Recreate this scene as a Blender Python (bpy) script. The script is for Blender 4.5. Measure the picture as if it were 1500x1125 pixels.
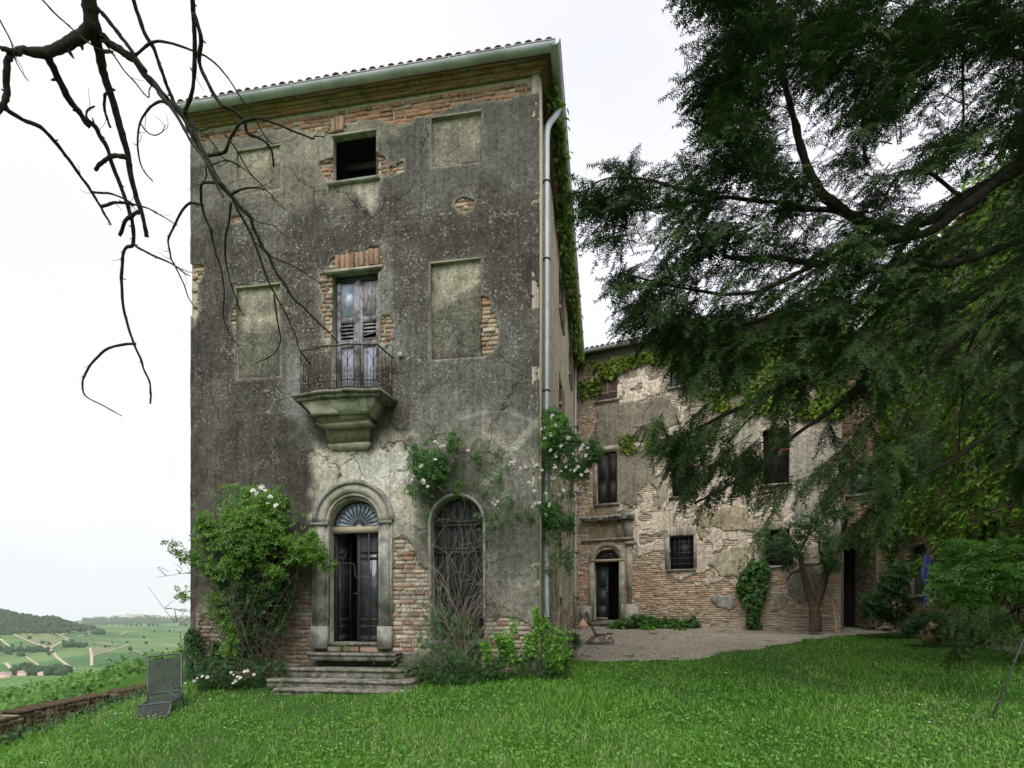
import bpy, math, random
import numpy as np
from mathutils import Vector, Matrix

sc = bpy.context.scene
for _o in list(bpy.data.objects):
    bpy.data.objects.remove(_o)
COL = sc.collection
random.seed(7)
rng = np.random.default_rng(7)
PI = math.pi
FPX = 820.0          # focal length in photograph pixels (1500 wide)
HOR = 905.0          # horizon row
EYE = 1.6

# ---------------------------------------------------------------- camera
cam_d = bpy.data.cameras.new('camera')
cam = bpy.data.objects.new('camera', cam_d)
COL.objects.link(cam)
cam.location = (0, 0, EYE)
cam.rotation_euler = (PI / 2, 0, 0)
cam_d.sensor_width = 36.0
cam_d.lens = FPX / 1500 * 36.0
cam_d.shift_y = (HOR - 562.5) / 1500
cam_d.clip_start = 0.05
cam_d.clip_end = 20000
sc.camera = cam

# ---------------------------------------------------------------- world: overcast sky
SUN_EL, SUN_AZ = math.radians(52), math.radians(190)      # azimuth clockwise from +Y
world = bpy.data.worlds.new('World')
sc.world = world
world.use_nodes = True
wn = world.node_tree.nodes
wl = world.node_tree.links
wn.clear()
w_out = wn.new('ShaderNodeOutputWorld')
sky = wn.new('ShaderNodeTexSky')
sky.sky_type = 'NISHITA'
sky.sun_disc = False
sky.sun_elevation = SUN_EL
sky.sun_rotation = SUN_AZ
bg1 = wn.new('ShaderNodeBackground')
bg1.inputs['Strength'].default_value = 0.05
wl.new(sky.outputs[0], bg1.inputs['Color'])
tc = wn.new('ShaderNodeTexCoord')
mp = wn.new('ShaderNodeMapping')
mp.inputs['Scale'].default_value = (1.0, 1.0, 2.2)
wl.new(tc.outputs['Generated'], mp.inputs[0])
cn = wn.new('ShaderNodeTexNoise')
cn.inputs['Scale'].default_value = 1.6
cn.inputs['Detail'].default_value = 5
cn.inputs['Roughness'].default_value = 0.5
wl.new(mp.outputs[0], cn.inputs['Vector'])
cr = wn.new('ShaderNodeValToRGB')
cr.color_ramp.elements[0].position = 0.3
cr.color_ramp.elements[0].color = (0.57, 0.575, 0.615, 1)
cr.color_ramp.elements[1].position = 0.62
cr.color_ramp.elements[1].color = (0.67, 0.67, 0.71, 1)
wl.new(cn.outputs['Fac'], cr.inputs[0])
bg2 = wn.new('ShaderNodeBackground')
bg2.inputs['Strength'].default_value = 0.885
wl.new(cr.outputs[0], bg2.inputs['Color'])
mx = wn.new('ShaderNodeMixShader')
mx.inputs[0].default_value = 0.93
wl.new(bg1.outputs[0], mx.inputs[1])
wl.new(bg2.outputs[0], mx.inputs[2])
wl.new(mx.outputs[0], w_out.inputs[0])

sun_d = bpy.data.lights.new('sun', 'SUN')
sun_d.energy = 1.5
sun_d.angle = math.radians(55)
sun_d.color = (1.0, 0.965, 0.91)
sun = bpy.data.objects.new('sun', sun_d)
COL.objects.link(sun)
_sd = Vector((math.sin(SUN_AZ) * math.cos(SUN_EL), math.cos(SUN_AZ) * math.cos(SUN_EL), math.sin(SUN_EL)))
sun.rotation_euler = _sd.to_track_quat('Z', 'Y').to_euler()

sc.view_settings.view_transform = 'Standard'
sc.view_settings.look = 'None'
sc.view_settings.gamma = 1.0
sc.view_settings.use_curve_mapping = False
sc.view_settings.exposure = 0.95
sc.render.engine = 'CYCLES'
sc.cycles.max_bounces = 6
sc.cycles.diffuse_bounces = 3
sc.cycles.volume_bounces = 1
sc.cycles.transparent_max_bounces = 8
sc.cycles.use_denoising = True

# ---------------------------------------------------------------- helpers
def empty(name, loc=(0, 0, 0), rz=0.0, label=None, cat=None, group=None):
    o = bpy.data.objects.new(name, None)
    COL.objects.link(o)
    o.location = loc
    o.rotation_euler = (0, 0, rz)
    tag(o, label, cat, group)
    return o

def tag(o, label=None, cat=None, group=None, kind=None):
    if label: o['label'] = label
    if cat: o['category'] = cat
    if group: o['group'] = group
    if kind: o['kind'] = kind
    return o

def mk(name, V, Fs, mats, parent=None, smooth=False, col=None, midx=None):
    """mesh object from numpy arrays; Fs is one (m,k) array or a list of them."""
    V = np.asarray(V, dtype=np.float32).reshape(-1, 3)
    if not isinstance(Fs, list):
        Fs = [Fs]
    Fs = [np.asarray(f, dtype=np.int32) for f in Fs if len(f)]
    me = bpy.data.meshes.new(name)
    me.vertices.add(len(V))
    me.vertices.foreach_set('co', V.ravel())
    loops = np.concatenate([f.ravel() for f in Fs])
    starts, p = [], 0
    for f in Fs:
        n, k = f.shape
        starts.append(p + np.arange(n) * k)
        p += n * k
    starts = np.concatenate(starts).astype(np.int32)
    me.loops.add(len(loops))
    me.loops.foreach_set('vertex_index', loops)
    me.polygons.add(len(starts))
    me.polygons.foreach_set('loop_start', starts)
    if not isinstance(mats, (list, tuple)):
        mats = [mats]
    for m in mats:
        me.materials.append(m)
    if midx is not None:
        me.polygons.foreach_set('material_index', np.asarray(midx, dtype=np.int32))
    if smooth:
        me.polygons.foreach_set('use_smooth', np.ones(len(starts), dtype=bool))
    if col:
        for nm, arr in col.items():
            a = me.attributes.new(nm, 'FLOAT_COLOR', 'POINT')
            a.data.foreach_set('color', np.asarray(arr, dtype=np.float32).ravel())
    me.update(calc_edges=True)
    me.validate()
    o = bpy.data.objects.new(name, me)
    COL.objects.link(o)
    if parent is not None:
        o.parent = parent
    return o

class Geo:
    def __init__(s):
        s.V, s.F, s.n = [], {}, 0
    def add(s, V, F):
        V = np.asarray(V, float).reshape(-1, 3)
        for f in (F if isinstance(F, list) and len(F) and isinstance(F[0], np.ndarray) else [np.asarray(F)]):
            s.F.setdefault(f.shape[1], []).append(f + s.n)
        s.V.append(V)
        s.n += len(V)
        return s
    def box(s, x0, x1, y0, y1, z0, z1, jit=0.0):
        V = np.array([[x, y, z] for z in (z0, z1) for y in (y0, y1) for x in (x0, x1)], float)
        if jit: V += rng.normal(0, jit, V.shape)
        return s.add(V, BOXF)
    def tube(s, pts, r, n=6, cap=True):
        V, F = tube_arr(pts, r, n)
        s.add(V, F)
        if cap:
            for ring, rev in ((np.arange(n), True), (len(V) - n + np.arange(n), False)):
                f = ring[::-1] if rev else ring
                s.F.setdefault(n, []).append((f + s.n - len(V))[None])
        return s
    def prism(s, poly, d0, d1, fn):
        """poly (k,2) extruded from d0 to d1; fn(a,b,d)->xyz"""
        poly = np.asarray(poly, float)
        k = len(poly)
        V = [fn(a, b, d0) for a, b in poly] + [fn(a, b, d1) for a, b in poly]
        i = np.arange(k); j = (i + 1) % k
        s.add(V, [np.stack([i, j, j + k, i + k], 1)])
        s.F.setdefault(k, []).append((i[::-1] + s.n - 2 * k)[None])
        s.F.setdefault(k, []).append((i + k + s.n - 2 * k)[None])
        return s
    def build(s, name, mat, parent=None, smooth=False, **kw):
        return mk(name, np.concatenate(s.V), [np.concatenate(f) for f in s.F.values()], mat, parent, smooth, **kw)

BOXF = np.array([[0, 2, 3, 1], [4, 5, 7, 6], [0, 1, 5, 4], [2, 6, 7, 3], [0, 4, 6, 2], [1, 3, 7, 5]])

def tube_arr(pts, r, n=6):
    P = np.asarray(pts, float)
    m = len(P)
    r = np.broadcast_to(np.asarray(r, float), (m,))
    T = np.gradient(P, axis=0)
    T /= np.linalg.norm(T, axis=1)[:, None] + 1e-9
    up = np.array([0, 0, 1.0]) if abs(T[:, 2]).mean() < 0.8 else np.array([1.0, 0.13, 0])
    A = np.cross(T, up); A /= np.linalg.norm(A, axis=1)[:, None] + 1e-9
    B = np.cross(T, A)
    th = np.arange(n) / n * 2 * PI
    V = P[:, None] + r[:, None, None] * (np.cos(th)[None, :, None] * A[:, None] + np.sin(th)[None, :, None] * B[:, None])
    i = np.arange(m - 1)[:, None] * n; k = np.arange(n)[None]; k2 = (k + 1) % n
    F = np.stack([i + k, i + k2, i + n + k2, i + n + k], -1).reshape(-1, 4)
    return V.reshape(-1, 3), F

def spline(pts, per=4):
    """Catmull-Rom through rows (any number of columns)."""
    P = np.asarray(pts, float)
    if len(P) < 3: return P
    Q = np.vstack([2 * P[0] - P[1], P, 2 * P[-1] - P[-2]])
    out = []
    for i in range(len(P) - 1):
        p0, p1, p2, p3 = Q[i:i + 4]
        for t in np.arange(per) / per:
            out.append(0.5 * (2 * p1 + (p2 - p0) * t + (2 * p0 - 5 * p1 + 4 * p2 - p3) * t * t + (3 * p1 - p0 - 3 * p2 + p3) * t ** 3))
    out.append(P[-1])
    return np.array(out)

_tab = np.random.default_rng(3).random((256, 256))
def vnoise(x, y, seed=0):
    x = np.asarray(x, float) + seed * 17.31; y = np.asarray(y, float) + seed * 7.77
    xi = np.floor(x).astype(int); yi = np.floor(y).astype(int)
    fx = x - xi; fy = y - yi
    fx = fx * fx * (3 - 2 * fx); fy = fy * fy * (3 - 2 * fy)
    a = _tab[xi & 255, yi & 255]; b = _tab[(xi + 1) & 255, yi & 255]
    c = _tab[xi & 255, (yi + 1) & 255]; d = _tab[(xi + 1) & 255, (yi + 1) & 255]
    return (a * (1 - fx) + b * fx) * (1 - fy) + (c * (1 - fx) + d * fx) * fy
def fbm(x, y, s=1.0, o=4, seed=0):
    """fractal noise in about -1..1"""
    v, amp, tot = 0, 1.0, 0
    for i in range(o):
        v = v + amp * (vnoise(x / s * 2 ** i, y / s * 2 ** i, seed + i) - .5) * 2
        tot += amp; amp *= .5
    return v / tot * 1.5
def sstep(a, b, x):
    t = np.clip((x - a) / (b - a), 0, 1)
    return t * t * (3 - 2 * t)

def poly_sdf(P, X, Y):
    """signed distance to polygon, positive inside"""
    P = np.asarray(P, float)
    X = np.asarray(X, float); Y = np.asarray(Y, float)
    d = np.full(X.shape, 1e9); ins = np.zeros(X.shape, bool)
    for i in range(len(P)):
        ax, ay = P[i]; bx, by = P[(i + 1) % len(P)]
        ex, ey = bx - ax, by - ay
        t = np.clip(((X - ax) * ex + (Y - ay) * ey) / (ex * ex + ey * ey + 1e-12), 0, 1)
        d = np.minimum(d, np.hypot(X - ax - t * ex, Y - ay - t * ey))
        if ay != by:
            c = ((ay > Y) != (by > Y)) & (X < (bx - ax) * (Y - ay) / (by - ay) + ax)
            ins ^= c
    return np.where(ins, d, -d)

def rect_sdf(x0, x1, z0, z1, X, Z):
    """positive inside"""
    dx = np.abs(X - (x0 + x1) / 2) - (x1 - x0) / 2
    dz = np.abs(Z - (z0 + z1) / 2) - (z1 - z0) / 2
    return -(np.hypot(np.maximum(dx, 0), np.maximum(dz, 0)) + np.minimum(np.maximum(dx, dz), 0))

def px(x, y, d):
    """the point at depth d seen at a pixel of the photograph"""
    return np.array([(x - 750) / FPX * d, d, EYE + (HOR - y) / FPX * d])
def pxs(x, y, d):
    x = np.asarray(x, float); y = np.asarray(y, float); d = np.asarray(d, float) + 0 * x
    return np.stack([(x - 750) / FPX * d, d, EYE + (HOR - y) / FPX * d], -1)

class Frame:
    """upright wall plane: ux along the wall (viewer's left to right), uy into the wall"""
    def __init__(s, O, ux):
        s.O = np.array([O[0], O[1], 0.0]); s.ux = np.array([ux[0], ux[1], 0.0]); s.ux /= np.linalg.norm(s.ux)
        s.uy = np.array([-s.ux[1], s.ux[0], 0.0])
        s.rz = math.atan2(s.ux[1], s.ux[0])
    def at(s, x, y, yl=0.0):
        """(along, z) where the pixel's ray meets the plane yl behind the wall face"""
        P = s.O + s.uy * yl
        r = np.array([(x - 750) / FPX, 1, (HOR - y) / FPX]); c = np.array([0, 0, EYE])
        t = ((P - c) @ s.uy) / (r @ s.uy); q = c + t * r
        return (q - s.O) @ s.ux, q[2]
    def poly(s, pts, yl=0.0):
        return np.array([s.at(a, b, yl) for a, b in pts])
    def rect(s, x0, x1, yt, yb):
        xc = (x0 + x1) / 2
        return s.at(x0, (yt + yb) / 2)[0], s.at(x1, (yt + yb) / 2)[0], s.at(xc, yb)[1], s.at(xc, yt)[1]
    def w(s, a, y, z):
        return s.O + s.ux * a + s.uy * y + np.array([0, 0, z])

TW = Frame((-6.721, 11.701), (.9865, -.1639))        # tower front, 7.33 m long
TWL = 7.333
WG = Frame((2.75, 22.5), (.914, -.405))              # courtyard wing front
WGL = 9.09
RW = Frame((13.35, 21.5), (-.155, -.988))            # wing along the right of the courtyard

# ground height
_gy = [-40, 0, 4, 6, 8, 10.5, 14, 22, 40, 80]
_gz = [-1.0, 0, .0, .08, .25, .55, .78, 1.27, 1.5, 1.5]
def zg(x, y):
    x = np.asarray(x, float); y = np.asarray(y, float)
    z = np.interp(y, _gy, _gz)
    z = z + .06 * np.minimum(x, 0) * np.clip((y + 4) / 8, 0, 1) - .22 * sstep(-5.8, -8.0, x) * sstep(13.0, 11.0, y)
    z = z + .02 * fbm(x, y, 2.5, 2, 5)
    out = np.maximum(0, -8.3 - x)
    return z - .10 * out - .0045 * out ** 2
def gp(x, y):
    """ground point under a pixel"""
    lo = np.arange(3, 60, .02)
    P = pxs(np.full(len(lo), x), np.full(len(lo), y), lo)
    k = np.argmax(P[:, 2] < zg(P[:, 0], P[:, 1]))
    return P[k]

def scatter(tv, tf, pos, X, Y, Z, s):
    """instances of a template as one mesh: X,Y,Z are (n,3) axes, s (n,) or (n,3) scales"""
    tv = np.asarray(tv, float); n = len(pos)
    s = np.asarray(s, float)
    if s.ndim == 1: s = np.repeat(s[:, None], 3, 1)
    V = pos[:, None] + tv[None, :, 0, None] * (X * s[:, :1])[:, None] + tv[None, :, 1, None] * (Y * s[:, 1:2])[:, None] + tv[None, :, 2, None] * (Z * s[:, 2:])[:, None]
    F = (np.asarray(tf)[None] + (np.arange(n) * len(tv))[:, None, None]).reshape(-1, np.asarray(tf).shape[1])
    return V.reshape(-1, 3), F
def unit(v):
    return v / (np.linalg.norm(v, axis=-1, keepdims=True) + 1e-9)
def basis(d, n0):
    """X along d, Z near n0"""
    X = unit(d); Y = unit(np.cross(n0, X)); Z = np.cross(X, Y)
    return X, Y, Z

# ---------------------------------------------------------------- materials
class NB:
    def __init__(s, name, rough=.85, spec=.2):
        s.m = bpy.data.materials.new(name); s.m.use_nodes = True
        s.t = s.m.node_tree; s.n = s.t.nodes; s.l = s.t.links
        s.b = s.n['Principled BSDF']
        s.b.inputs['Roughness'].default_value = rough
        s.b.inputs['Specular IOR Level'].default_value = spec
        s.out = s.n['Material Output']
        s._co = None
    def new(s, t, **kw):
        n = s.n.new(t)
        for k, v in kw.items(): setattr(n, k, v)
        return n
    def co(s):
        if s._co is None: s._co = s.new('ShaderNodeTexCoord').outputs['Object']
        return s._co
    def set(s, sock, v):
        if hasattr(v, 'is_output') or isinstance(v, bpy.types.NodeSocket): s.l.new(v, sock)
        elif isinstance(v, (tuple, list)) and len(v) == 3 and sock.type == 'RGBA': sock.default_value = (*v, 1)
        else: sock.default_value = v
    def noise(s, scale, detail=4, rough=.55, vec=None, stretch=None, dist=0):
        n = s.new('ShaderNodeTexNoise')
        n.inputs['Scale'].default_value = scale; n.inputs['Detail'].default_value = detail; n.inputs['Roughness'].default_value = rough
        n.inputs['Distortion'].default_value = dist
        v = vec or s.co()
        if stretch:
            mp = s.new('ShaderNodeMapping'); mp.inputs['Scale'].default_value = stretch; s.l.new(v, mp.inputs[0]); v = mp.outputs[0]
        s.l.new(v, n.inputs['Vector'])
        return n.outputs['Fac']
    def voro(s, scale, feature='F1', vec=None, out='Distance', rand=1.0):
        n = s.new('ShaderNodeTexVoronoi', feature=feature)
        n.inputs['Scale'].default_value = scale; n.inputs['Randomness'].default_value = rand
        s.l.new(vec or s.co(), n.inputs['Vector'])
        return n.outputs[out]
    def ramp(s, fac, stops):
        n = s.new('ShaderNodeValToRGB'); e = n.color_ramp.elements
        col4 = lambda c: (*c, 1) if isinstance(c, (tuple, list)) else (c, c, c, 1)
        e[0].position = stops[0][0]; e[0].color = col4(stops[0][1])
        e[1].position = stops[-1][0]; e[1].color = col4(stops[-1][1])
        for p, c in stops[1:-1]:
            q = e.new(p); q.color = col4(c)
        s.l.new(fac, n.inputs[0])
        return n.outputs['Color']
    def mix(s, fac, a, b, mode='MIX'):
        n = s.new('ShaderNodeMix', data_type='RGBA', blend_type=mode)
        s.set(n.inputs['Factor'], fac); s.set(n.inputs['A'], a); s.set(n.inputs['B'], b)
        return n.outputs['Result']
    def math(s, op, a, b=0.0, clamp=False):
        n = s.new('ShaderNodeMath', operation=op); n.use_clamp = clamp
        s.set(n.inputs[0], a); s.set(n.inputs[1], b)
        return n.outputs[0]
    def attr(s, name, out='Color'):
        n = s.new('ShaderNodeAttribute'); n.attribute_name = name
        return n.outputs[out]
    def island(s):
        return s.new('ShaderNodeNewGeometry').outputs['Random Per Island']
    def objinfo(s, out='Random'):
        return s.new('ShaderNodeObjectInfo').outputs[out]
    def color(s, c):
        s.set(s.b.inputs['Base Color'], c); return s
    def bump(s, h, strength=.5, dist=.02):
        n = s.new('ShaderNodeBump'); n.inputs['Strength'].default_value = strength; n.inputs['Distance'].default_value = dist
        s.l.new(h, n.inputs['Height']); s.l.new(n.outputs[0], s.b.inputs['Normal'])
        return s

def simple(name, c1, c2, scale=8, rough=.8, spec=.2, metal=0, bump=.3, stretch=None, dirt=None):
    b = NB(name, rough, spec)
    f = b.noise(scale, 5, .6, stretch=stretch)
    c = b.ramp(f, [(.3, c1), (.7, c2)])
    if dirt:
        f2 = b.noise(scale * .35, 4, .65)
        c = b.mix(b.ramp(f2, [(.45, 0.0), (.62, 1.0)]), c, dirt)
    b.color(c); b.b.inputs['Metallic'].default_value = metal
    if bump: b.bump(b.noise(scale * 4, 3), bump, .01)
    return b.m

def leafmat(name, cols, trans=.35, rough=.45, spec=.3, big=None):
    """foliage: colour differs per leaf, thin and a little translucent"""
    b = NB(name, rough, spec)
    k = len(cols)
    c = b.ramp(b.island(), [(i / max(1, k - 1), q) for i, q in enumerate(cols)])
    if big:
        f = b.noise(big[0], 2)
        c = b.mix(b.ramp(f, [(.38, 0.0), (.65, 1.0)]), c, b.mix(1.0, c, big[1], 'MULTIPLY'))
    b.color(c)
    tr = b.new('ShaderNodeBsdfTranslucent'); b.l.new(c, tr.inputs[0])
    m = b.new('ShaderNodeMixShader'); m.inputs[0].default_value = trans
    b.l.new(b.b.outputs[0], m.inputs[1]); b.l.new(tr.outputs[0], m.inputs[2]); b.l.new(m.outputs[0], b.out.inputs[0])
    return b.m

def m_plaster():
    b = NB('weathered_render', .95, .1)
    tint = b.attr('tint'); lich = b.attr('tint', 'Alpha')
    n1 = b.noise(9, 8, .7); n2 = b.noise(36, 5, .8); n3 = b.noise(2.2, 5, .6)
    c = b.mix(1.0, tint, b.ramp(n1, [(.28, .42), (.5, 1.0), (.75, 1.55)]), 'MULTIPLY')
    c = b.mix(1.0, c, b.ramp(n2, [(.25, .35), (.5, 1.0), (.75, 1.65)]), 'MULTIPLY')
    c = b.mix(1.0, c, b.ramp(n3, [(.3, .8), (.7, 1.18)]), 'MULTIPLY')
    sp = b.noise(19, 4, .8); sp2 = b.noise(3, 4, .7)
    k = b.math('MULTIPLY', b.math('SUBTRACT', b.math('ADD', sp, b.math('MULTIPLY', sp2, .40)), .762), 16, True)
    k = b.math('MULTIPLY', k, lich, True)
    c = b.mix(b.math('MULTIPLY', k, .85), c, (.50, .49, .46))
    pit = b.voro(38)
    c = b.mix(b.ramp(pit, [(.06, .55), (.2, 0.0)]), c, (.05, .045, .04))
    # fine wandering cracks in the render
    wv = b.new('ShaderNodeTexNoise'); wv.inputs['Scale'].default_value = 2.5; wv.inputs['Detail'].default_value = 5; b.l.new(b.co(), wv.inputs['Vector'])
    va = b.new('ShaderNodeVectorMath', operation='MULTIPLY_ADD'); va.inputs[1].default_value = (.7, .7, .7)
    b.l.new(wv.outputs['Color'], va.inputs[0]); b.l.new(b.co(), va.inputs[2])
    ce = b.voro(.75, 'DISTANCE_TO_EDGE', vec=va.outputs[0])
    ck = b.math('MULTIPLY', b.ramp(ce, [(.004, 1.0), (.012, 0.0)]), b.ramp(b.noise(.55, 2), [(.5, 0.0), (.56, .8)]))
    c = b.mix(ck, c, (.03, .026, .022))
    # rain streaks
    sk = b.noise(2.2, 4, .6, stretch=(5, 5, .22))
    c = b.mix(1.0, c, b.ramp(sk, [(.36, .78), (.52, 1.0), (.7, 1.06)]), 'MULTIPLY')
    b.color(c)
    b.bump(b.math('SUBTRACT', b.math('ADD', b.math('ADD', n2, n1), b.math('MULTIPLY', k, .5)), ck), .7, .015)
    return b.m

def m_brick(src, name):
    b = NB(name, .92, .1)
    tint = b.attr('tint') if src == 'attr' else b.objinfo('Color')
    rnd = b.island() if src == 'attr' else b.objinfo('Random')
    c = b.mix(1.0, tint, b.ramp(rnd, [(0, .62), (.5, 1.0), (1, 1.35)]), 'MULTIPLY')
    geo = b.new('ShaderNodeNewGeometry').outputs['Position']
    n1 = b.noise(22, 5, .7, vec=geo); n2 = b.noise(90, 3, .6, vec=geo)
    c = b.mix(b.ramp(n1, [(.42, 0.0), (.62, .58)]), c, (.46, .41, .33))
    c = b.mix(1.0, c, b.ramp(n2, [(.25, .6), (.7, 1.25)]), 'MULTIPLY')
    b.color(c); b.bump(b.math('ADD', n1, n2), .8, .012)
    return b.m

MAT = {}
MAT['plaster'] = m_plaster()
MAT['brick'] = m_brick('obj', 'old_brick')
MAT['brick_mass'] = m_brick('attr', 'old_brick_mass')
MAT['mortar'] = simple('lime_mortar', (.36, .32, .25), (.54, .49, .40), 14, .95, .1, bump=.8)
MAT['mortar_dark'] = simple('earthy_mortar', (.15, .125, .09), (.33, .28, .20), 14, .95, .1, bump=.8)
MAT['stone'] = simple('grey_stone', (.25, .245, .22), (.42, .41, .36), 10, .9, .15, bump=.7, dirt=(.17, .165, .14))
MAT['stone_pale'] = simple('pale_stone', (.34, .32, .26), (.48, .45, .37), 9, .9, .15, bump=.7, dirt=(.24, .22, .17))
MAT['stone_step'] = simple('lichened_step_stone', (.13, .125, .105), (.30, .29, .25), 16, .92, .1, bump=.9, dirt=(.09, .085, .06))
MAT['corbel'] = simple('green_stained_plaster', (.38, .36, .28), (.56, .52, .43), 6, .92, .1, bump=.5, dirt=(.25, .26, .17))
MAT['corbel_raw'] = simple('bare_corbel_core', (.09, .085, .05), (.19, .175, .10), 12, .95, .1, bump=1.0)
MAT['iron'] = simple('rusty_iron', (.022, .018, .016), (.075, .042, .03), 30, .7, .3, bump=.3)
MAT['iron_dark'] = simple('dark_iron', (.03, .03, .032), (.06, .058, .055), 30, .6, .35, bump=.2)
MAT['iron_red'] = simple('red_painted_iron', (.38, .03, .04), (.55, .06, .07), 20, .6, .3, bump=0)
MAT['zinc'] = simple('zinc_gutter', (.50, .50, .56), (.61, .61, .67), 4, .55, .35, metal=.1, bump=.05, dirt=(.42, .43, .46))
MAT['zinc_pale'] = simple('pale_zinc_pipe', (.45, .49, .52), (.60, .64, .67), 4, .5, .4, metal=.3, bump=.05)
MAT['wood_grey'] = simple('weathered_grey_paint', (.16, .155, .16), (.46, .45, .48), 12, .85, .15, bump=.6, stretch=(4, 4, .5), dirt=(.10, .09, .085))
MAT['wood_brown'] = simple('worn_brown_shutter', (.10, .07, .055), (.24, .18, .15), 9, .85, .15, bump=.5, stretch=(4, 4, .5))
MAT['wood_dark'] = simple('dark_wood', (.022, .019, .017), (.05, .045, .04), 12, .6, .3, bump=.3, stretch=(4, 4, .5))
MAT['wood_bluegrey'] = simple('blue_black_door_paint', (.018, .024, .028), (.045, .055, .06), 12, .5, .4, bump=.2, stretch=(4, 4, .5))
MAT['wood_pale'] = simple('pale_beam', (.33, .28, .19), (.46, .40, .28), 12, .8, .2, bump=.4, stretch=(.6, 4, 4))
MAT['stick'] = simple('peeled_stick', (.40, .28, .15), (.56, .42, .25), 15, .8, .2, bump=.2)
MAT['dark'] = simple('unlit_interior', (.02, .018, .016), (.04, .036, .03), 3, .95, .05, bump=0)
MAT['blue_panel'] = simple('blue_grey_panel_paint', (.27, .29, .36), (.36, .38, .46), 5, .6, .3, bump=.1, dirt=(.22, .23, .28))
MAT['terracotta'] = simple('pale_terracotta', (.5, .3, .2), (.62, .42, .3), 12, .9, .1, bump=.3)
MAT['bark'] = simple('dark_bark', (.012, .010, .008), (.075, .068, .052), 28, .92, .1, bump=1.0, dirt=(.035, .034, .024))
MAT['bark_yew'] = simple('yew_bark', (.018, .015, .012), (.05, .042, .034), 9, .9, .1, bump=1.0)
MAT['bark_grey'] = simple('grey_brown_bark', (.06, .05, .038), (.14, .12, .09), 10, .92, .1, bump=1.0)
MAT['stem'] = simple('bare_rose_stem', (.10, .088, .07), (.28, .25, .20), 10, .9, .1, bump=.3)
MAT['stem_green'] = simple('green_stem', (.06, .09, .03), (.12, .13, .06), 10, .9, .1, bump=.2)
MAT['boulder'] = simple('brown_boulder', (.22, .15, .09), (.34, .25, .17), 5, .9, .1, bump=.8)
MAT['cloth_blue'] = simple('blue_cloth', (.06, .07, .24), (.10, .11, .33), 10, .9, .1, bump=.2)

def m_tile():
    b = NB('old_roof_tile', .9, .15)
    c = b.ramp(b.objinfo('Random'), [(0, (.09, .07, .06)), (.35, (.16, .095, .07)), (.7, (.25, .12, .085)), (1, (.14, .12, .10))])
    n = b.noise(11, 5, .7, vec=b.new('ShaderNodeNewGeometry').outputs['Position'])
    c = b.mix(b.ramp(n, [(.45, 0.0), (.6, .8)]), c, (.075, .072, .06))
    b.color(c); b.bump(n, .5, .01)
    return b.m
MAT['tile'] = m_tile()

def m_glass(name, tint=(.03, .035, .04), rough=.08):
    b = NB(name, rough, .9)
    n = b.noise(5, 3)
    b.color(b.ramp(n, [(.3, tint), (.7, tuple(min(1, q * 2.2) for q in tint))]))
    b.bump(b.noise(2.5, 2), .04, .02)
    return b.m
MAT['glass'] = m_glass('old_window_glass')
MAT['glass_dark'] = simple('unlit_glass', (.008, .009, .01), (.022, .023, .024), 4, .35, .35, bump=0)
MAT['glass_pale'] = m_glass('dusty_blue_glass', (.21, .25, .32), .25)

def m_fabric():
    b = NB('grey_mesh_fabric', .8, .2)
    b.color(b.ramp(b.noise(60, 3), [(.3, (.028, .03, .032)), (.7, (.065, .065, .07))]))
    tr = b.new('ShaderNodeBsdfTransparent'); m = b.new('ShaderNodeMixShader')
    w = b.new('ShaderNodeTexVoronoi'); w.inputs['Scale'].default_value = 160; w.inputs['Randomness'].default_value = .15
    b.l.new(b.co(), w.inputs['Vector'])
    b.l.new(b.ramp(w.outputs['Distance'], [(.28, .75), (.48, .06)]), m.inputs[0])
    b.l.new(b.b.outputs[0], m.inputs[1]); b.l.new(tr.outputs[0], m.inputs[2]); b.l.new(m.outputs[0], b.out.inputs[0])
    return b.m
MAT['fabric'] = m_fabric()

def m_gravel():
    b = NB('courtyard_gravel', .95, .1)
    v = b.voro(38, out='Color'); d = b.voro(38)
    sep = b.new('ShaderNodeSeparateColor'); b.l.new(v, sep.inputs[0])
    c = b.ramp(sep.outputs[0], [(0, (.28, .25, .205)), (.4, (.45, .41, .34)), (.75, (.57, .52, .44)), (1, (.68, .63, .55))])
    c = b.mix(b.ramp(d, [(.25, 0.0), (.6, .5)]), c, (.10, .085, .065))
    n = b.noise(.7, 5, .6)
    c = b.mix(b.ramp(n, [(.42, 0.0), (.7, .55)]), c, (.17, .165, .10))
    b.color(c); b.bump(b.math('SUBTRACT', 1.0, d), .8, .02)
    return b.m
MAT['gravel'] = m_gravel()
def m_soil():
    b = NB('lawn_soil', .95, .1)
    n = b.noise(3, 6, .65); n2 = b.noise(40, 4, .6)
    c = b.ramp(n, [(.3, (.030, .075, .014)), (.7, (.05, .125, .022))])
    c = b.mix(1.0, c, b.ramp(n2, [(.3, .6), (.7, 1.3)]), 'MULTIPLY')
    b.color(c); b.bump(n2, .8, .03)
    return b.m
MAT['soil'] = m_soil()
MAT['earth'] = simple('trodden_earth', (.10, .08, .055), (.19, .16, .11), 4, .95, .1, bump=.6)
MAT['track'] = simple('pale_dirt_track', (.40, .35, .25), (.50, .44, .33), .05, .95, .1, bump=0)

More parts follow.
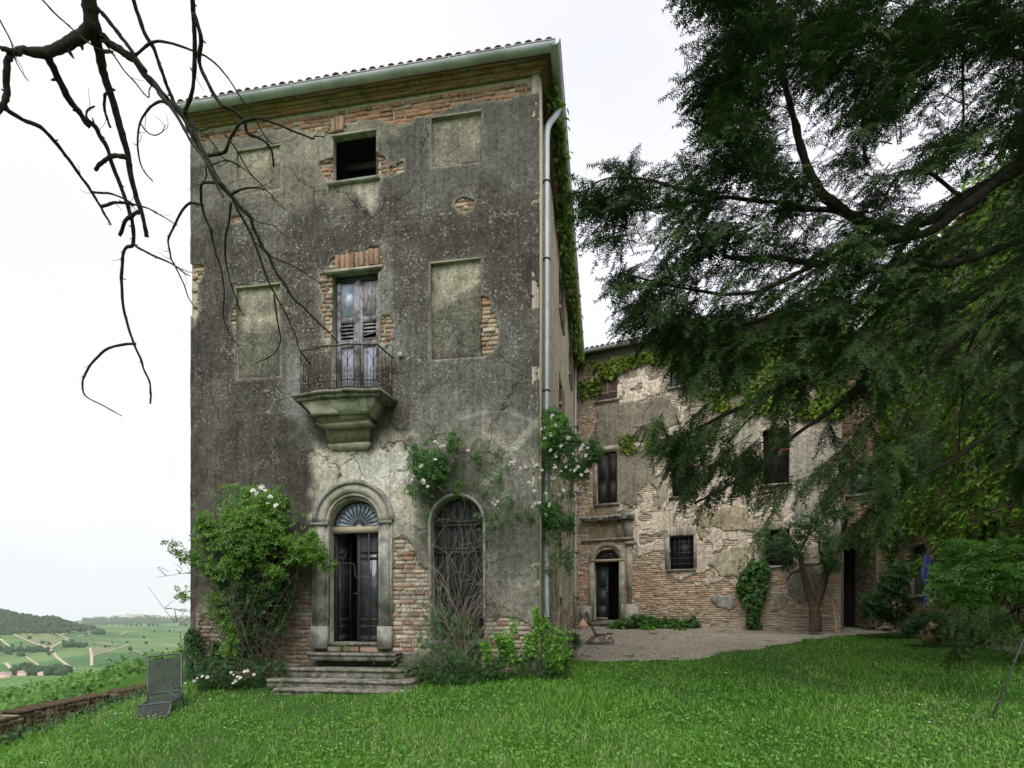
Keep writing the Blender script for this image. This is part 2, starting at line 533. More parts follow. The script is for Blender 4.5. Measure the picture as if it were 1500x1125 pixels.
def m_fields():
    b = NB('vineyard_fields', .95, .05)
    v = b.voro(.0075, out='Color'); sep = b.new('ShaderNodeSeparateColor'); b.l.new(v, sep.inputs[0])
    c = b.ramp(sep.outputs[0], [(0, (.06, .14, .055)), (.35, (.085, .185, .06)), (.6, (.115, .215, .065)), (.8, (.15, .23, .085)), (.9, (.07, .155, .065)), (1, (.17, .24, .095))])
    ws = []
    for rot in (20, 75, 130):
        mp = b.new('ShaderNodeMapping'); mp.inputs['Rotation'].default_value = (0, 0, math.radians(rot)); b.l.new(b.co(), mp.inputs[0])
        w = b.new('ShaderNodeTexWave'); w.inputs['Scale'].default_value = .055; w.inputs['Distortion'].default_value = 1.2; w.inputs['Detail'].default_value = 2; w.inputs['Detail Scale'].default_value = .4
        b.l.new(mp.outputs[0], w.inputs['Vector']); ws.append(w.outputs['Fac'])
    s = b.mix(b.math('GREATER_THAN', sep.outputs[1], .35), ws[0], b.mix(b.math('GREATER_THAN', sep.outputs[2], .5), ws[1], ws[2]))
    c = b.mix(1.0, c, b.ramp(s, [(.2, .6), (.8, 1.25)]), 'MULTIPLY')
    n = b.noise(.012, 6, .65)
    c = b.mix(1.0, c, b.ramp(n, [(.3, .7), (.7, 1.25)]), 'MULTIPLY')
    e = b.attr('tint', 'Alpha')
    c = b.mix(e, c, b.attr('tint'))
    b.color(c)
    return b.m
MAT['fields'] = m_fields()

MAT['grass'] = leafmat('grass_blades', [(.088, .24, .022), (.132, .34, .031), (.19, .41, .05), (.28, .47, .12)], .40, .45, .35, big=(.45, (.70, .80, .75)))
MAT['clover'] = leafmat('clover_leaves', [(.075, .21, .026), (.12, .30, .038), (.18, .37, .065)], .3, .5, .25)
MAT['yew'] = leafmat('yew_needles', [(.012, .023, .006), (.018, .038, .009), (.032, .066, .014), (.048, .054, .022)], .15, .6, .15, big=(.8, (1.4, 1.6, 1.1)))
MAT['rose_leaf'] = leafmat('rose_bush_leaves', [(.06, .15, .018), (.095, .23, .022), (.15, .30, .03), (.20, .34, .05)], .4, .4, .3, big=(1.3, (.6, .68, .8)))
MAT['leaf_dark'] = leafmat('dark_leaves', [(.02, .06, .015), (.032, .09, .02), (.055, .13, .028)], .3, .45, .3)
MAT['leaf_mid'] = leafmat('mid_green_leaves', [(.035, .10, .018), (.055, .155, .025), (.085, .21, .035)], .35, .4, .3)
MAT['seed'] = leafmat('grass_seed_stalks', [(.30, .33, .16), (.42, .42, .26), (.22, .30, .10)], .3, .7, .1)
MAT['bush'] = leafmat('laurel_leaves', [(.07, .21, .025), (.11, .30, .035), (.17, .38, .06)], .3, .35, .4)
MAT['leaf_fresh'] = leafmat('fresh_leaves', [(.08, .22, .02), (.12, .30, .03), (.18, .36, .05)], .4, .4, .3)
MAT['creeper'] = leafmat('creeper_leaves', [(.09, .18, .015), (.15, .26, .02), (.22, .34, .03), (.28, .31, .04)], .35, .45, .25, big=(.9, (.55, .6, .6)))
MAT['creeper_shade'] = leafmat('wall_creeper_leaves', [(.07, .19, .02), (.13, .30, .025), (.22, .42, .04), (.32, .45, .07)], .35, .45, .25, big=(.6, (.55, .62, .6)))
MAT['vine_bed'] = leafmat('ground_vine_leaves', [(.045, .115, .016), (.075, .19, .024), (.13, .28, .04), (.17, .31, .07)], .35, .4, .3)
MAT['petal'] = leafmat('pale_petals', [(.78, .70, .72), (.86, .83, .82), (.70, .50, .56)], .3, .6, .2)
MAT['petal_white'] = leafmat('white_petals', [(.84, .84, .80), (.88, .88, .86)], .3, .6, .2)
MAT['dry'] = leafmat('dry_stalks', [(.22, .19, .12), (.32, .28, .18), (.14, .16, .06)], .25, .7, .1)
MAT['wood_far'] = leafmat('far_tree_leaves', [(.022, .05, .022), (.034, .072, .028), (.05, .095, .035)], .1, .8, .1)
# ================================================================ wall building tools
def sheet(name, u0, u1, z0, z1, cell, sdf, fn, thick, mat, parent, disp=None, colfn=None, kind=None):
    """a layer of render with ragged holes: a grid over the wall, cut where sdf < 0, its edges given thickness.
    fn(U, Y, Z) -> xyz with Y = 0 at the wall face, positive into the wall"""
    nu = int(round((u1 - u0) / cell)) + 1; nz = int(round((z1 - z0) / cell)) + 1
    u = np.linspace(u0, u1, nu); z = np.linspace(z0, z1, nz)
    U, Z = np.meshgrid(u, z)
    D = sdf(U, Z)
    C = (D[:-1, :-1] + D[1:, :-1] + D[:-1, 1:] + D[1:, 1:]) / 4 > 0
    cnt = np.zeros((nz, nu)); tot = np.zeros((nz, nu))
    for a in (0, 1):
        for b in (0, 1):
            cnt[a:nz - 1 + a, b:nu - 1 + b] += C; tot[a:nz - 1 + a, b:nu - 1 + b] += 1
    bd = (cnt > 0) & (cnt < tot)
    gz, gu = np.gradient(D, cell)
    g2 = gu ** 2 + gz ** 2 + 1e-6
    su = np.clip(-D * gu / g2, -.7 * cell, .7 * cell); sz = np.clip(-D * gz / g2, -.7 * cell, .7 * cell)
    U2 = np.where(bd, U + su, U); Z2 = np.where(bd, Z + sz, Z)
    U2 = np.clip(U2, u0, u1); Z2 = np.clip(Z2, z0, z1)
    Yd = disp(U2, Z2) if disp else np.zeros_like(U2)
    idx = -np.ones((nz, nu), int); m = cnt > 0
    idx[m] = np.arange(m.sum())
    V = fn(U2[m], Yd[m], Z2[m])
    A = idx[:-1, :-1]; B = idx[:-1, 1:]; Cc = idx[1:, 1:]; Dd = idx[1:, :-1]
    F = np.stack([A[C], B[C], Cc[C], Dd[C]], 1)
    rim = []
    P = np.pad(C, 1)
    for (da, db, i, j) in ((-1, 0, A, B), (0, 1, B, Cc), (1, 0, Cc, Dd), (0, -1, Dd, A)):
        nb = P[1 + da:1 + da + C.shape[0], 1 + db:1 + db + C.shape[1]]
        e = C & ~nb
        rim.append(np.stack([j[e], i[e]], 1))
    rim = np.concatenate(rim)
    used = np.unique(rim); back = -np.ones(len(V), int); back[used] = len(V) + np.arange(len(used))
    Vb = fn(U2[m][used], Yd[m][used] + thick, Z2[m][used])
    RF = np.stack([rim[:, 0], rim[:, 1], back[rim[:, 1]], back[rim[:, 0]]], 1)
    col = None
    if colfn:
        c = colfn(U2[m], Z2[m], D[m])
        c = np.concatenate([c, c[used]])
        col = {'tint': c}
    o = mk(name, np.concatenate([V, Vb]), [F, RF], mat, parent, True, col=col)
    if kind: o['kind'] = kind
    return o

def fr(x, y, z):
    return np.stack([np.asarray(x, float), np.asarray(y, float) + 0 * np.asarray(x, float), np.asarray(z, float)], -1)

# brick pieces: five worn shapes sharing their meshes (unit = 1 m wide boxes scaled per brick)
def brick_mesh(k):
    r = np.random.default_rng(40 + k)
    e = .055
    V = np.array([[-.5, .5, -.5], [.5, .5, -.5], [.5, .5, .5], [-.5, .5, .5],
                  [-.5, -.3, -.5], [.5, -.3, -.5], [.5, -.3, .5], [-.5, -.3, .5],
                  [-.5 + e, -.5, -.5 + e * 3], [.5 - e, -.5, -.5 + e * 3], [.5 - e, -.5, .5 - e * 3], [-.5 + e, -.5, .5 - e * 3]])
    V[4:] += r.normal(0, .035, (8, 3)) * [.5, 2.0, 1]
    F = np.array([[4, 5, 1, 0], [5, 6, 2, 1], [6, 7, 3, 2], [7, 4, 0, 3], [8, 9, 5, 4], [9, 10, 6, 5], [10, 11, 7, 6], [11, 8, 4, 7], [8, 11, 10, 9]])
    F = F[:, ::-1].copy()
    return V, F
BR = [brick_mesh(k) for k in range(5)]
BRM = []
for _V, _F in BR:
    _o = mk('brick', _V, _F, MAT['brick'])
    BRM.append(_o.data)
    bpy.data.objects.remove(_o)

def lay_bricks(parent, sdf, u0, u1, z0, z1, colfn, y=.012, nmax=300, course=.078, length=.265, prio=None, blen=.05, blocked=None, slack=.05, jit=.007):
    """brick courses wherever sdf > 0 on the wall; the first nmax (by prio) are parts, the rest one joined mass"""
    out = []
    nrow = int((z1 - z0) / course)
    for r in range(nrow):
        z = z0 + (r + .5) * course
        u = u0 - rng.random() * length
        while u < u1:
            L = length * rng.choice([1, 1, 1, .5, .85]) * (1 + rng.normal(0, .04))
            c = u + L / 2
            if c - L / 2 > u0 - .01 and c + L / 2 < u1 + .01:
                out.append((c, z + rng.normal(0, .005), L - .016 - .02 * rng.random() ** 3))
            u += L
    if not out: return
    B = np.array(out)
    if blocked is not None:      # trim bricks where they run into an opening
        t = np.linspace(-.5, .5, 13)
        UU = B[:, :1] + t[None] * B[:, 2:]; ok = blocked(UU, np.repeat(B[:, 1:2], 13, 1)) < -.012
        nb_ = []
        for i in range(len(B)):
            if ok[i].all(): nb_.append(B[i]); continue
            if ok[i].sum() < 3: continue
            best = (0, 0); s0 = None
            for k in range(14):
                if k < 13 and ok[i, k]:
                    if s0 is None: s0 = k
                elif s0 is not None:
                    if k - s0 > best[1] - best[0]: best = (s0, k)
                    s0 = None
            a, b = UU[i, best[0]], UU[i, best[1] - 1]
            if b - a > .05: nb_.append(((a + b) / 2, B[i, 1], b - a))
        B = np.array(nb_)
    keep = sdf(B[:, 0], B[:, 1]) > -slack
    B = B[keep]
    if not len(B): return
    rows_col = colfn(B[:, 0], B[:, 1])
    order = np.argsort(-(prio(B[:, 0], B[:, 1]) if prio else B[:, 2] * 0 - B[:, 1]))
    B = B[order]; rows_col = rows_col[order]
    n = min(nmax, len(B))
    for i in range(n):
        c, z, L = B[i]
        o = bpy.data.objects.new('brick', BRM[i % 5])
        COL.objects.link(o); o.parent = parent
        o.location = (c, y + .03 + rng.normal(0, jit), z)
        o.scale = (L, .07, course - .013 + rng.normal(0, .002))
        o.rotation_euler = (rng.normal(0, .03), rng.normal(0, .022), rng.normal(0, .03))
        o.color = (*rows_col[i][:3], 1)
    if len(B) > n:
        Vs, Fs, Cs, off = [], [], [], 0
        for i in range(n, len(B)):
            c, z, L = B[i]; V, F = BR[i % 5]
            V = V * [L, .07, course - .013] + [c, y + .03 + rng.normal(0, jit), z]
            Vs.append(V); Fs.append(F + off); off += len(V)
            Cs.append(np.tile(np.r_[rows_col[i][:3], 1], (len(V), 1)))
        o = mk('brickwork', np.concatenate(Vs), np.concatenate(Fs), MAT['brick_mass'], parent, col={'tint': np.concatenate(Cs)})
        o['kind'] = 'stuff'

def outline_rect(x0, x1, z0, z1):
    return np.array([(x0, z0), (x1, z0), (x1, z1), (x0, z1)])
def outline_arch(x0, x1, z0, zs, n=16):
    r = (x1 - x0) / 2; c = (x0 + x1) / 2
    a = np.linspace(0, PI, n + 1)
    return np.array([(x0, z0), (x1, z0)] + [(c + r * math.cos(t), zs + r * math.sin(t)) for t in a])
def reveal(name, P, y0, y1, mat, parent, closed=True, back=None):
    """the lining of an opening from y0 to y1; back closes its far end"""
    k = len(P)
    V = np.concatenate([fr(P[:, 0], np.full(k, y0), P[:, 1]), fr(P[:, 0], np.full(k, y1), P[:, 1])])
    i = np.arange(k); j = (i + 1) % k
    F = [np.stack([j, i, i + k, j + k], 1)]
    if back: F.append((i + k)[None])
    return mk(name, V, F, mat, parent)
def bx(name, x0, x1, y0, y1, z0, z1, mat, parent, jit=0.0):
    return Geo().box(x0, x1, y0, y1, z0, z1, jit).build(name, mat, parent)

# ================================================================ tower
tower = empty('villa_tower', (TW.O[0], TW.O[1], 0), TW.rz,
              'tall three storey villa tower with dark weathered render, arched doorway and small iron balcony', 'building')
EAVE = 11.805
tr = lambda *a: TW.rect(*a)
o_up = tr(488, 551, 196, 265)
o_bl_ul = tr(347, 410, 217, 281)
o_bl_ur = tr(632, 705, 168, 241)
o_bl_ml = tr(346, 410, 419, 553)
o_bl_mr = tr(631, 704, 382, 525)
SLAB_T = TW.at(515, 583, -.3)[1]
o_bal = (*tr(487, 554, 398, 590)[:2], SLAB_T + .02, tr(486, 554, 398, 590)[3])
d0, d1 = TW.at(482, 860)[0], TW.at(556, 860)[0]
D_Z = TW.at(519, 941)[1]; D_S = TW.at(519, 771)[1]
a0, a1 = TW.at(632, 830)[0], TW.at(707, 830)[0]
A_Z = TW.at(670, 938)[1]; A_S = TW.at(670, 766)[1]
o_gl = tr(345, 410, 772, 922)
OPEN = [o_up, o_bal, o_gl]; BLIND = [o_bl_ul, o_bl_ur, o_bl_ml, o_bl_mr]
def arch_sdf(x0, x1, z0, zs, U, Z):
    r = (x1 - x0) / 2
    return np.maximum(rect_sdf(x0, x1, z0, zs, U, Z), r - np.hypot(U - (x0 + x1) / 2, Z - zs))
def t_open(U, Z, blind=True):
    d = np.full(U.shape, -1e9)
    for o in OPEN + (BLIND if blind else []): d = np.maximum(d, rect_sdf(*o, U, Z))
    d = np.maximum(d, arch_sdf(d0, d1, D_Z, D_S, U, Z)); d = np.maximum(d, arch_sdf(a0, a1, A_Z, A_S, U, Z))
    return d
BARE = [  # render fallen off, traced on the photograph and laid on the wall plane
    [(283, 190), (330, 178), (420, 172), (480, 168), (500, 192), (480, 195), (430, 186), (380, 198), (330, 204), (283, 208)],
    [(400, 160), (560, 132), (700, 110), (800, 92), (800, 130), (740, 144), (680, 152), (620, 170), (590, 184), (560, 172), (520, 176), (480, 186), (440, 188), (410, 182)],
    [(482, 172), (506, 170), (504, 192), (484, 196)],
    [(468, 236), (486, 232), (488, 262), (474, 262)],
    [(551, 225), (566, 230), (568, 258), (552, 262)], [(568, 245), (590, 235), (592, 252), (572, 260)],
    [(478, 398), (484, 382), (505, 370), (556, 360), (562, 392), (556, 398), (486, 404)],
    [(470, 402), (487, 402), (487, 490), (479, 520), (474, 470)],
    [(556, 460), (570, 462), (576, 478), (572, 500), (556, 504)],
    [(705, 432), (716, 436), (718, 455), (728, 458), (730, 480), (726, 505), (712, 520), (704, 522)],
    [(668, 294), (684, 290), (694, 296), (692, 308), (680, 313), (670, 304)],
    [(340, 446), (351, 444), (351, 470), (345, 490), (338, 470)],
    [(279, 385), (300, 388), (298, 402), (288, 420), (292, 450), (286, 478), (279, 480)],
    [(575, 792), (588, 786), (604, 800), (612, 826), (626, 836), (631, 860), (631, 955), (575, 955)],
    [(414, 885), (424, 862), (440, 848), (452, 862), (461, 880), (461, 990), (414, 990)],
    [(340, 926), (414, 926), (414, 1000), (330, 1000)],
    [(292, 902), (312, 896), (320, 930), (330, 960), (330, 1000), (285, 1000)],
    [(708, 908), (740, 902), (775, 912), (795, 935), (795, 1000), (705, 1000)],
    [(631, 470), (640, 470), (638, 472)], [(600, 820), (606, 812), (606, 826)],
    [(686, 466), (704, 460), (704, 475), (690, 478)],
    [(355, 196), (372, 193), (372, 199), (356, 202)], [(340, 318), (352, 314), (352, 322), (341, 324)],
]
BARE_W = [TW.poly(p) for p in BARE]
def bare(U, Z):
    d = np.full(U.shape, -1e9)
    for P in BARE_W: d = np.maximum(d, poly_sdf(P, U, Z))
    return d + .05 * fbm(U, Z, .22, 3, 2) + .012 * fbm(U, Z, .06, 2, 9)
def t_keep(U, Z):
    return np.minimum(-t_open(U, Z), -bare(U, Z))

# colours of the render: base greys, beige where it has been sheltered or patched
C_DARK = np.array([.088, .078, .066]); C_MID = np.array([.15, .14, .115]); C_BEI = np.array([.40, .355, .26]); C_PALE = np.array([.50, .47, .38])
def px_of_tower(U, Z):
    P = TW.O + U[..., None] * TW.ux
    return 750 + FPX * P[..., 0] / P[..., 1], HOR - FPX * (Z - EYE) / P[..., 1]
LAY = [  # (polygon in photograph pixels, colour, softness in px, strength)
    ([(270, 150), (800, 80), (800, 118), (700, 138), (600, 160), (570, 190), (560, 240), (545, 262), (470, 290), (400, 300), (330, 260), (280, 240)], (.27, .245, .18), 34, .95),
    ([(560, 150), (800, 105), (800, 285), (560, 290)], (.135, .125, .108), 30, .9),
    ([(280, 200), (480, 200), (480, 330), (280, 330)], (.17, .155, .125), 35, .75),
    ([(430, 165), (580, 140), (580, 200), (540, 196), (500, 205), (470, 240), (430, 225)], (.33, .30, .22), 25, .8),
    ([(515, 262), (560, 258), (556, 290), (545, 312), (530, 300)], (.42, .38, .29), 6, .95),
    ([(575, 470), (795, 470), (795, 640), (620, 640)], (.135, .128, .112), 45, .85),
    ([(640, 590), (795, 600), (795, 700), (700, 760), (640, 700), (600, 650)], (.20, .19, .155), 40, .8),
    ([(650, 640), (700, 600), (760, 640), (740, 700), (690, 720)], (.27, .25, .20), 25, .6),
    ([(700, 690), (795, 660), (795, 950), (715, 950)], (.25, .24, .195), 26, .85),
    ([(715, 860), (795, 870), (795, 960), (715, 960)], (.30, .28, .22), 28, .7),
    ([(715, 765), (770, 735), (795, 770), (780, 820), (735, 835), (710, 800)], (.10, .096, .078), 20, .75),
    ([(458, 640), (475, 655), (540, 660), (570, 630), (598, 640), (590, 690), (630, 745), (612, 800), (575, 805), (560, 740), (520, 715), (480, 725), (462, 760), (455, 720)], (.54, .49, .38), 12, 1.0),
    ([(520, 665), (600, 650), (610, 720), (560, 725), (520, 712)], (.62, .59, .50), 14, .9),
    ([(575, 760), (632, 760), (632, 960), (575, 960)], (.26, .24, .185), 18, .8),
    ([(279, 870), (345, 860), (420, 930), (420, 1000), (279, 1000)], (.32, .27, .19), 24, .8),
    ([(279, 560), (330, 560), (345, 870), (279, 870)], (.125, .108, .085), 26, .7),
    ([(430, 520), (455, 590), (462, 640), (450, 660), (420, 600)], (.24, .235, .225), 16, .7),
    ([(560, 360), (580, 470), (585, 530), (565, 530), (552, 470)], (.26, .25, .23), 10, .5),
    ([(465, 395), (490, 395), (490, 520), (470, 520)], (.30, .275, .21), 8, .7),
    ([(632, 700), (705, 700), (710, 735), (632, 760)], (.13, .122, .1), 14, .7),
    ([(784, 612), (793, 618), (735, 690), (712, 712), (705, 708), (726, 684)], (.40, .38, .31), 3, .9),
    ([(672, 613), (700, 603), (740, 600), (780, 614), (778, 618), (740, 604), (700, 608), (674, 617)], (.36, .34, .28), 3, .8),
    ([(690, 625), (715, 632), (745, 655), (755, 672), (748, 672), (735, 652), (710, 637)], (.36, .34, .28), 4, .7),
]
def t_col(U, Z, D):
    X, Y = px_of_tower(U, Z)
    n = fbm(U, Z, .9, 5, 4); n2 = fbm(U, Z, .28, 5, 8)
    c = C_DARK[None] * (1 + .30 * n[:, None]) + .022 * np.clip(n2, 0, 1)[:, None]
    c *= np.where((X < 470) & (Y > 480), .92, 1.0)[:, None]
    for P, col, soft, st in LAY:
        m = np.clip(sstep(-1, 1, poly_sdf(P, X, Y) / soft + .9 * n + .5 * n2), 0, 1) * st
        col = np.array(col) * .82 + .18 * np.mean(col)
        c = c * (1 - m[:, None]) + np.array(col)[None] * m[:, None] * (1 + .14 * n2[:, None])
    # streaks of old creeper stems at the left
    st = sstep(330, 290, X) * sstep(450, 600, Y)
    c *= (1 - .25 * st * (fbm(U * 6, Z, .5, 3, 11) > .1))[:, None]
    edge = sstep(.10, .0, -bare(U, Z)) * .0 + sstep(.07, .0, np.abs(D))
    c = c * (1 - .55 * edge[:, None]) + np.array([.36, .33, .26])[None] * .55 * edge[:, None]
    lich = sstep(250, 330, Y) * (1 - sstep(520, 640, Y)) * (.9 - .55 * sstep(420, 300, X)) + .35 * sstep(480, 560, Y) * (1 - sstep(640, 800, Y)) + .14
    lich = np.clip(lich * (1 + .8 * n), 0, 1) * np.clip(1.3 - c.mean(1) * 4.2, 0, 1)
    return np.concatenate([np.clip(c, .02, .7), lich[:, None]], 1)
front = lambda U, Y, Z: fr(U, Y, Z)
side = lambda U, Y, Z: fr(TWL - np.asarray(Y, float), U, Z)
t_disp = lambda U, Z: .010 * fbm(U, Z, .5, 4, 6) + .004 * fbm(U, Z, .08, 2, 16) - .004
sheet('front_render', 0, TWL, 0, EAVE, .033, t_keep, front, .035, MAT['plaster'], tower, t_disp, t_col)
# brick core behind the render, open only at the real openings
sheet('front_core', 0, TWL, 0, EAVE + .2, .09, lambda U, Z: -t_open(U, Z) - .02, lambda U, Y, Z: fr(U, Y + .045, Z), .1, MAT['mortar'], tower)
def t_brick_col(U, Z):
    X, Y = px_of_tower(U, Z)
    r = rng.random(len(U))[:, None]
    pal = np.where(r < .40, [[.30, .15, .085]], np.where(r < .66, [[.36, .27, .18]], np.where(r < .84, [[.22, .115, .07]], [[.42, .36, .27]])))
    low = ((X > 570) & (Y > 780))[:, None]
    pal = np.where(low & (r > .25), [[.50, .43, .34]], pal)
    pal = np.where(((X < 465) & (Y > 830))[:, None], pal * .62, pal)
    top = (Y < 205)[:, None] & (X > 360)[:, None]
    pal = np.where(top & (r < .75), [[.40, .19, .105]], pal)
    return pal
t_bare_open = lambda U, Z: bare(U, Z)
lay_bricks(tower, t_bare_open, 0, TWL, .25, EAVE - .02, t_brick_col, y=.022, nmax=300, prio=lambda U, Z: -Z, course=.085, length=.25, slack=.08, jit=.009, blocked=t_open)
# standing bricks over the two upper openings
for (xa, xb, ya, yb, n) in ((486, 504, 173, 193, 3), (492, 556, 370, 393, 9)):
    ua, ub, za, zb = TW.rect(xa, xb, ya, yb)
    for i in range(n):
        o = bpy.data.objects.new('brick', BRM[i % 5]); COL.objects.link(o); o.parent = tower
        w = (ub - ua) / n
        o.location = (ua + (i + .5) * w, -.005 + rng.normal(0, .006), (za + zb) / 2 + .04 * (i - n / 2) / n)
        o.scale = ((zb - za) * rng.uniform(.85, 1), .08, w * .86); o.rotation_euler = (0, PI / 2 + rng.normal(0, .04), 0)
        o.color = (*random.choice([(.36, .18, .10), (.34, .25, .16), (.25, .14, .09)]), 1)

# other walls of the tower (side towards the courtyard, left, back) and a dark inside
SIDE_L = 13.2
S_OPEN = [(4.5, 5.6, 9.9, 11.15), (8.6, 9.7, 9.9, 11.15), (4.5, 5.6, 6.0, 8.2), (8.6, 9.7, 6.0, 8.2), (4.6, 5.6, 2.2, 3.7), (8.7, 9.7, 2.2, 3.7)]
def s_open(U, Z):
    d = np.full(U.shape, -1e9)
    for o in S_OPEN: d = np.maximum(d, rect_sdf(*o, U, Z))
    return d
def s_keep(U, Z):
    fall = .3 - np.hypot((U - 2.2) / 1.0, (Z - 4.8) / 2.6) + .45 * fbm(U, Z, .9, 4, 21)
    low = 2.1 - Z + .7 * fbm(U, Z, .8, 4, 25) - .8 * np.clip(1.5 - U, 0, 2)
    return np.minimum(-s_open(U, Z), -np.maximum(np.minimum(fall, .4), low) + .12)
def s_col(U, Z, D):
    n = fbm(U, Z, .8, 5, 31); n2 = fbm(U * 3, Z * .6, .6, 4, 33)
    c = np.array([.56, .50, .38])[None] * (1 + .12 * n[:, None] + .10 * n2[:, None])
    m = sstep(.15, .5, n2 + .3 * n)[:, None] * .5
    c = c * (1 - m) + np.array([.40, .36, .28])[None] * m
    return np.concatenate([c, .08 + 0 * n[:, None]], 1)
sheet('side_render', 0, SIDE_L, 0, EAVE, .075, s_keep, side, .035, MAT['plaster'], tower, t_disp, s_col)
sheet('side_core', 0, SIDE_L, 0, EAVE + .2, .16, lambda U, Z: -s_open(U, Z) - .02, lambda U, Y, Z: side(U, Y + .04, Z), .1, MAT['mortar'], tower)
class _S:  # bricks on the side wall live on a turned frame
    pass
side_frame = bpy.data.objects.new('side_brick_face', None); COL.objects.link(side_frame)
side_frame.parent = tower; side_frame.location = (TWL, 0, 0); side_frame.rotation_euler = (0, 0, PI / 2)
lay_bricks(side_frame, lambda U, Z: np.minimum(-s_keep(U, Z), -s_open(U, Z) - .03), 0, SIDE_L, .5, 8, lambda U, Z: np.array([[.42, .33, .24]]) * rng.uniform(.7, 1.15, (len(U), 1)), y=.015, nmax=0, slack=.03)
g = Geo()
g.box(-.001, .05, .15, SIDE_L, 0, EAVE + .2)
g.box(0, TWL, SIDE_L - .05, SIDE_L, 0, EAVE + .2)
g.build('rear_walls', MAT['mortar'], tower)
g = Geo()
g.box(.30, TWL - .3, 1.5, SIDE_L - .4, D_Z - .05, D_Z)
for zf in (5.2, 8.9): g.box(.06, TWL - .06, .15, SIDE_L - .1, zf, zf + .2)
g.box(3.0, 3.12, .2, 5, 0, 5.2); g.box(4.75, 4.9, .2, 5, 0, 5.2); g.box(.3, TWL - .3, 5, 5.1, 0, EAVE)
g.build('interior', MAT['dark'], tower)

# side windows with half open shutters
for k, (y0, y1, z0, z1) in enumerate(S_OPEN):
    w = empty('window'); w.parent = tower; w.location = (TWL, 0, 0); w.rotation_euler = (0, 0, PI / 2)
    reveal('reveal', outline_rect(y0, y1, z0, z1), .0, .3, MAT['stone_pale'], w)
    bx('pane', y0, y1, .26, .28, z0, z1, MAT['glass'], w)
    bx('sill', y0 - .08, y1 + .08, -.07, .1, z0 - .08, z0, MAT['stone_pale'], w)
    if z0 > 5:
        bx('shutter', y1 + .01, y1 + .52, -.05, -.005, z0 + .03, z1 - .03, MAT['wood_brown'], w)

# corner strip beside the downpipe
bx('corner_strip', TWL - .02, TWL + .03, .04, .32, 0, EAVE - .05, simple('corner_strip_render', (.40, .36, .27), (.52, .47, .36), 5, .92, .1, bump=.5), tower)

# cornice: stepped brick courses and mouldings under the eave
CZ = 11.80
for (dz0, dz1, out, m) in ((.0, .05, .03, 'brick'), (.05, .10, .07, 'b2'), (.10, .15, .13, 'brick'), (.15, .19, .18, 'b2')):
    b = NB('cornice_' + m + str(out), .95, .1)
    nn = b.noise(3.5, 6, .7); n2 = b.noise(40, 4, .6)
    c = b.ramp(nn, [(.40, (.46, .20, .11)), (.58, (.42, .27, .17)), (.68, (.24, .20, .14))] if m == 'brick' else [(.42, (.42, .21, .13)), (.56, (.34, .25, .17)), (.68, (.17, .16, .11))])
    br = b.new('ShaderNodeTexBrick'); br.inputs['Scale'].default_value = 4.0; br.inputs['Mortar Size'].default_value = .03
    b.color(b.mix(1.0, c, b.ramp(n2, [(.3, .6), (.7, 1.3)]), 'MULTIPLY')); b.bump(n2, .7, .01)
    g = Geo()
    cuts = np.sort(np.r_[-.05, -.05 + (TWL + .05 + out) * rng.random(7 if m == 'b2' else 24), TWL + out])
    for xa, xb in zip(cuts[:-1], cuts[1:]):       # front run in uneven weathered lengths
        if xb - xa < .02: continue
        g.box(xa + .004, xb - .004, -out + rng.normal(0, .006), .02, CZ + dz0 + rng.normal(0, .003), CZ + dz1 - .004)
    g.box(TWL - .02, TWL + out, .03, SIDE_L, CZ + dz0, CZ + dz1 - .004)
    g.build('cornice', b.m, tower)

# roof with pantile rows, gutters
roof = Geo()
ov = .27
zr = CZ + .19
P = [(-.12, -ov, zr), (TWL + ov, -ov, zr), (TWL + ov, SIDE_L, zr), (-.12, SIDE_L, zr), (TWL / 2, 3.6, zr + 1.35), (TWL / 2, SIDE_L - 1, zr + 1.35)]
roof.add(P, [np.array([[0, 1, 4], [2, 3, 5]]), np.array([[1, 2, 5, 4], [3, 0, 4, 5]])])
roof.add([(x, y, z - .03) for x, y, z in P[:4]], np.array([[3, 2, 1, 0]]))
roof_o = roof.build('roof', MAT['tile'], tower)
def tile_mesh(L=.46, r0=.095, r1=.078):
    n = 8; th = np.linspace(0, PI, n + 1); V = []
    for y, r in ((0, r0), (L, r1)):
        for q in (r, r - .018):
            V += [(q * math.cos(t), y, q * math.sin(t)) for t in th]
    m = n + 1; F = []
    for i in range(n):
        F += [(i, i + 1, 2 * m + i + 1, 2 * m + i), (m + i + 1, m + i, 3 * m + i, 3 * m + i + 1), (i + 1, i, m + i, m + i + 1)]
    o = mk('roof_tile', V, np.array(F), MAT['tile'], None, True); me = o.data; bpy.data.objects.remove(o); return me
TILE = tile_mesh()
sl = math.atan2(1.35, 3.6 + ov)
def tile(parent, x, y, z, rz, pitch, s=1.0):
    o = bpy.data.objects.new('roof_tile', TILE); COL.objects.link(o); o.parent = parent
    o.location = (x, y, z); o.rotation_euler = (pitch + rng.normal(0, .03), rng.normal(0, .03), rz + rng.normal(0, .02)); o.scale = (s * rng.uniform(.92, 1.08),) * 3
nt = 42
for i in range(nt):
    x = -.14 + (TWL + ov + .08) * i / (nt - 1)
    for r in range(2):
        tile(roof_o, x, -ov - .05 + r * .4, zr + .035 + r * .4 * math.tan(sl) + .012 * r, 0, sl)
for i in range(58):
    tile(roof_o, TWL + ov + .05, .1 + i * .205, zr + .035, PI / 2, sl)
GZ = CZ + .175
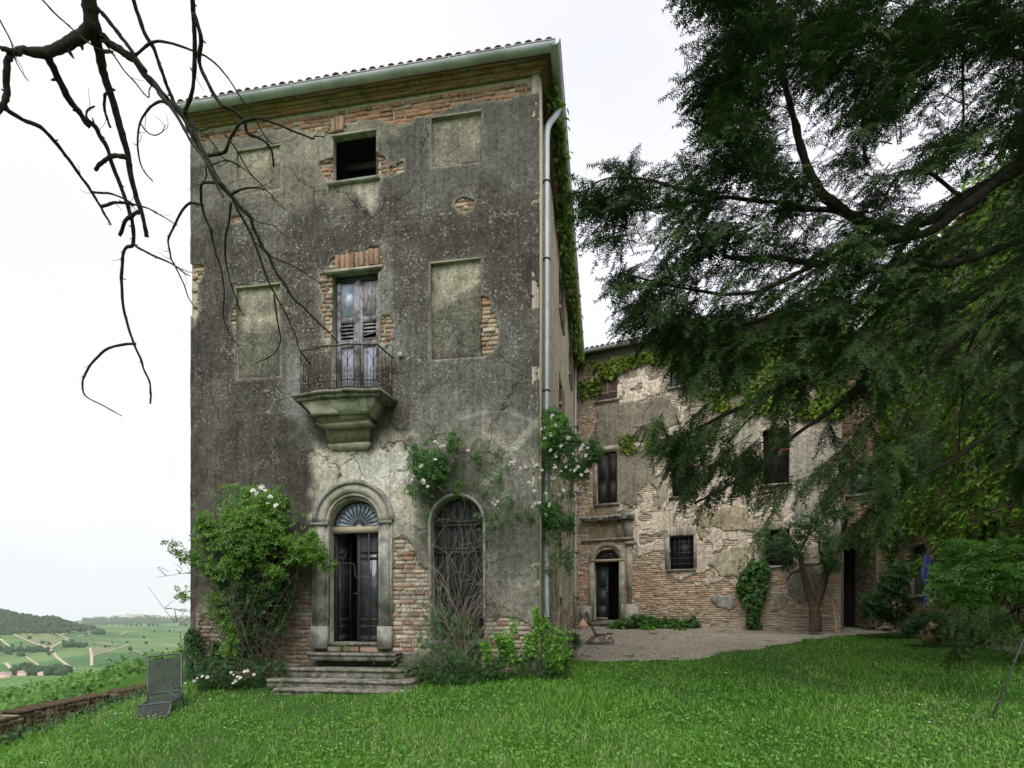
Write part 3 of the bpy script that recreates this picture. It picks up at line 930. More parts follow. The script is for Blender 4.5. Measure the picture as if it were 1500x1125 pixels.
def half_gutter(p0, p1, r, name, mat, parent, n=10, seg=14):
    """half-round gutter open at the top"""
    p0 = np.array(p0, float); p1 = np.array(p1, float); t = unit(p1 - p0); s = unit(np.cross(t, [0, 0, 1.0]))
    th = np.linspace(PI, 2 * PI, n + 1); V = []
    for k in range(seg + 1):
        c = p0 + (p1 - p0) * k / seg + [0, 0, rng.normal(0, .003)]
        for q in (r, r - .008):
            V += [c + s * q * math.cos(a) + np.array([0, 0, q * math.sin(a)]) for a in th]
    m = 2 * (n + 1); F = []
    for k in range(seg):
        for i in range(n):
            a = k * m + i
            F += [(a, a + m, a + m + 1, a + 1), (a + n + 1, a + n + 2, a + m + n + 2, a + m + n + 1)]
        a = k * m
        F += [(a, a + n + 1, a + m + n + 1, a + m), (a + n, a + m + n, a + m + 2 * n + 1, a + 2 * n + 1)]
    o = mk(name, V, np.array(F), mat, parent, True)
    g = Geo()
    L = np.linalg.norm(p1 - p0)
    for d in np.arange(.55, L, 1.05):
        c = p0 + t * d
        hoop = [c + s * (r + .008) * math.cos(a) + np.array([0, 0, (r + .008) * math.sin(a)]) for a in np.linspace(PI, 2 * PI, 9)]
        Geo().tube(hoop, .010, 4).build('gutter_strap', mat, o)
    rim = [p0 + s * r, p1 + s * r]
    Geo().tube(rim, .012, 5).build('gutter_bead', mat, o)
    return o
go = ov + .05
half_gutter((-.10, -go, GZ), (TWL + go + .02, -go, GZ + .005), .098, 'gutter', MAT['zinc'], tower)
half_gutter((TWL + go, -go - .09, GZ), (TWL + go, SIDE_L - .1, GZ), .098, 'gutter', MAT['zinc'], tower, seg=20)
# downpipe by the corner
dp = spline([(TWL + go, .75, GZ - .08), (TWL + go - .01, .74, GZ - .22), (TWL + .24, .52, GZ - .55), (TWL + .12, .40, GZ - .85), (TWL + .10, .38, GZ - 1.2)], 5)
dp = np.vstack([dp, [(TWL + .10, .38, z) for z in np.linspace(10.3, .75, 12)]])
dpo = Geo().tube(dp, .058, 10).build('downpipe', MAT['zinc_pale'], tower, True)
for z in (10.05, 8.55, 6.0, 3.6, 1.6):
    hoop = [(TWL + .10 + .068 * math.cos(a), .38 + .068 * math.sin(a), z) for a in np.linspace(0, 2 * PI, 13)]
    g = Geo().tube(hoop, .012, 4, False)
    g.tube([(TWL, .38, z), (TWL + .05, .38, z)], .01, 4).build('pipe_bracket', MAT['iron_dark'], dpo)

# ---- blind windows: shallow plastered recesses
for k, o in enumerate(BLIND):
    w = empty('blind_window'); w.parent = tower
    dep = .09 if k != 0 else .06
    reveal('reveal', outline_rect(*o), -.004, dep, MAT['stone_pale'], w)
    u0, u1, z0, z1 = o
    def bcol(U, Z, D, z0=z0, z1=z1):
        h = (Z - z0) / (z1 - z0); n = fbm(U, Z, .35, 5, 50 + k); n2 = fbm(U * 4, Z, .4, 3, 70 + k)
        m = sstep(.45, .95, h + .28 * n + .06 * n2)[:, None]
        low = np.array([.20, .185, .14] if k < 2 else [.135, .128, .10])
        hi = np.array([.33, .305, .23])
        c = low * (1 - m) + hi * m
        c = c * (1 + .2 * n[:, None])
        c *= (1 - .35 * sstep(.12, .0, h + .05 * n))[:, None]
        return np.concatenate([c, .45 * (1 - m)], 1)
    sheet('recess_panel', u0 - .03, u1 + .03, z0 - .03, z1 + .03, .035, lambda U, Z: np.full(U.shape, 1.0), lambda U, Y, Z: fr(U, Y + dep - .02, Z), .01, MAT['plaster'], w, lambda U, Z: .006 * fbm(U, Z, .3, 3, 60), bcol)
    # frayed lintel edge
    bx('lintel_edge', u0 - .015, u1 + .01, -.012, .05, z1 - .004, z1 + .016, MAT['mortar'], w, .003)

# ---- upper window: empty dark opening
w = empty('upper_window'); w.parent = tower
u0, u1, z0, z1 = o_up
reveal('reveal', outline_rect(u0, u1, z0, z1), -.004, .13, MAT['stone_pale'], w)
bx('sill', u0 - .10, u1 + .08, -.07, .16, z0 - .05, z0, MAT['stone'], w, .004)
bx('lintel', u0 - .03, u1 + .01, -.02, .08, z1, z1 + .035, MAT['stone_pale'], w, .004)
bx('inner_beam', u0, u1, .5, .6, z1 - .28, z1 - .16, MAT['wood_dark'], w)

# ---- left ground window behind the rose bush: iron bars
w = empty('barred_window'); w.parent = tower
u0, u1, z0, z1 = o_gl
reveal('reveal', outline_rect(u0, u1, z0, z1), -.004, .3, MAT['stone'], w)
bx('pane', u0, u1, .2, .22, z0, z1, MAT['glass'], w)
bx('sill', u0 - .12, u1 + .12, -.09, .2, z0 - .09, z0, MAT['stone'], w, .004)
for i in range(6):
    x = u0 + (u1 - u0) * (i + .5) / 6
    Geo().tube([(x, .05, z0), (x, .05, z1)], .013, 5).build('bar', MAT['iron_dark'], w)
for i in range(4):
    z = z0 + (z1 - z0) * (i + .5) / 4
    bx('cross_bar', u0, u1, .035, .06, z - .012, z + .012, MAT['iron_dark'], w)

# ---- balcony door with louvred shutters
w = empty('balcony_door'); w.parent = tower
u0, u1, z0, z1 = o_bal
reveal('reveal', outline_rect(u0, u1, z0, z1), -.004, .24, MAT['stone_pale'], w)
bx('lintel', u0 - .14, u1 + .06, -.05, .05, z1 - .01, z1 + .06, MAT['stone_pale'], w, .008)
bx('door_head', u0, u1, .13, .20, z1 - .12, z1, MAT['wood_dark'], w)
um = (u0 + u1) / 2
def zpx(y): return TW.at(520, y, .15)[1]
for side_k, (xa, xb) in enumerate(((u0 + .02, um - .012), (um + .012, u1 - .02))):
    y0, y1 = .145, .19
    st = .085
    yb = [zpx(588), zpx(509), zpx(500), zpx(473), zpx(465), zpx(410), z1 - .1]
    for (za, zb) in ((yb[0], yb[0] + .09), (yb[1], yb[2]), (yb[3], yb[4]), (yb[5], yb[6])):
        bx('rail', xa + st + .001, xb - st - .001, y0, y1, za, zb, MAT['wood_grey'], w)
    for (ta, tb) in ((xa, xa + st), (xb - st, xb)):
        bx('stile', ta, tb, y0 - .004, y1, z0 + .01, z1 - .1, MAT['wood_grey'], w, .002)
    bx('lower_panel', xa + st, xb - st, y0 + .022, y1 - .006, yb[0] + .09, yb[1], MAT['blue_panel'], w)
    if side_k == 0:
        bx('pane', xa + st, xb - st, y0 + .022, y1 - .006, yb[4], yb[5], MAT['glass_pale'], w)
    else:
        for q in range(3):
            ww = (xb - xa - 2 * st) / 3
            bx('plank', xa + st + q * ww + .002, xa + st + (q + 1) * ww - .002, y0 + .012, y1 - .006, yb[4], yb[5], MAT['wood_grey'], w, .002)
    nl = 5
    for q in range(nl):
        zc = yb[2] + (yb[3] - yb[2]) * (q + .5) / nl
        hh = .030
        g = Geo()
        V = np.array([[xa + st, y0 + .004, zc - hh], [xb - st, y0 + .004, zc - hh], [xb - st, y1 - .005, zc + hh], [xa + st, y1 - .005, zc + hh]])
        if side_k == 1 and q == 1: V[1, 2] += .07; V[2, 2] += .07
        V = np.concatenate([V, V + [0, 0, .012]])
        g.add(V, np.array([[3, 2, 1, 0], [4, 5, 6, 7], [0, 1, 5, 4], [1, 2, 6, 5], [2, 3, 7, 6], [3, 0, 4, 7]])).build('louvre', MAT['wood_grey'], w)
bx('meeting_strip', um - .035, um + .035, .125, .15, z0 + .01, z1 - .1, MAT['wood_grey'], w, .002)

# ---- balcony: slab, stepped corbel, wrought iron railing
BL, BRR, BP = 2.69, 4.47, .66
bal = empty('balcony'); bal.parent = tower
def slab_outline(gr=0.0, n=14):
    """plan of the balcony: a shallow bowed front with swept ears"""
    pts = [(BL - .03 - gr, .0)]
    for t in np.linspace(0, 1, n):
        x = BL + .05 - gr + (BRR - BL - .10 + 2 * gr) * t
        bow = .62 + .10 * math.sin(PI * t) ** 1.5 + .03 * math.cos(6 * PI * t) * (1 - abs(2 * t - 1))
        pts.append((x, -bow - gr))
    pts.append((BRR + .03 + gr, .0))
    return np.array(pts)
def slab_prism(gr, z0, z1, nm, mat):
    Geo().prism(slab_outline(gr)[::-1], z0, z1, lambda a, b, d: (a, b, d)).build(nm, mat, bal)
ZS = SLAB_T
slab_prism(.05, ZS - .055, ZS, 'slab', MAT['stone_step'])
slab_prism(.0, ZS - .12, ZS - .056, 'slab_moulding', MAT['stone_step'])
# corbel in three stages, each smaller
def frustum(xa, xb, out_t, out_b, xa2, xb2, z0, z1, nm, mat):
    V = [(xa2, .03, z0), (xb2, .03, z0), (xb2, -out_b, z0), (xa2, -out_b, z0), (xa, .03, z1), (xb, .03, z1), (xb, -out_t, z1), (xa, -out_t, z1)]
    V = np.array(V) + rng.normal(0, .006, (8, 3))
    Geo().add(V, np.array([[3, 2, 1, 0], [4, 5, 6, 7], [0, 1, 5, 4], [1, 2, 6, 5], [2, 3, 7, 6], [3, 0, 4, 7]])).build(nm, mat, bal)
cz = [TW.at(510, 655)[1], TW.at(510, 633)[1], TW.at(510, 618, -.3)[1], ZS - .121]
frustum(2.84, 4.32, .58, .46, 3.0, 4.15, cz[2] + .1, cz[3], 'corbel_top', MAT['corbel'])
frustum(3.05, 4.10, .43, .38, 3.08, 4.06, cz[2] - .02, cz[2] + .1, 'corbel_core', MAT['corbel_raw'])
frustum(3.03, 4.11, .40, .22, 3.16, 4.0, cz[1], cz[2] - .02, 'corbel_middle', MAT['corbel'])
frustum(3.12, 4.02, .20, .12, 3.17, 3.98, cz[0] + .03, cz[1], 'corbel_core', MAT['corbel_raw'])
frustum(3.14, 4.02, .16, .02, 3.2, 3.95, cz[0] - .08, cz[0] + .03, 'corbel_foot', MAT['corbel'])
# a broken plaster skin on the corbel faces (missing at the middle)
def cskin(U, Z):
    m = poly_sdf([(3.42, cz[2] + .3), (4.0, cz[2] + .3), (4.05, cz[2] + .02), (3.55, cz[2] + .02)], U, Z)
    m2 = poly_sdf([(3.50, cz[2] - .03), (4.02, cz[2] - .03), (3.98, cz[1] + .03), (3.62, cz[1] + .05)], U, Z)
    return -np.maximum(m, m2) + .05 * fbm(U, Z, .12, 3, 81)
sheet('corbel_skin', 3.0, 4.15, cz[2] + .1, cz[3] - .01, .03, cskin, lambda U, Y, Z: fr(np.clip(U, 3.57 - (.70 + .07 * (Z - cz[2])), 3.57 + .70), -.505 - .10 * (Z - cz[2] - .1) / (cz[3] - cz[2] - .1) + Y, Z), .03, MAT['corbel'], bal, lambda U, Z: .012 * fbm(U, Z, .2, 3, 82))
# railing
rail = Geo()
path = slab_outline(-.06, 22)
path = np.vstack([[path[0, 0], -.02], path[1:-1], [path[-1, 0], -.02]])
seg = np.r_[0, np.cumsum(np.linalg.norm(np.diff(path, axis=0), axis=1))]
def on_path(s):
    return np.array([np.interp(s, seg, path[:, 0]), np.interp(s, seg, path[:, 1])])
RH = .86
Lp = seg[-1]
for nm, z, r in (('top_rail', ZS + RH, .014), ('lower_rail', ZS + .20, .011), ('bottom_rail', ZS + .07, .013)):
    Geo().tube([(*on_path(s), z) for s in np.linspace(0, Lp, 46)], r, 6).build(nm, MAT['iron'], bal)
nb = 23
bars = np.linspace(.02, Lp - .02, nb)
for s in bars:
    x, y = on_path(s)
    Geo().tube([(x, y, ZS), (x, y, ZS + RH)], .008, 5).build('baluster', MAT['iron'], bal)
def spiral(c, r, a0, turns, n=14, flip=1):
    t = np.linspace(0, 1, n)
    return [(c[0] + flip * r * (1 - .75 * q) * math.cos(a0 + turns * 2 * PI * q), c[1] + r * (1 - .75 * q) * math.sin(a0 + turns * 2 * PI * q)) for q in t]
for i in range(nb - 1):
    sc0 = (bars[i] + bars[i + 1]) / 2; hw = (bars[i + 1] - bars[i]) / 2
    if hw < .02: continue
    f = 1 if i % 2 else -1
    curves = []
    r = hw * .62
    curves.append(spiral((f * hw * .3, .72), r, -PI / 2, 1.2, 14, f) )
    curves.append([(f * hw * .3, .72 - r)] + [(f * hw * (.3 - 1.2 * math.sin(q * PI) ), .72 - r - q * .30) for q in np.linspace(.1, 1, 8)] + spiral((-f * hw * .25, .36), r * .8, PI / 2, 1.1, 12, f))
    curves.append(spiral((0, .135), r * .8, PI / 2, 1.3, 12, f))
    curves.append(spiral((f * hw * .1, .27), r * .6, -PI / 2, 1.2, 10, -f))
    g = Geo()
    for c in curves:
        g.tube([(*on_path(sc0 + a), ZS + b) for a, b in c], .0052, 4)
    g.build('scroll', MAT['iron'], bal)

# ---- main doorway
w = empty('entrance_doorway'); w.parent = tower
P = outline_arch(d0, d1, D_Z, D_S)
reveal('reveal', P, -.01, .34, MAT['stone_pale'], w)
dc = (d0 + d1) / 2; dr = (d1 - d0) / 2
SUR = [TW.at(459, 860)[0], TW.at(575, 860)[0]]
zp = TW.at(519, 917)[1]
for nm, sgn, xa, xb in (('door_pilaster', -1, SUR[0] + .05, d0 - .06), ('door_pilaster', 1, d1 + .06, SUR[1] - .05)):
    g = Geo()
    g.box(xa, xb, -.075, .03, zp, D_S + .02)
    lo, hi = min(xa, xb), max(xa, xb)
    g.build(nm, MAT['stone'], w)
    g = Geo()
    if sgn < 0: g.box(xa - .05, xa - .002, -.045, .03, zp, D_S + .02); g.box(xb + .002, d0 + .004, -.05, .03, zp, D_S + .02)
    else: g.box(xb + .002, xb + .05, -.045, .03, zp, D_S + .02); g.box(d1 - .004, xa - .002, -.05, .03, zp, D_S + .02)
    g.build('pilaster_fillet', MAT['stone'], w)
    g = Geo().box(lo - .07, hi + .06, -.105, .03, D_Z - .12, zp - .002)
    g.build('plinth_block', MAT['stone'], w)
    bx('impost', lo - .06, hi + .06, -.095, .03, D_S + .021, D_S + .085, MAT['stone'], w, .004)
RS = (SUR[1] - SUR[0]) / 2
def ring(r0, r1, y0, nm, mat, za=.0):
    th = np.linspace(.02, PI - .02, 25)
    V, F = [], []
    for t in th:
        c, s = math.cos(t), math.sin(t)
        V += [(dc + r0 * c, y0, D_S + .086 + r0 * s * .97), (dc + r1 * c, y0 + .006, D_S + .086 + r1 * s * .97), (dc + r1 * c, .03, D_S + .086 + r1 * s * .97), (dc + r0 * c, .03, D_S + .086 + r0 * s * .97)]
    for i in range(len(th) - 1):
        a = 4 * i; b = a + 4
        F += [(a, a + 1, b + 1, b), (a + 1, a + 2, b + 2, b + 1), (a + 3, a, b, b + 3)]
    F += [(0, 3, 2, 1), (len(V) - 4, len(V) - 3, len(V) - 2, len(V) - 1)]
    mk(nm, V, [np.array(F)], mat, w)
ring(dr - .005, dr + .06, -.045, 'arch_inner_moulding', MAT['stone_pale'])
ring(dr + .062, RS - .07, -.07, 'arch_band', MAT['stone_pale'])
ring(RS - .068, RS + .015, -.105, 'arch_outer_moulding', MAT['stone'])
bx('threshold', d0 - .02, d1 + .02, -.10, .5, D_Z - .055, D_Z - .001, MAT['stone_step'], w, .004)
for i, (xa, xb) in enumerate(((.0, .28), (.30, .62), (.64, 1.0))):
    L = d1 - d0
    o = bpy.data.objects.new('brick', BRM[i]); COL.objects.link(o); o.parent = w
    o.location = (d0 + L * (xa + xb) / 2, -.02, D_Z - .125); o.scale = (L * (xb - xa) * .97, .1, .12); o.color = (.33, .21, .14, 1) if i else (.2, .18, .12, 1)
tz = TW.at(519, 781, .2)[1]; tz2 = TW.at(519, 772, .2)[1]
bx('transom', d0, d1, .14, .26, tz, tz2, MAT['wood_pale'], w)
# fanlight
fan = Geo()
yf = .22
k = 16
th = np.linspace(0, PI, k + 1)
V = [(dc, yf, tz2)] + [(dc + dr * math.cos(t), yf, min(D_S + dr * math.sin(t) + 0, 99)) for t in th] + [(dc - dr, yf, tz2), (dc + dr, yf, tz2)]
mk('fanlight_pane', V, np.array([[0, i + 1, i + 2] for i in range(k)] + [[0, k + 1, k + 2], [0, k + 3, 1]]), MAT['glass_pale'], w)
rf = dr * .97
for i in range(13):
    t = PI * (i + .5) / 13
    for f in (-1, 1):
        pts = []
        for q in np.linspace(.18, 1, 8):
            a = t + f * .15 * math.sin(PI * q)
            pts.append((dc + rf * q * math.cos(a), yf - .03, tz2 + .02 + (rf * .97) * q * math.sin(a)))
        Geo().tube(pts, .008, 4).build('fanlight_petal', MAT['iron_dark'], w)
hub = [(dc + .085 * math.cos(t), yf - .03, tz2 + .005 + .085 * math.sin(t)) for t in np.linspace(0, PI, 9)]
Geo().tube(hub, .014, 5).build('fanlight_hub', MAT['iron_dark'], w)
arc = [(dc + rf * math.cos(t), yf - .03, D_S + rf * math.sin(t)) for t in np.linspace(0, PI, 17)]
Geo().tube(arc, .02, 5).build('fanlight_rim', MAT['wood_dark'], w)
# right leaf closed: glazed with iron bars in front
dm = TW.at(524, 860, .25)[0]
def leaf(parent, xa, xb, y0, nm, fn=lambda x, y, z: (x, y, z)):
    g = Geo()
    def b(x0, x1, ya, yb, z0, z1, g=g):
        V = np.array([[x, y, z] for z in (z0, z1) for y in (ya, yb) for x in (x0, x1)], float)
        g.add([fn(*v) for v in V], BOXF)
    zt = tz - .005
    b(xa, xa + .07, y0, y0 + .045, D_Z, zt); b(xb - .06, xb, y0, y0 + .045, D_Z, zt)
    for (za, zb) in ((D_Z, D_Z + .13), (D_Z + .28, D_Z + .34), (D_Z + .42, D_Z + .48), (zt - .52, zt - .48), (zt - .40, zt - .35), (zt - .06, zt)):
        b(xa + .071, xb - .061, y0 + .003, y0 + .042, za, zb)
    g.build(nm, MAT['wood_dark'], parent)
    gl = Geo(); b(xa + .06, xb - .05, y0 + .018, y0 + .026, D_Z + .1, zt - .03, gl); gl.build('door_glass', MAT['glass'], parent)
leaf(w, dm, d1, .22, 'door_leaf')
for i in range(2):
    x = dm + (d1 - dm) * (.5 + .42 * i) - .01
    Geo().tube([(x, .17, D_Z), (x, .17, tz)], .017, 6).build('door_bar', MAT['iron_dark'], w)
Geo().tube([(dm + .035, .215, D_Z + .98), (dm + .035, .16, D_Z + .98), (dm - .05, .16, D_Z + .97)], .014, 6).build('door_handle', MAT['iron_dark'], w)
# left leaf swung inwards
ang = math.radians(78)
leaf(w, 0, .5, 0, 'open_door_leaf', lambda x, y, z: (d0 + .03 + x * math.cos(ang) - y * math.sin(ang), .27 + x * math.sin(ang) + y * math.cos(ang), z))

# ---- second arched opening: glazed doors behind an iron lattice, overgrown
w = empty('arched_window'); w.parent = tower
reveal('reveal', outline_arch(a0, a1, A_Z, A_S), -.004, .3, MAT['stone'], w)
ac = (a0 + a1) / 2; ar = (a1 - a0) / 2
PA = outline_arch(a0 + .005, a1 - .005, A_Z, A_S)
mk('dark_glazing', fr(PA[:, 0], np.full(len(PA), .24), PA[:, 1]), np.arange(len(PA))[None], MAT['glass_dark'], w)
for x in np.linspace(a0 + .05, a1 - .05, 8):
    zt = A_S + math.sqrt(max(0, ar ** 2 - (x - ac) ** 2)) - .01
    bx('mullion', x - .011, x + .011, .16, .19, A_Z, zt, MAT['wood_dark'], w)
for z in (A_Z + .12, A_Z + .5, A_S - .55, A_S - .48, A_S - .02, A_S + .05):
    bx('glazing_rail', a0 + .002, a1 - .002, .15, .158, z - .025, z + .025, MAT['wood_dark'], w)
arcm = [(ac + (ar + .035) * math.cos(t), -.012, A_S + (ar + .035) * math.sin(t)) for t in np.linspace(0, PI, 19)]
Geo().tube([(a1 + .035, -.012, A_Z)] + arcm + [(a0 - .035, -.012, A_Z)], .035, 6).build('window_surround', MAT['stone'], w)
bx('sill', a0 - .1, a1 + .1, -.08, .2, A_Z - .1, A_Z, MAT['stone'], w, .004)

# ---- steps
SX = lambda x, y, yl: TW.at(x, y, yl)
for (xl, xr, yp, yl, name, hh) in ((447, 578, 957, -.42, 'top_step', .15), (408, 592, 980, -.80, 'step', .20), (388, 602, 997, -1.16, 'step', .17), (398, 600, 1011, -1.42, 'bottom_slab', .14)):
    xa, z = SX(xl, yp + 2, yl); xb, _ = SX(xr, yp - 3, yl)
    z = SX((xl + xr) / 2, yp, yl)[1]
    r = .22 if name == 'step' else .05
    pts = [(xa, .0), (xa, yl + .04), (xa + .05, yl)] + [(x, yl + rng.normal(0, .008)) for x in np.linspace(xa + .2, xb - r - .1, 8)] + [(xb - r + r * math.sin(t), yl + r - r * math.cos(t)) for t in np.linspace(0, PI / 2, 6)] + [(xb, .0)]
    g = Geo()
    P1 = np.array(pts)
    nose = .05
    g.prism(P1, z - nose, z, lambda a, b, d: (a, b, d))
    c0 = P1.mean(0)
    P2 = P1 + np.where(P1[:, 1:] < -.01, [[0, .03]], [[0, 0]])
    g.prism(P2, z - hh, z - nose - .0015, lambda a, b, d: (a, b, d))
    g.build(name, MAT['stone_step'], tower)
# insulator stub and old wire hook by the balcony
Geo().tube([(4.62, -.06, 6.72), (4.62, .02, 6.72)], .055, 10).build('wall_insulator', MAT['stone_pale'], tower)
# ================================================================ courtyard wing
wing = empty('courtyard_wing', (WG.O[0], WG.O[1], 0), WG.rz,
             'three storey brick wing with flaking pale render and small barred windows across the courtyard', 'building')
wr = lambda *a: WG.rect(*a)
W_EAVE = 11.95
w_sh = wr(876, 904, 543, 586); w_b = wr(982, 1012, 521, 566); w_b2 = wr(1085, 1116, 500, 545)
m_a = wr(875, 904, 662, 738); m_b = wr(984, 1018, 655, 727); m_c = wr(1118, 1156, 628, 709)
g_a = wr(981, 1016, 785, 834); g_b = wr(1119, 1157, 776, 829)
wd0, wd1 = WG.at(871, 870)[0], WG.at(907, 870)[0]
wdz = WG.at(889, 908)[1]; wds = WG.at(889, 823)[1]
W_OPEN = [w_sh, w_b, w_b2, m_a, m_b, m_c, g_a, g_b]
def w_open(U, Z):
    d = np.full(U.shape, -1e9)
    for o in W_OPEN: d = np.maximum(d, rect_sdf(*o, U, Z))
    return np.maximum(d, arch_sdf(wd0, wd1, wdz, wds, U, Z))
W_PATCH = [(p, c) for p, c in [
    ([(872, 600), (895, 592), (935, 588), (985, 575), (1000, 620), (960, 640), (915, 652), (900, 668), (870, 668)], (.25, .225, .17)),
    ([(905, 658), (950, 650), (965, 690), (942, 705), (936, 735), (925, 742), (905, 735)], (.31, .28, .215)),
    ([(1025, 760), (1045, 745), (1080, 740), (1108, 760), (1100, 775), (1060, 778), (1035, 775)], (.46, .39, .27)),
    ([(1018, 745), (1030, 740), (1035, 760), (1028, 790), (1018, 775)], (.36, .30, .19)),
    ([(1150, 640), (1236, 620), (1236, 820), (1215, 830), (1190, 790), (1165, 760), (1150, 700)], (.38, .355, .29)),
    ([(1158, 835), (1190, 822), (1205, 850), (1200, 880), (1170, 885), (1155, 865)], (.25, .235, .19)),
    ([(1075, 800), (1110, 795), (1118, 830), (1090, 850), (1050, 845), (1040, 825)], (.52, .46, .34)),
    ([(955, 700), (985, 690), (985, 730), (965, 745)], (.42, .38, .29)),
    ([(862, 772), (925, 762), (925, 790), (862, 795)], (.30, .25, .165)),
    ([(868, 745), (905, 742), (915, 765), (862, 772)], (.25, .20, .12)),
    ([(1045, 878), (1070, 868), (1080, 885), (1050, 892)], (.30, .30, .28)),
    ([(1020, 620), (1110, 600), (1115, 690), (1040, 700)], (.40, .37, .29)),
    ([(1128, 872), (1150, 868), (1152, 890), (1130, 895)], (.40, .36, .27)),
]]
W_PW = [(WG.poly(p), np.array(c)) for p, c in W_PATCH]
def w_keep(U, Z):
    d = np.full(U.shape, -1e9)
    for P, c in W_PW: d = np.maximum(d, poly_sdf(P, U, Z))
    return np.minimum(d + .16 * fbm(U, Z, .5, 4, 90) + .03 * fbm(U, Z, .12, 3, 91), -w_open(U, Z))
def w_col(U, Z, D):
    n = fbm(U, Z, .9, 5, 92); n2 = fbm(U, Z, .25, 4, 93)
    best = np.full(U.shape, -1e9); c = np.tile(np.array([.4, .36, .27]), (len(U), 1))
    for P, q in W_PW:
        d = poly_sdf(P, U, Z); m = d > best
        c[m] = q; best = np.where(m, d, best)
    c = c * (1 + .22 * n[:, None] + .12 * n2[:, None])
    e = sstep(.06, 0, D)[:, None] * .5
    c = c * (1 - e) + np.array([.46, .42, .34]) * e
    return np.concatenate([c, .1 + 0 * n[:, None]], 1)
sheet('render_patches', 0, WGL, 0.9, W_EAVE, .05, w_keep, lambda U, Y, Z: fr(U, Y - .022, Z), .05, MAT['plaster'], wing, t_disp, w_col)
sheet('wall_core', -.45, WGL, 0, W_EAVE + .3, .11, lambda U, Z: -w_open(U, Z) - .02, lambda U, Y, Z: fr(U, Y + .026, Z), .1, MAT['mortar'], wing)
def w_brick_col(U, Z):
    r = rng.random(len(U)); n = fbm(U, Z, 1.3, 4, 95)
    lime = np.array([.70, .60, .49]); red = np.array([.54, .33, .21]); tan = np.array([.58, .48, .36]); brn = np.array([.44, .37, .28])
    X = U / WGL
    low = sstep(4.0, 3.2, Z + .5 * n)            # brick red belt above the foot of the wall
    foot = sstep(2.1, 1.7, Z + .4 * n)
    left = sstep(.16, .05, X + .05 * n)
    c = np.tile(lime, (len(U), 1))
    k = np.clip(r + .5 * n, 0, 1)
    c = c * k[:, None] + tan * (1 - k)[:, None]
    up = sstep(6.8, 7.6, Z)[:, None] * .5; c = c * (1 - up) + np.array([.37, .31, .24]) * up
    a = np.clip(.85 * low + .5 * left, 0, 1)[:, None] * (r > .25)[:, None]; c = c * (1 - a) + red * a
    a = (.8 * foot)[:, None]; c = c * (1 - a) + (brn if True else 0) * a
    return c
lay_bricks(wing, lambda U, Z: np.where(w_open(U, Z) > 0, 1, .05 - w_keep(U, Z)), -.4, WGL, 1.0, W_EAVE, w_brick_col, y=.004, nmax=300,
           prio=lambda U, Z: U * .25 - Z, course=.080, length=.25, jit=.010, blocked=w_open)
# broken skin of limewash left on the upper brickwork
LW = WG.poly([(915, 640), (1000, 600), (1238, 600), (1238, 815), (1120, 835), (1020, 850), (930, 815), (910, 740)])
LW2 = WG.poly([(905, 545), (985, 530), (990, 590), (905, 592)])
def lw_keep(U, Z):
    d = np.maximum(poly_sdf(LW, U, Z), poly_sdf(LW2, U, Z) - .12)
    return np.minimum(np.minimum(d + .5 * fbm(U, Z, .6, 5, 96), .10 + .55 * fbm(U, Z, .38, 5, 97)), -w_open(U, Z))
def lw_col(U, Z, D):
    n = fbm(U, Z, .7, 5, 98)
    c = np.array([.67, .58, .475]) * (1 + .16 * n[:, None])
    return np.concatenate([c, .05 + 0 * n[:, None]], 1)
sheet('limewash', 0, WGL, 1.2, W_EAVE - .2, .06, lw_keep, lambda U, Y, Z: fr(U, Y - .012, Z), .03, MAT['plaster'], wing, t_disp, lw_col)
g = Geo()
g.box(.0, WGL, 3.5, 3.6, 0, W_EAVE + .3); g.box(WGL - .10, WGL, .03, 3.5, 0, W_EAVE + .3); g.box(0, .1, .1, 3.5, 0, W_EAVE + .3)
g.build('rear_walls', MAT['mortar'], wing)
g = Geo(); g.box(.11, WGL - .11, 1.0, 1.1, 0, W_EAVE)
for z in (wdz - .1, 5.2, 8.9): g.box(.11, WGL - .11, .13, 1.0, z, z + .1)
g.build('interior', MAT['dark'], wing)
# roof
wroof = Geo()
V = [(-1.2, -.34, W_EAVE + .14), (WGL + .3, -.34, W_EAVE + .14), (WGL + .3, 3.8, W_EAVE + 1.0), (-1.2, 3.8, W_EAVE + 1.0)]
V = np.array(V + [(a, b, c - .06) for a, b, c in V])
wroof.add(V, np.array([[0, 1, 2, 3], [7, 6, 5, 4], [0, 4, 5, 1], [1, 5, 6, 2], [2, 6, 7, 3], [3, 7, 4, 0]]))
wro = wroof.build('roof', MAT['tile'], wing)
for i in range(46):
    tile(wro, -.02 + i * .205, -.40, W_EAVE + .18, 0, .2)
for i in range(46):
    tile(wro, .05 + i * .205, .0, W_EAVE + .28, 0, .2)
half_gutter((-.05, -.46, W_EAVE + .12), (WGL + .2, -.46, W_EAVE + .10), .085, 'gutter', MAT['zinc_pale'], wing)
bx('cornice', 0, WGL, -.05, .02, W_EAVE - .04, W_EAVE + .07, MAT['mortar'], wing, .004)
pipe = np.vstack([spline([(.0, -.46, W_EAVE + .04), (.0, -.45, W_EAVE - .12), (-.12, -.28, W_EAVE - .45), (-.14, -.22, W_EAVE - .7)], 5), [(-.14, -.22, z) for z in np.linspace(10.8, 1.55, 8)]])
po = Geo().tube(pipe, .05, 8).build('downpipe', MAT['zinc_pale'], wing, True)
for z in (9.2, 6.6, 4.2, 2.4):
    bx('pipe_bracket', -.205, -.075, -.285, -.0, z, z + .03, MAT['iron_dark'], po)

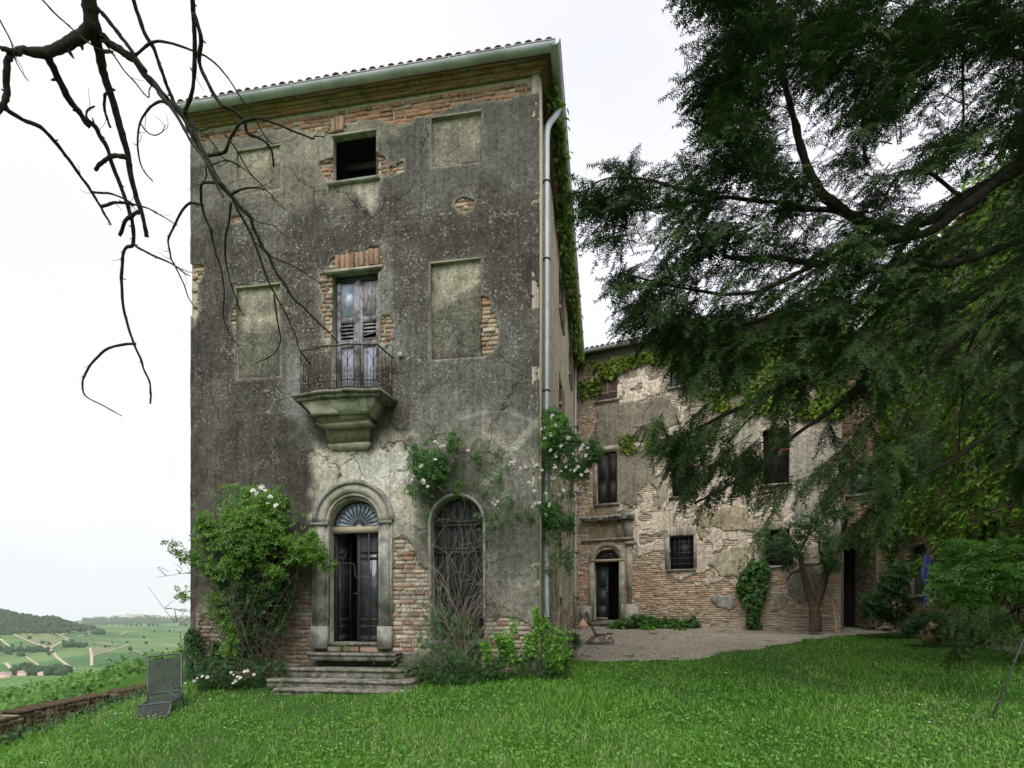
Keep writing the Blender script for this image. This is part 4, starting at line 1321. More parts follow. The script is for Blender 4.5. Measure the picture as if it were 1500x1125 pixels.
def grille_window(o, name='barred_window', nx=4, nz=5, red=False, glass=True):
    w = empty(name); w.parent = wing
    u0, u1, z0, z1 = o
    reveal('reveal', outline_rect(*o), -.025, .22, MAT['stone_pale'], w)
    bx('pane', u0, u1, .19, .2, z0, z1, MAT['glass_dark'], w)
    bx('sill', u0 - .1, u1 + .1, -.10, .15, z0 - .07, z0, MAT['stone'], w, .004)
    bx('frame_top', u0, u1, .13, .17, z1 - .05, z1, MAT['wood_dark'], w); bx('frame_foot', u0, u1, .13, .17, z0, z0 + .05, MAT['wood_dark'], w)
    bx('frame_post', (u0 + u1) / 2 - .03, (u0 + u1) / 2 + .03, .125, .165, z0 + .05, z1 - .05, MAT['wood_dark'], w)
    for i in range(nx):
        x = u0 + (u1 - u0) * (i + 1) / (nx + 1)
        Geo().tube([(x, .05, z0), (x, .05, z1)], .012, 5).build('bar', MAT['iron_dark'], w)
    for i in range(nz):
        z = z0 + (z1 - z0) * (i + 1) / (nz + 1)
        bx('cross_bar', u0, u1, .04, .06, z - .012, z + .012, MAT['iron_dark'], w)
    if red:
        z = z0 + (z1 - z0) * .60
        bx('red_bar', u0 - .02, u1 + .02, -.06, -.035, z - .03, z + .03, MAT['iron_red'], w)
    return w
for o in (g_a, g_b):
    w = grille_window(o)
    u0, u1, z0, z1 = o
    for (xa, xb, za, zb) in ((u0 - .16, u0 - .002, z0, z1 + .15), (u1 + .002, u1 + .12, z0, z1 + .15)):
        bx('jamb', xa, xb, -.045, .02, za, zb, MAT['stone_pale'], w, .004)
    n = 9
    for i in range(n):
        ww = (u1 - u0 + .2) / n
        b = bpy.data.objects.new('brick', BRM[i % 5]); COL.objects.link(b); b.parent = w
        b.location = (u0 - .1 + (i + .5) * ww, -.01, z1 + .16); b.scale = (.27, .09, ww * .9); b.rotation_euler = (0, PI / 2, 0)
        b.color = (.46, .41, .33, 1)
for o in (m_b, m_c): grille_window(o, 'upper_window', 0, 0, True)
for o in (w_b, w_b2):
    w = grille_window(o, 'glazed_window', 0, 0)
    bx('pale_glass', o[0] + .05, o[1] - .05, .11, .12, o[2] + .06, o[3] - .06, MAT['glass_pale'], w)
# tall dark shuttered window
w = empty('tall_window'); w.parent = wing
u0, u1, z0, z1 = m_a
reveal('reveal', outline_rect(*m_a), -.025, .2, MAT['stone_pale'], w)
bx('left_jamb', u0 - .14, u0 - .002, -.05, .02, z0 - .02, z1 + .1, MAT['stone_pale'], w, .004)
bx('lintel', u0 - .1, u1 + .1, -.035, .02, z1 + .002, z1 + .22, MAT['stone_pale'], w, .004)
bx('sill', u0 - .12, u1 + .12, -.11, .12, z0 - .08, z0, MAT['stone'], w, .004)
um = (u0 + u1) / 2
for xa, xb in ((u0, um - .006), (um + .006, u1)):
    g = Geo().box(xa, xb, .10, .14, z0, z1)
    s = g.build('shutter', MAT['wood_dark'], w)
    for za, zb in ((z0 + .1, z0 + .8), (z0 + .95, z1 - .12)):
        bx('shutter_panel', xa + .07, xb - .07, .085, .098, za, zb, MAT['wood_dark'], s)
# brown shutters under the eave
w = empty('shuttered_window'); w.parent = wing
u0, u1, z0, z1 = w_sh
reveal('reveal', outline_rect(*w_sh), -.025, .2, MAT['stone_pale'], w)
bx('frame_post', u0 - .09, u0 - .002, -.045, .02, z0, z1, MAT['stone_pale'], w, .004)
bx('sill', u0 - .14, u1 + .08, -.10, .12, z0 - .09, z0, MAT['stone'], w, .004)
um = (u0 + u1) / 2
for xa, xb in ((u0, um - .03), (um + .03, u1)):
    n = 3
    for i in range(n):
        bx('plank', xa + (xb - xa) * i / n + .003, xa + (xb - xa) * (i + 1) / n - .003, .04, .07, z0 + .005, z1, MAT['wood_brown'], w, .002)
    bx('batten', xa, xb, .022, .038, z0 + .25, z0 + .34, MAT['wood_brown'], w)
bx('shutter_post', um - .028, um + .028, .02, .08, z0, z1, MAT['wood_grey'], w)

# courtyard door with moulded surround
w = empty('courtyard_doorway'); w.parent = wing
P = outline_arch(wd0, wd1, wdz, wds)
reveal('reveal', P, -.03, .25, MAT['stone_pale'], w)
c0 = (wd0 + wd1) / 2; r0 = (wd1 - wd0) / 2
for xa, xb in ((wd0 - .22, wd0 - .002), (wd1 + .002, wd1 + .22)):
    bx('door_jamb', xa, xb, -.07, .02, wdz, wds, MAT['stone_pale'], w, .004)
bx('plinth_block', wd1 + .12, wd1 + .78, -.22, .02, wdz - .45, wdz + .62, MAT['stone_pale'], w, .006)
bx('plinth_block', wd0 - .52, wd0 - .10, -.20, .02, wdz - .45, wdz + .55, MAT['stone'], w, .006)
bx('transom', wd0 - .22, wd1 + .22, -.085, .16, wds + .002, wds + .10, MAT['wood_pale'], w, .004)
th = np.linspace(0, PI, 21); V, F = [], []
for t in th:
    for rr, y in ((r0 + .02, -.06), (r0 + .22, -.05), (r0 + .22, .02), (r0 + .02, .02)):
        V.append((c0 + rr * math.cos(t), y, wds + .102 + rr * math.sin(t)))
for i in range(20):
    a = 4 * i; F += [(a, a + 1, a + 5, a + 4), (a + 1, a + 2, a + 6, a + 5), (a + 3, a, a + 4, a + 7)]
mk('arch_moulding', V, np.array(F), MAT['stone_pale'], w)
bx('fanlight_pane', c0 - r0, c0 + r0, .15, .16, wds + .1, wds + r0, MAT['glass'], w)
for i in range(9):
    t = PI * (i + .5) / 9
    Geo().tube([(c0 + .1 * math.cos(t), .08, wds + .11 + .1 * math.sin(t)), (c0 + .97 * r0 * math.cos(t), .08, wds + .08 + .95 * r0 * math.sin(t))], .012, 4).build('fanlight_spoke', MAT['iron'], w)
hub = [(c0 + .11 * math.cos(t), .08, wds + .11 + .11 * math.sin(t)) for t in np.linspace(0, PI, 9)]
Geo().tube(hub, .018, 4).build('fanlight_hub', MAT['iron'], w)
wm = WG.at(891, 870, .2)[0]
g = Geo().box(wd0 + .01, wm, .20, .25, wdz + .02, wds)
lf = g.build('door_leaf', MAT['wood_bluegrey'], w)
for za, zb in ((.12, .55), (.66, 1.15), (1.28, 2.1)):
    bx('door_panel', wd0 + .10, wm - .09, .182, .198, wdz + za, wdz + zb, MAT['wood_bluegrey'], lf)
bx('kick_plate', wd0 + .02, wm - .01, .178, .195, wdz + .03, wdz + .09, MAT['stone'], lf)
for z in (1.25, 1.12): bx('door_knob', wm - .06, wm - .03, .15, .2, wdz + z, wdz + z + .03, MAT['zinc'], lf)
bx('doorstep', wd0 - .05, wd1 + .05, -.28, .5, wdz - .06, wdz - .001, MAT['stone_step'], w, .004)
bx('step', wd0 - .45, wd1 + .15, -.55, .02, wdz - .24, wdz - .061, MAT['stone_step'], w, .004)
bx('step', wd0 - .75, wd1 + .3, -.85, .02, wdz - .48, wdz - .241, MAT['stone_step'], w, .004)
# remains of the classical doorcase
cu0 = WG.at(853, 765)[0]; cu1 = WG.at(930, 765)[0]
zc = WG.at(893, 762)[1]
for dz, out in ((0, .30), (.07, .38), (.14, .22)):
    n = 9
    g = Geo()
    for i in range(n):
        xa = max(.03, cu0) + (cu1 - max(.03, cu0)) * i / n; xb = max(.03, cu0) + (cu1 - max(.03, cu0)) * (i + 1) / n
        g.box(xa + .002, xb - .002, -out + rng.normal(0, .03), .02, zc + dz - .03 + rng.normal(0, .008), zc + dz + .035)
    g.build('doorcase_cornice', MAT['stone'], w)
zf = WG.at(893, 790)[1]
bx('string_course', .05, cu1 - .02, -.13, .02, zf - .05, zf + .03, MAT['stone_pale'], w, .004)
uq = WG.at(903, 780)[0]
bx('frieze_panel', uq + .02, uq + .22, -.075, .02, zf + .04, zc - .04, MAT['stone_pale'], w, .004)
bx('frieze_block', uq + .34, cu1 - .06, -.10, .02, zf + .04, zc - .04, MAT['stone_pale'], w, .004)
bx('capital', wd1 + .26, cu1 - .02, -.14, .02, zf - .26, zf - .14, MAT['stone_pale'], w, .004)
bx('door_pilaster', wd1 + .30, cu1 - .10, -.06, .02, wdz + .63, zf - .27, MAT['stone_pale'], w, .004)

# set back bay beyond the wing's corner, with an arched window and a dark passage
BAY = 1.5
ab = wr(1240, 1264, 672, 705)
pas = (9.35, 10.35, 0, 4.4)
bay_open = lambda U, Z: np.maximum(arch_sdf(9.55, 10.25, 6.0, 6.75, U, Z), rect_sdf(*pas, U, Z))
sheet('bay_core', WGL, 14.5, 0, 11.2, .1, lambda U, Z: -bay_open(U, Z), lambda U, Y, Z: fr(U, Y + BAY + .03, Z), .3, MAT['mortar_dark'], wing)
bay = bpy.data.objects.new('bay_brick_face', None); COL.objects.link(bay); bay.parent = wing; bay.location = (0, BAY, 0)
lay_bricks(bay, lambda U, Z: -bay_open(U, Z) - .05, WGL, 14.0, .9, 11.0, lambda U, Z: np.tile([[.30, .20, .12]], (len(U), 1)) * rng.uniform(.7, 1.3, (len(U), 1)), y=.0, nmax=0, course=.09, length=.3, blocked=bay_open)
w = empty('arched_bay_window'); w.parent = wing
reveal('reveal', outline_arch(9.55, 10.25, 6.0, 6.75), BAY - .02, BAY + .3, MAT['stone'], w)
bx('pane', 9.55, 10.25, BAY + .25, BAY + .27, 6.0, 7.1, MAT['glass'], w)
bx('sill', 9.42, 10.4, BAY - .12, BAY + .2, 5.9, 6.0, MAT['stone_pale'], w)
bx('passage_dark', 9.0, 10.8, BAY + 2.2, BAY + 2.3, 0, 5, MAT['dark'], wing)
bx('return_wall', WGL, WGL + .02, .0, BAY, 0, W_EAVE + .2, MAT['mortar'], wing)

# ================================================================ wing along the right side, under creeper
rwing = empty('side_wing', (RW.O[0], RW.O[1], 0), RW.rz, 'brick building smothered in bright green creeper behind the dark yew', 'building')
RWL = 16.0
rw_open = [(1.2, 2.2, 1.3, 3.6), (3.4, 4.5, 2.3, 3.9), (6.5, 7.6, 2.5, 4.1), (2.6, 3.7, 5.6, 7.4), (6.4, 7.5, 5.6, 7.4), (10, 11.1, 5.6, 7.4)]
def rwo(U, Z):
    d = np.full(U.shape, -1e9)
    for o in rw_open: d = np.maximum(d, rect_sdf(*o, U, Z))
    return d
sheet('wall_core', -1.5, RWL, 0, 12.4, .2, lambda U, Z: -rwo(U, Z), lambda U, Y, Z: fr(U, Y + .03, Z), .2, MAT['mortar'], rwing)
lay_bricks(rwing, lambda U, Z: -rwo(U, Z) - .05, -1.5, 9.0, 1.0, 8.0, lambda U, Z: np.where(rng.random((len(U), 1)) < .5, [[.40, .30, .21]], [[.36, .22, .13]]) * rng.uniform(.7, 1.2, (len(U), 1)), y=-.02, nmax=0, course=.09, length=.3)
g = Geo().box(-1.5, RWL, 5, 5.1, 0, 12.4); g.box(-1.5, -1.4, .3, 5, 0, 12.4); g.box(RWL - .1, RWL, .3, 5, 0, 12.4)
g.build('rear_walls', MAT['mortar'], rwing)
V = np.array([(-1.7, -.3, 12.4), (RWL + .2, -.3, 12.4), (RWL + .2, 5.3, 13.6), (-1.7, 5.3, 13.6)])
V = np.concatenate([V, V - [0, 0, .08]])
rro = Geo().add(V, np.array([[0, 1, 2, 3], [7, 6, 5, 4], [0, 4, 5, 1], [1, 5, 6, 2], [2, 6, 7, 3], [3, 7, 4, 0]])).build('roof', MAT['tile'], rwing)
for o in rw_open:
    w = empty('window'); w.parent = rwing
    reveal('reveal', outline_rect(*o), -.02, .25, MAT['stone_pale'], w)
    bx('pane', o[0], o[1], .2, .22, o[2], o[3], MAT['glass'], w)
    bx('sill', o[0] - .1, o[1] + .1, -.1, .15, o[2] - .08, o[2], MAT['stone'], w)
# ================================================================ ground, courtyard, hills
def grid_mesh(name, X, Y, Zv, mat, col=None, keep=None):
    ny, nx = X.shape
    i = np.arange(ny * nx).reshape(ny, nx)
    F = np.stack([i[:-1, :-1], i[:-1, 1:], i[1:, 1:], i[1:, :-1]], -1).reshape(-1, 4)
    if keep is not None: F = F[keep.reshape(-1)]
    return mk(name, np.stack([X, Y, Zv], -1), F, mat, None, True, col=col)
# valley and hills: heights interpolated between surveyed sight lines (distance, row of the photograph where it shows)
PROF = {
    -140: [(30, 1022), (200, 1060), (550, 1005), (700, 962), (850, 935), (950, 915), (1150, 876), (1500, 890), (3500, 915), (5200, 912)],
    0: [(30, 1006), (200, 1060), (550, 992), (700, 964), (850, 943), (950, 930), (1150, 898), (1500, 903), (3500, 916), (5200, 913)],
    70: [(30, 997), (200, 1060), (550, 989), (700, 962), (850, 943), (950, 933), (1150, 907), (1500, 910), (3500, 914), (5200, 912)],
    130: [(30, 988), (200, 1055), (550, 987), (700, 961), (900, 939), (1100, 927), (1300, 918), (1600, 916), (2300, 926), (3500, 907), (5200, 912)],
    200: [(30, 977), (200, 1050), (550, 987), (700, 964), (900, 944), (1200, 926), (1500, 917), (1700, 916), (2300, 926), (3500, 904), (5200, 911)],
    280: [(30, 962), (200, 1040), (550, 988), (700, 968), (900, 948), (1200, 931), (1500, 919), (1750, 916), (2300, 922), (3500, 906), (5200, 911)],
    420: [(30, 940), (200, 1030), (550, 985), (700, 968), (900, 950), (1200, 932), (1500, 920), (1750, 915), (2300, 920), (3500, 906), (5200, 911)],
}
PK = sorted(PROF)
def hill_z(x, y):
    x = np.asarray(x, float); y = np.asarray(y, float)
    d = np.where(y > .45 * np.hypot(x, y), y, .75 * np.hypot(x, y))
    ppx = np.where(y > 1, 750 + FPX * x / np.maximum(y, 1), np.where(x < 0, -140, 420))
    ppx = np.clip(ppx, PK[0], PK[-1])
    zs = []
    for k in PK:
        dd = np.array([p[0] for p in PROF[k]], float); pp = np.array([p[1] for p in PROF[k]], float)
        zz = EYE - (pp - HOR) * dd / FPX
        zs.append(np.interp(np.log(np.maximum(d, 5)), np.log(dd), zz))
    zs = np.array(zs)
    j = np.clip(np.searchsorted(PK, ppx) - 1, 0, len(PK) - 2)
    p0 = np.array(PK)[j]; p1 = np.array(PK)[j + 1]; t = np.clip((ppx - p0) / (p1 - p0), 0, 1); t = t * t * (3 - 2 * t) * .5 + t * .5
    z = np.take_along_axis(zs, j[None], 0)[0] * (1 - t) + np.take_along_axis(zs, (j + 1)[None], 0)[0] * t
    return z + .0018 * d * fbm(x, y, 300.0, 3, 120) * sstep(150, 400, d)
# one sheet from the garden to the horizon
th = np.unique(np.concatenate([np.linspace(-PI, PI, 121), np.radians(np.linspace(100, 162, 190))]))
rr = np.concatenate([[0.5], np.geomspace(2, 60, 50), np.geomspace(64, 6000, 95)])
R_, T_ = np.meshgrid(rr, th, indexing='ij')
Xg = R_ * np.cos(T_); Yg = R_ * np.sin(T_)
near = zg(Xg, Yg); far = hill_z(Xg, Yg)
# garden terrace at the crest, beyond the wall it falls away
terr = sstep(22, 48, np.maximum(np.maximum(-Xg - 2, 0) * 1.0, np.maximum(np.hypot(Xg - 6, Yg - 12) - 8, 0)))
Zg = near * (1 - terr) + far * terr
tint = np.zeros((*Xg.shape, 4))
wd = sstep(90, 50, R_)
tint[..., :3] = [.07, .17, .03]
tint[..., 3] = wd
ground = grid_mesh('ground', Xg, Yg, Zg, MAT['fields'], col={'tint': tint.reshape(-1, 4)})
ground['kind'] = 'structure'
# lawn and gravel sheets on the terrace
LAWN = np.array([(-8.05, 2), (-8.2, 9), (-7.9, 12.3), (-6.9, 12.6), (.5, 10.6), (1.2, 12.1), (3.9, 12.5), (6.6, 14.9), (9.6, 17.6), (12.2, 18.6), (14, 8), (14, 2)])
GRAV = np.array([(.4, 10.4), (1.3, 11.9), (3.9, 12.3), (6.6, 14.7), (9.6, 17.4), (12.6, 18.9), (12.6, 21), (2.6, 23.2)])
xs = np.arange(-9, 16, .25); ys = np.arange(-6, 25, .25)
X, Y = np.meshgrid(xs, ys)
cx, cy = X[:-1, :-1] + .125, Y[:-1, :-1] + .125
lawn = grid_mesh('lawn', X, Y, zg(X, Y) + .006, MAT['soil'], keep=(cx > -8.2))
lawn['kind'] = 'structure'
xs = np.arange(-.5, 14, .12); ys = np.arange(9.5, 24, .12)
X, Y = np.meshgrid(xs, ys)
ds = poly_sdf(GRAV, X[:-1, :-1] + .06, Y[:-1, :-1] + .06) + .25 * fbm(X[:-1, :-1], Y[:-1, :-1], .9, 4, 130)
gravel = grid_mesh('gravel_courtyard', X, Y, zg(X, Y) + .016 + .012 * fbm(X, Y, .5, 3, 131), MAT['gravel'], keep=ds > 0)
gravel['kind'] = 'structure'
# loose stones
n = 9000
px_ = rng.uniform(.5, 12, n); py_ = rng.uniform(10.5, 22, n)
m = poly_sdf(GRAV, px_, py_) > .1; px_, py_ = px_[m], py_[m]; n = len(px_)
tv = np.array([[-.5, -.4, 0], [.5, -.45, 0], [.45, .5, 0], [-.45, .45, 0], [-.2, -.2, .55], [.25, -.15, .5], [.2, .25, .6], [-.2, .2, .5]])
tf = np.array([[0, 1, 5, 4], [1, 2, 6, 5], [2, 3, 7, 6], [3, 0, 4, 7], [4, 5, 6, 7]])
a = rng.uniform(0, 2 * PI, n); c, s = np.cos(a), np.sin(a); o = np.zeros(n)
V, F = scatter(tv, tf, np.stack([px_, py_, zg(px_, py_) + .012], -1), np.stack([c, s, o], -1), np.stack([-s, c, o], -1), np.stack([o, o, o + 1], -1), rng.uniform(.015, .045, n))
gm = NB('loose_stones', .95, .1); gm.color(gm.ramp(gm.island(), [(0, (.13, .115, .095)), (.5, (.30, .27, .22)), (1, (.50, .47, .41))]))
tag(mk('gravel', V, F, gm.m), 'loose pale gravel scattered over the courtyard', 'gravel', kind='stuff')

def on_hill(ppx, ppy, dlo=80, dhi=5000):
    d = np.geomspace(dlo, dhi, 4000)
    P = pxs(np.full(len(d), float(ppx)), np.full(len(d), float(ppy)), d)
    h = hill_z(P[:, 0], P[:, 1])
    ok = P[:, 2] < h
    # first crossing after the hidden valley side
    start = np.searchsorted(d, 450)
    idx = np.argmax(ok[start:]) + start
    return d[idx]
def track(pts, w, name='dirt_track'):
    """pale farm track laid on the hillside"""
    P = []
    for a, b in pts:
        d = on_hill(a, b); q = px(a, b, d); P.append(q)
    P = spline(np.array(P), 8)
    T = np.gradient(P[:, :2], axis=0); N = unit(np.stack([-T[:, 1], T[:, 0]], -1)) * .62
    L = P[:, :2] + N * w / 2; R = P[:, :2] - N * w / 2
    V = np.concatenate([np.c_[L, hill_z(L[:, 0], L[:, 1]) + .9], np.c_[R, hill_z(R[:, 0], R[:, 1]) + .9]])
    k = len(P); i = np.arange(k - 1)
    o = mk(name, V, np.stack([i, i + 1, i + k + 1, i + k], 1), MAT['track'])
    o['kind'] = 'structure'
track([(20, 930), (45, 941), (72, 951), (85, 965), (108, 982)], 5.5)
track([(72, 951), (88, 942), (100, 936)], 5)
track([(100, 936), (88, 931), (76, 927), (66, 926), (50, 928), (32, 932)], 5)
track([(0, 936), (14, 948)], 5); track([(38, 963), (58, 976)], 3.5); track([(90, 930), (112, 925), (135, 923)], 6); track([(112, 934), (134, 928)], 4)
track([(132, 950), (134, 962), (134, 976)], 5); track([(134, 962), (160, 955), (188, 945)], 3); track([(188, 950), (212, 960)], 3)
track([(174, 931), (186, 926)], 4); track([(232, 943), (268, 949)], 4); track([(8, 972), (18, 982)], 6)
# bare, freshly planted plots: thin sheets of earth on the slope
def plot(pts, mat, name):
    C = np.array([px(a, b, on_hill(a, b)) for a, b in pts])
    n = 14
    u, v = np.meshgrid(np.linspace(0, 1, n), np.linspace(0, 1, n))
    P = (C[0][None, None] * ((1 - u) * (1 - v))[..., None] + C[1] * (u * (1 - v))[..., None] + C[2] * (u * v)[..., None] + C[3] * ((1 - u) * v)[..., None])
    o = grid_mesh(name, P[..., 0], P[..., 1], hill_z(P[..., 0], P[..., 1]) + .7, mat)
    o['kind'] = 'structure'
pm = NB('young_vineyard_plot', .95, .05)
mp_ = pm.new('ShaderNodeMapping'); mp_.inputs['Rotation'].default_value = (0, 0, .6); pm.l.new(pm.co(), mp_.inputs[0])
wv = pm.new('ShaderNodeTexWave'); wv.inputs['Scale'].default_value = .1; wv.inputs['Distortion'].default_value = 2; pm.l.new(mp_.outputs[0], wv.inputs[0])
pm.color(pm.mix(pm.noise(.05, 4), pm.ramp(wv.outputs['Fac'], [(.2, (.30, .27, .17)), (.8, (.12, .17, .07))]), (.16, .19, .085)))
plot([(30, 932), (72, 950), (98, 936), (62, 926)], pm.m, 'young_vineyard')
plot([(134, 950), (136, 961), (176, 950), (160, 949)], pm.m, 'young_vineyard')
plot([(135, 943), (165, 948), (178, 944), (150, 940)], pm.m, 'young_vineyard')

# ---- woods and trees on the hills
def ico():
    import bmesh
    bm = bmesh.new(); bmesh.ops.create_icosphere(bm, subdivisions=1, radius=1.0)
    V = np.array([v.co[:] for v in bm.verts]); F = np.array([[v.index for v in f.verts] for f in bm.faces]); bm.free()
    return V, F
IV, IF = ico()
def tree_crowns(P, s):
    n = len(P)
    k = len(IV)
    J = rng.normal(0, .16, (n, k, 1)) + 1
    V = P[:, None] + IV[None] * J * s[:, None, None] * np.array([1, 1, 1.15])
    F = (IF[None] + (np.arange(n) * k)[:, None, None]).reshape(-1, 3)
    return V.reshape(-1, 3), F
Ps, Ss = [], []
while len(Ps) < 2300:
    a = rng.uniform(-150, 150); d = math.exp(rng.uniform(math.log(800), math.log(1250)))
    x = (a - 750) / FPX * d; z = float(hill_z(x, d)); row = HOR - (z - EYE) / d * FPX
    lim = np.interp(a, [-150, 0, 40, 80, 120, 150], [933, 931, 929, 929, 925, 921])
    top = np.interp(a, [-150, 0, 20, 60, 90, 115, 150], [870, 892, 901, 907, 905, 909, 921])
    if row > lim or row < top or (a > 138): continue
    s = rng.uniform(2.2, 5.2); Ps.append((x, d, z + s * .6)); Ss.append(s)
V, F = tree_crowns(np.array(Ps), np.array(Ss))
tag(mk('hill_wood', V, F, MAT['wood_far']), 'dark wood covering the hillside at the far end of the valley', 'wood', kind='stuff')
def far_trees(ppx0, ppx1, row0, row1, n, s0, s1, name, label, d=None):
    Ps, Ss = [], []
    for i in range(n):
        a = rng.uniform(ppx0, ppx1); b = rng.uniform(row0, row1); dd = rng.uniform(*d) if d else on_hill(a, b)
        q = px(a, b, dd); s = rng.uniform(s0, s1); q[2] = hill_z(q[0], q[1]) + s * .7; Ps.append(q); Ss.append(s)
    V, F = tree_crowns(np.array(Ps), np.array(Ss))
    tag(mk(name, V, F, MAT['wood_far']), label, 'trees', kind='stuff')
far_trees(96, 116, 946, 949, 16, 3, 4.6, 'copse', 'small dark copse in the middle of the vineyard slope')
far_trees(118, 125, 946, 949, 5, 3, 4, 'copse', 'little clump of trees beside the dark vineyard copse')
far_trees(-40, 72, 951, 956, 60, 2, 3.4, 'field_hedge', 'dark hedge line crossing the vineyards on the far slope')
far_trees(-20, 270, 922, 975, 46, 1.2, 3.2, 'field_trees', 'single trees and bushes scattered over the vineyard slopes')
far_trees(28, 38, 959, 962, 5, 2.5, 3.5, 'copse', 'round bushes below the hedge line in the vineyards')
far_trees(20, 100, 983, 990, 60, 2.5, 5.2, 'valley_trees', 'green trees around the farmhouses on the valley floor')
far_trees(136, 153, 925, 930, 12, 3, 5, 'copse', 'dark trees along the top edge of the vineyards')
far_trees(150, 275, 916, 917, 26, 2.5, 5, 'crest_trees', 'scattered trees along the crest of the vineyard hill')
far_trees(122, 280, 904, 914, 800, 4, 9, 'village_wood', 'blue green trees on the village hill along the horizon', (2750, 3560))
# ---- farmhouses and the hill village
def house(w, d, h, wall, name='village_house'):
    V = np.array([(-w, -d, -6), (w, -d, -6), (w, d, -6), (-w, d, -6), (-w, -d, h), (w, -d, h), (w, d, h), (-w, d, h), (-w * 1.05, 0, h + d * .6), (w * 1.05, 0, h + d * .6)])
    F4 = np.array([[0, 1, 5, 4], [1, 2, 6, 5], [2, 3, 7, 6], [3, 0, 4, 7], [4, 5, 9, 8], [6, 7, 8, 9]]); F3 = np.array([[5, 6, 9], [7, 4, 8]])
    return mk(name, V, [F4, F3], [wall, MAT['roof_far']], midx=[0, 0, 0, 0, 1, 1, 0, 0])
MAT['roof_far'] = simple('far_tiled_roof', (.33, .24, .20), (.42, .33, .28), .3, .9, .1, bump=0)
HW = [simple('far_house_wall', c, tuple(q * 1.1 for q in c), .3, .9, .1, bump=0) for c in ((.62, .54, .44), (.66, .62, .56), (.58, .44, .36), (.70, .66, .60))]
protos = [house(*q) for q in ((7, 5, 6, HW[0]), (9, 5, 8, HW[1]), (6, 6, 9, HW[2]), (12, 6, 7, HW[3]))]
k = 0
for i in range(64):
    a = rng.uniform(160, 279) if i > 8 else rng.uniform(128, 162)
    b = 903 + rng.uniform(-1, 6); d = 3420 + (905 - b) * 14 + rng.uniform(-60, 60)
    o = protos[i] if i < 4 else bpy.data.objects.new('village_house', protos[i % 4].data)
    if i >= 4: COL.objects.link(o)
    x = (a - 750) / FPX * d
    o.location = (x, d, float(hill_z(x, d)) + 4); o.rotation_euler = (0, 0, rng.uniform(0, PI)); o.scale = (1, 1, rng.uniform(.8, 1.3))
    tag(o, 'tiny pale house among those crowding the village ridge on the horizon', 'house', 'houses of the hilltop village')
o = house(5, 5, 20, HW[0], 'church_tower'); d = 3500; x = (186 - 750) / FPX * d; o.location = (x, d, float(hill_z(x, d)) + 6)
tag(o, 'church tower rising above the village on the horizon', 'tower')
for (a, b, w, dp, h, lab) in ((4, 993, 6, 4, 3.5, 'pinkish farmhouse at the very edge of the valley view'), (36, 990, 5, 3.5, 3, 'low farm shed between trees on the valley floor'), (66, 989, 5, 3.5, 3.2, 'farmhouse half hidden by trees beside the dirt track'), (93, 981, 4.5, 3, 3, 'small farm building above the trees near the dirt track')):
    o = house(w, dp, h, HW[2 if a < 70 else 0], 'farmhouse'); d = on_hill(a, b, 80); q = px(a, b, d); o.location = (q[0], q[1], float(hill_z(q[0], q[1]))); o.rotation_euler = (0, 0, .5)
    tag(o, lab, 'house')
# ---- haze over the valley
hz = Geo().box(-6100, 6100, -6100, 6100, -420, 330).build('haze', bpy.data.materials.new('valley_haze'))
hm = hz.data.materials[0]; hm.use_nodes = True
hm.node_tree.nodes.clear()
ho = hm.node_tree.nodes.new('ShaderNodeOutputMaterial'); hp = hm.node_tree.nodes.new('ShaderNodeVolumePrincipled')
hp.inputs['Color'].default_value = (.94, .97, 1.0, 1); hp.inputs['Density'].default_value = .00011; hp.inputs['Anisotropy'].default_value = 0.0
hm.node_tree.links.new(hp.outputs[0], ho.inputs['Volume'])
hz['kind'] = 'stuff'; hz['label'] = 'thin pale haze filling the valley air'; hz['category'] = 'haze'
# ================================================================ vegetation tools
LEAF = (np.array([[0, 0, 0], [.36, .42, .10], [0, 1, -.06], [-.36, .42, .10]]), np.array([[0, 1, 2, 3]]))
def compound(n=5):
    """a rose-like leaf: leaflets along a short stalk"""
    V, F = [], []
    for k, (x, y, a, s) in enumerate([(0, .55, 0, .48), (.05, .42, -1.0, .42), (-.05, .42, 1.0, .42), (.05, .15, -1.15, .36), (-.05, .15, 1.15, .36)][:n]):
        c, si = math.cos(a), math.sin(a)
        for p in LEAF[0] * [.9, 1, 1]:
            q = p * s
            V.append((x + q[0] * c - q[1] * si, y + q[0] * si + q[1] * c, q[2] * 1.2 + .02 * k))
        F.append([4 * k, 4 * k + 1, 4 * k + 2, 4 * k + 3])
    return np.array(V), np.array(F)
ROSE = compound()
IVY = (np.array([[0, 0, 0], [.42, -.08, -.04], [.30, .28, .03], [.55, .50, -.06], [.18, .62, .05], [0, 1, -.12], [-.18, .62, .05], [-.55, .50, -.06], [-.30, .28, .03], [-.42, -.08, -.04], [0, .35, .10]]),
       np.array([[10, 0, 1], [10, 1, 2], [10, 2, 3], [10, 3, 4], [10, 4, 5], [10, 5, 6], [10, 6, 7], [10, 7, 8], [10, 8, 9], [10, 9, 0]]))
IVYS = (np.array([[0, 0, 0], [.45, .25, -.05], [.2, .6, .06], [0, 1, -.12], [-.2, .6, .06], [-.45, .25, -.05]]), np.array([[0, 1, 2, 3], [0, 3, 4, 5]]))

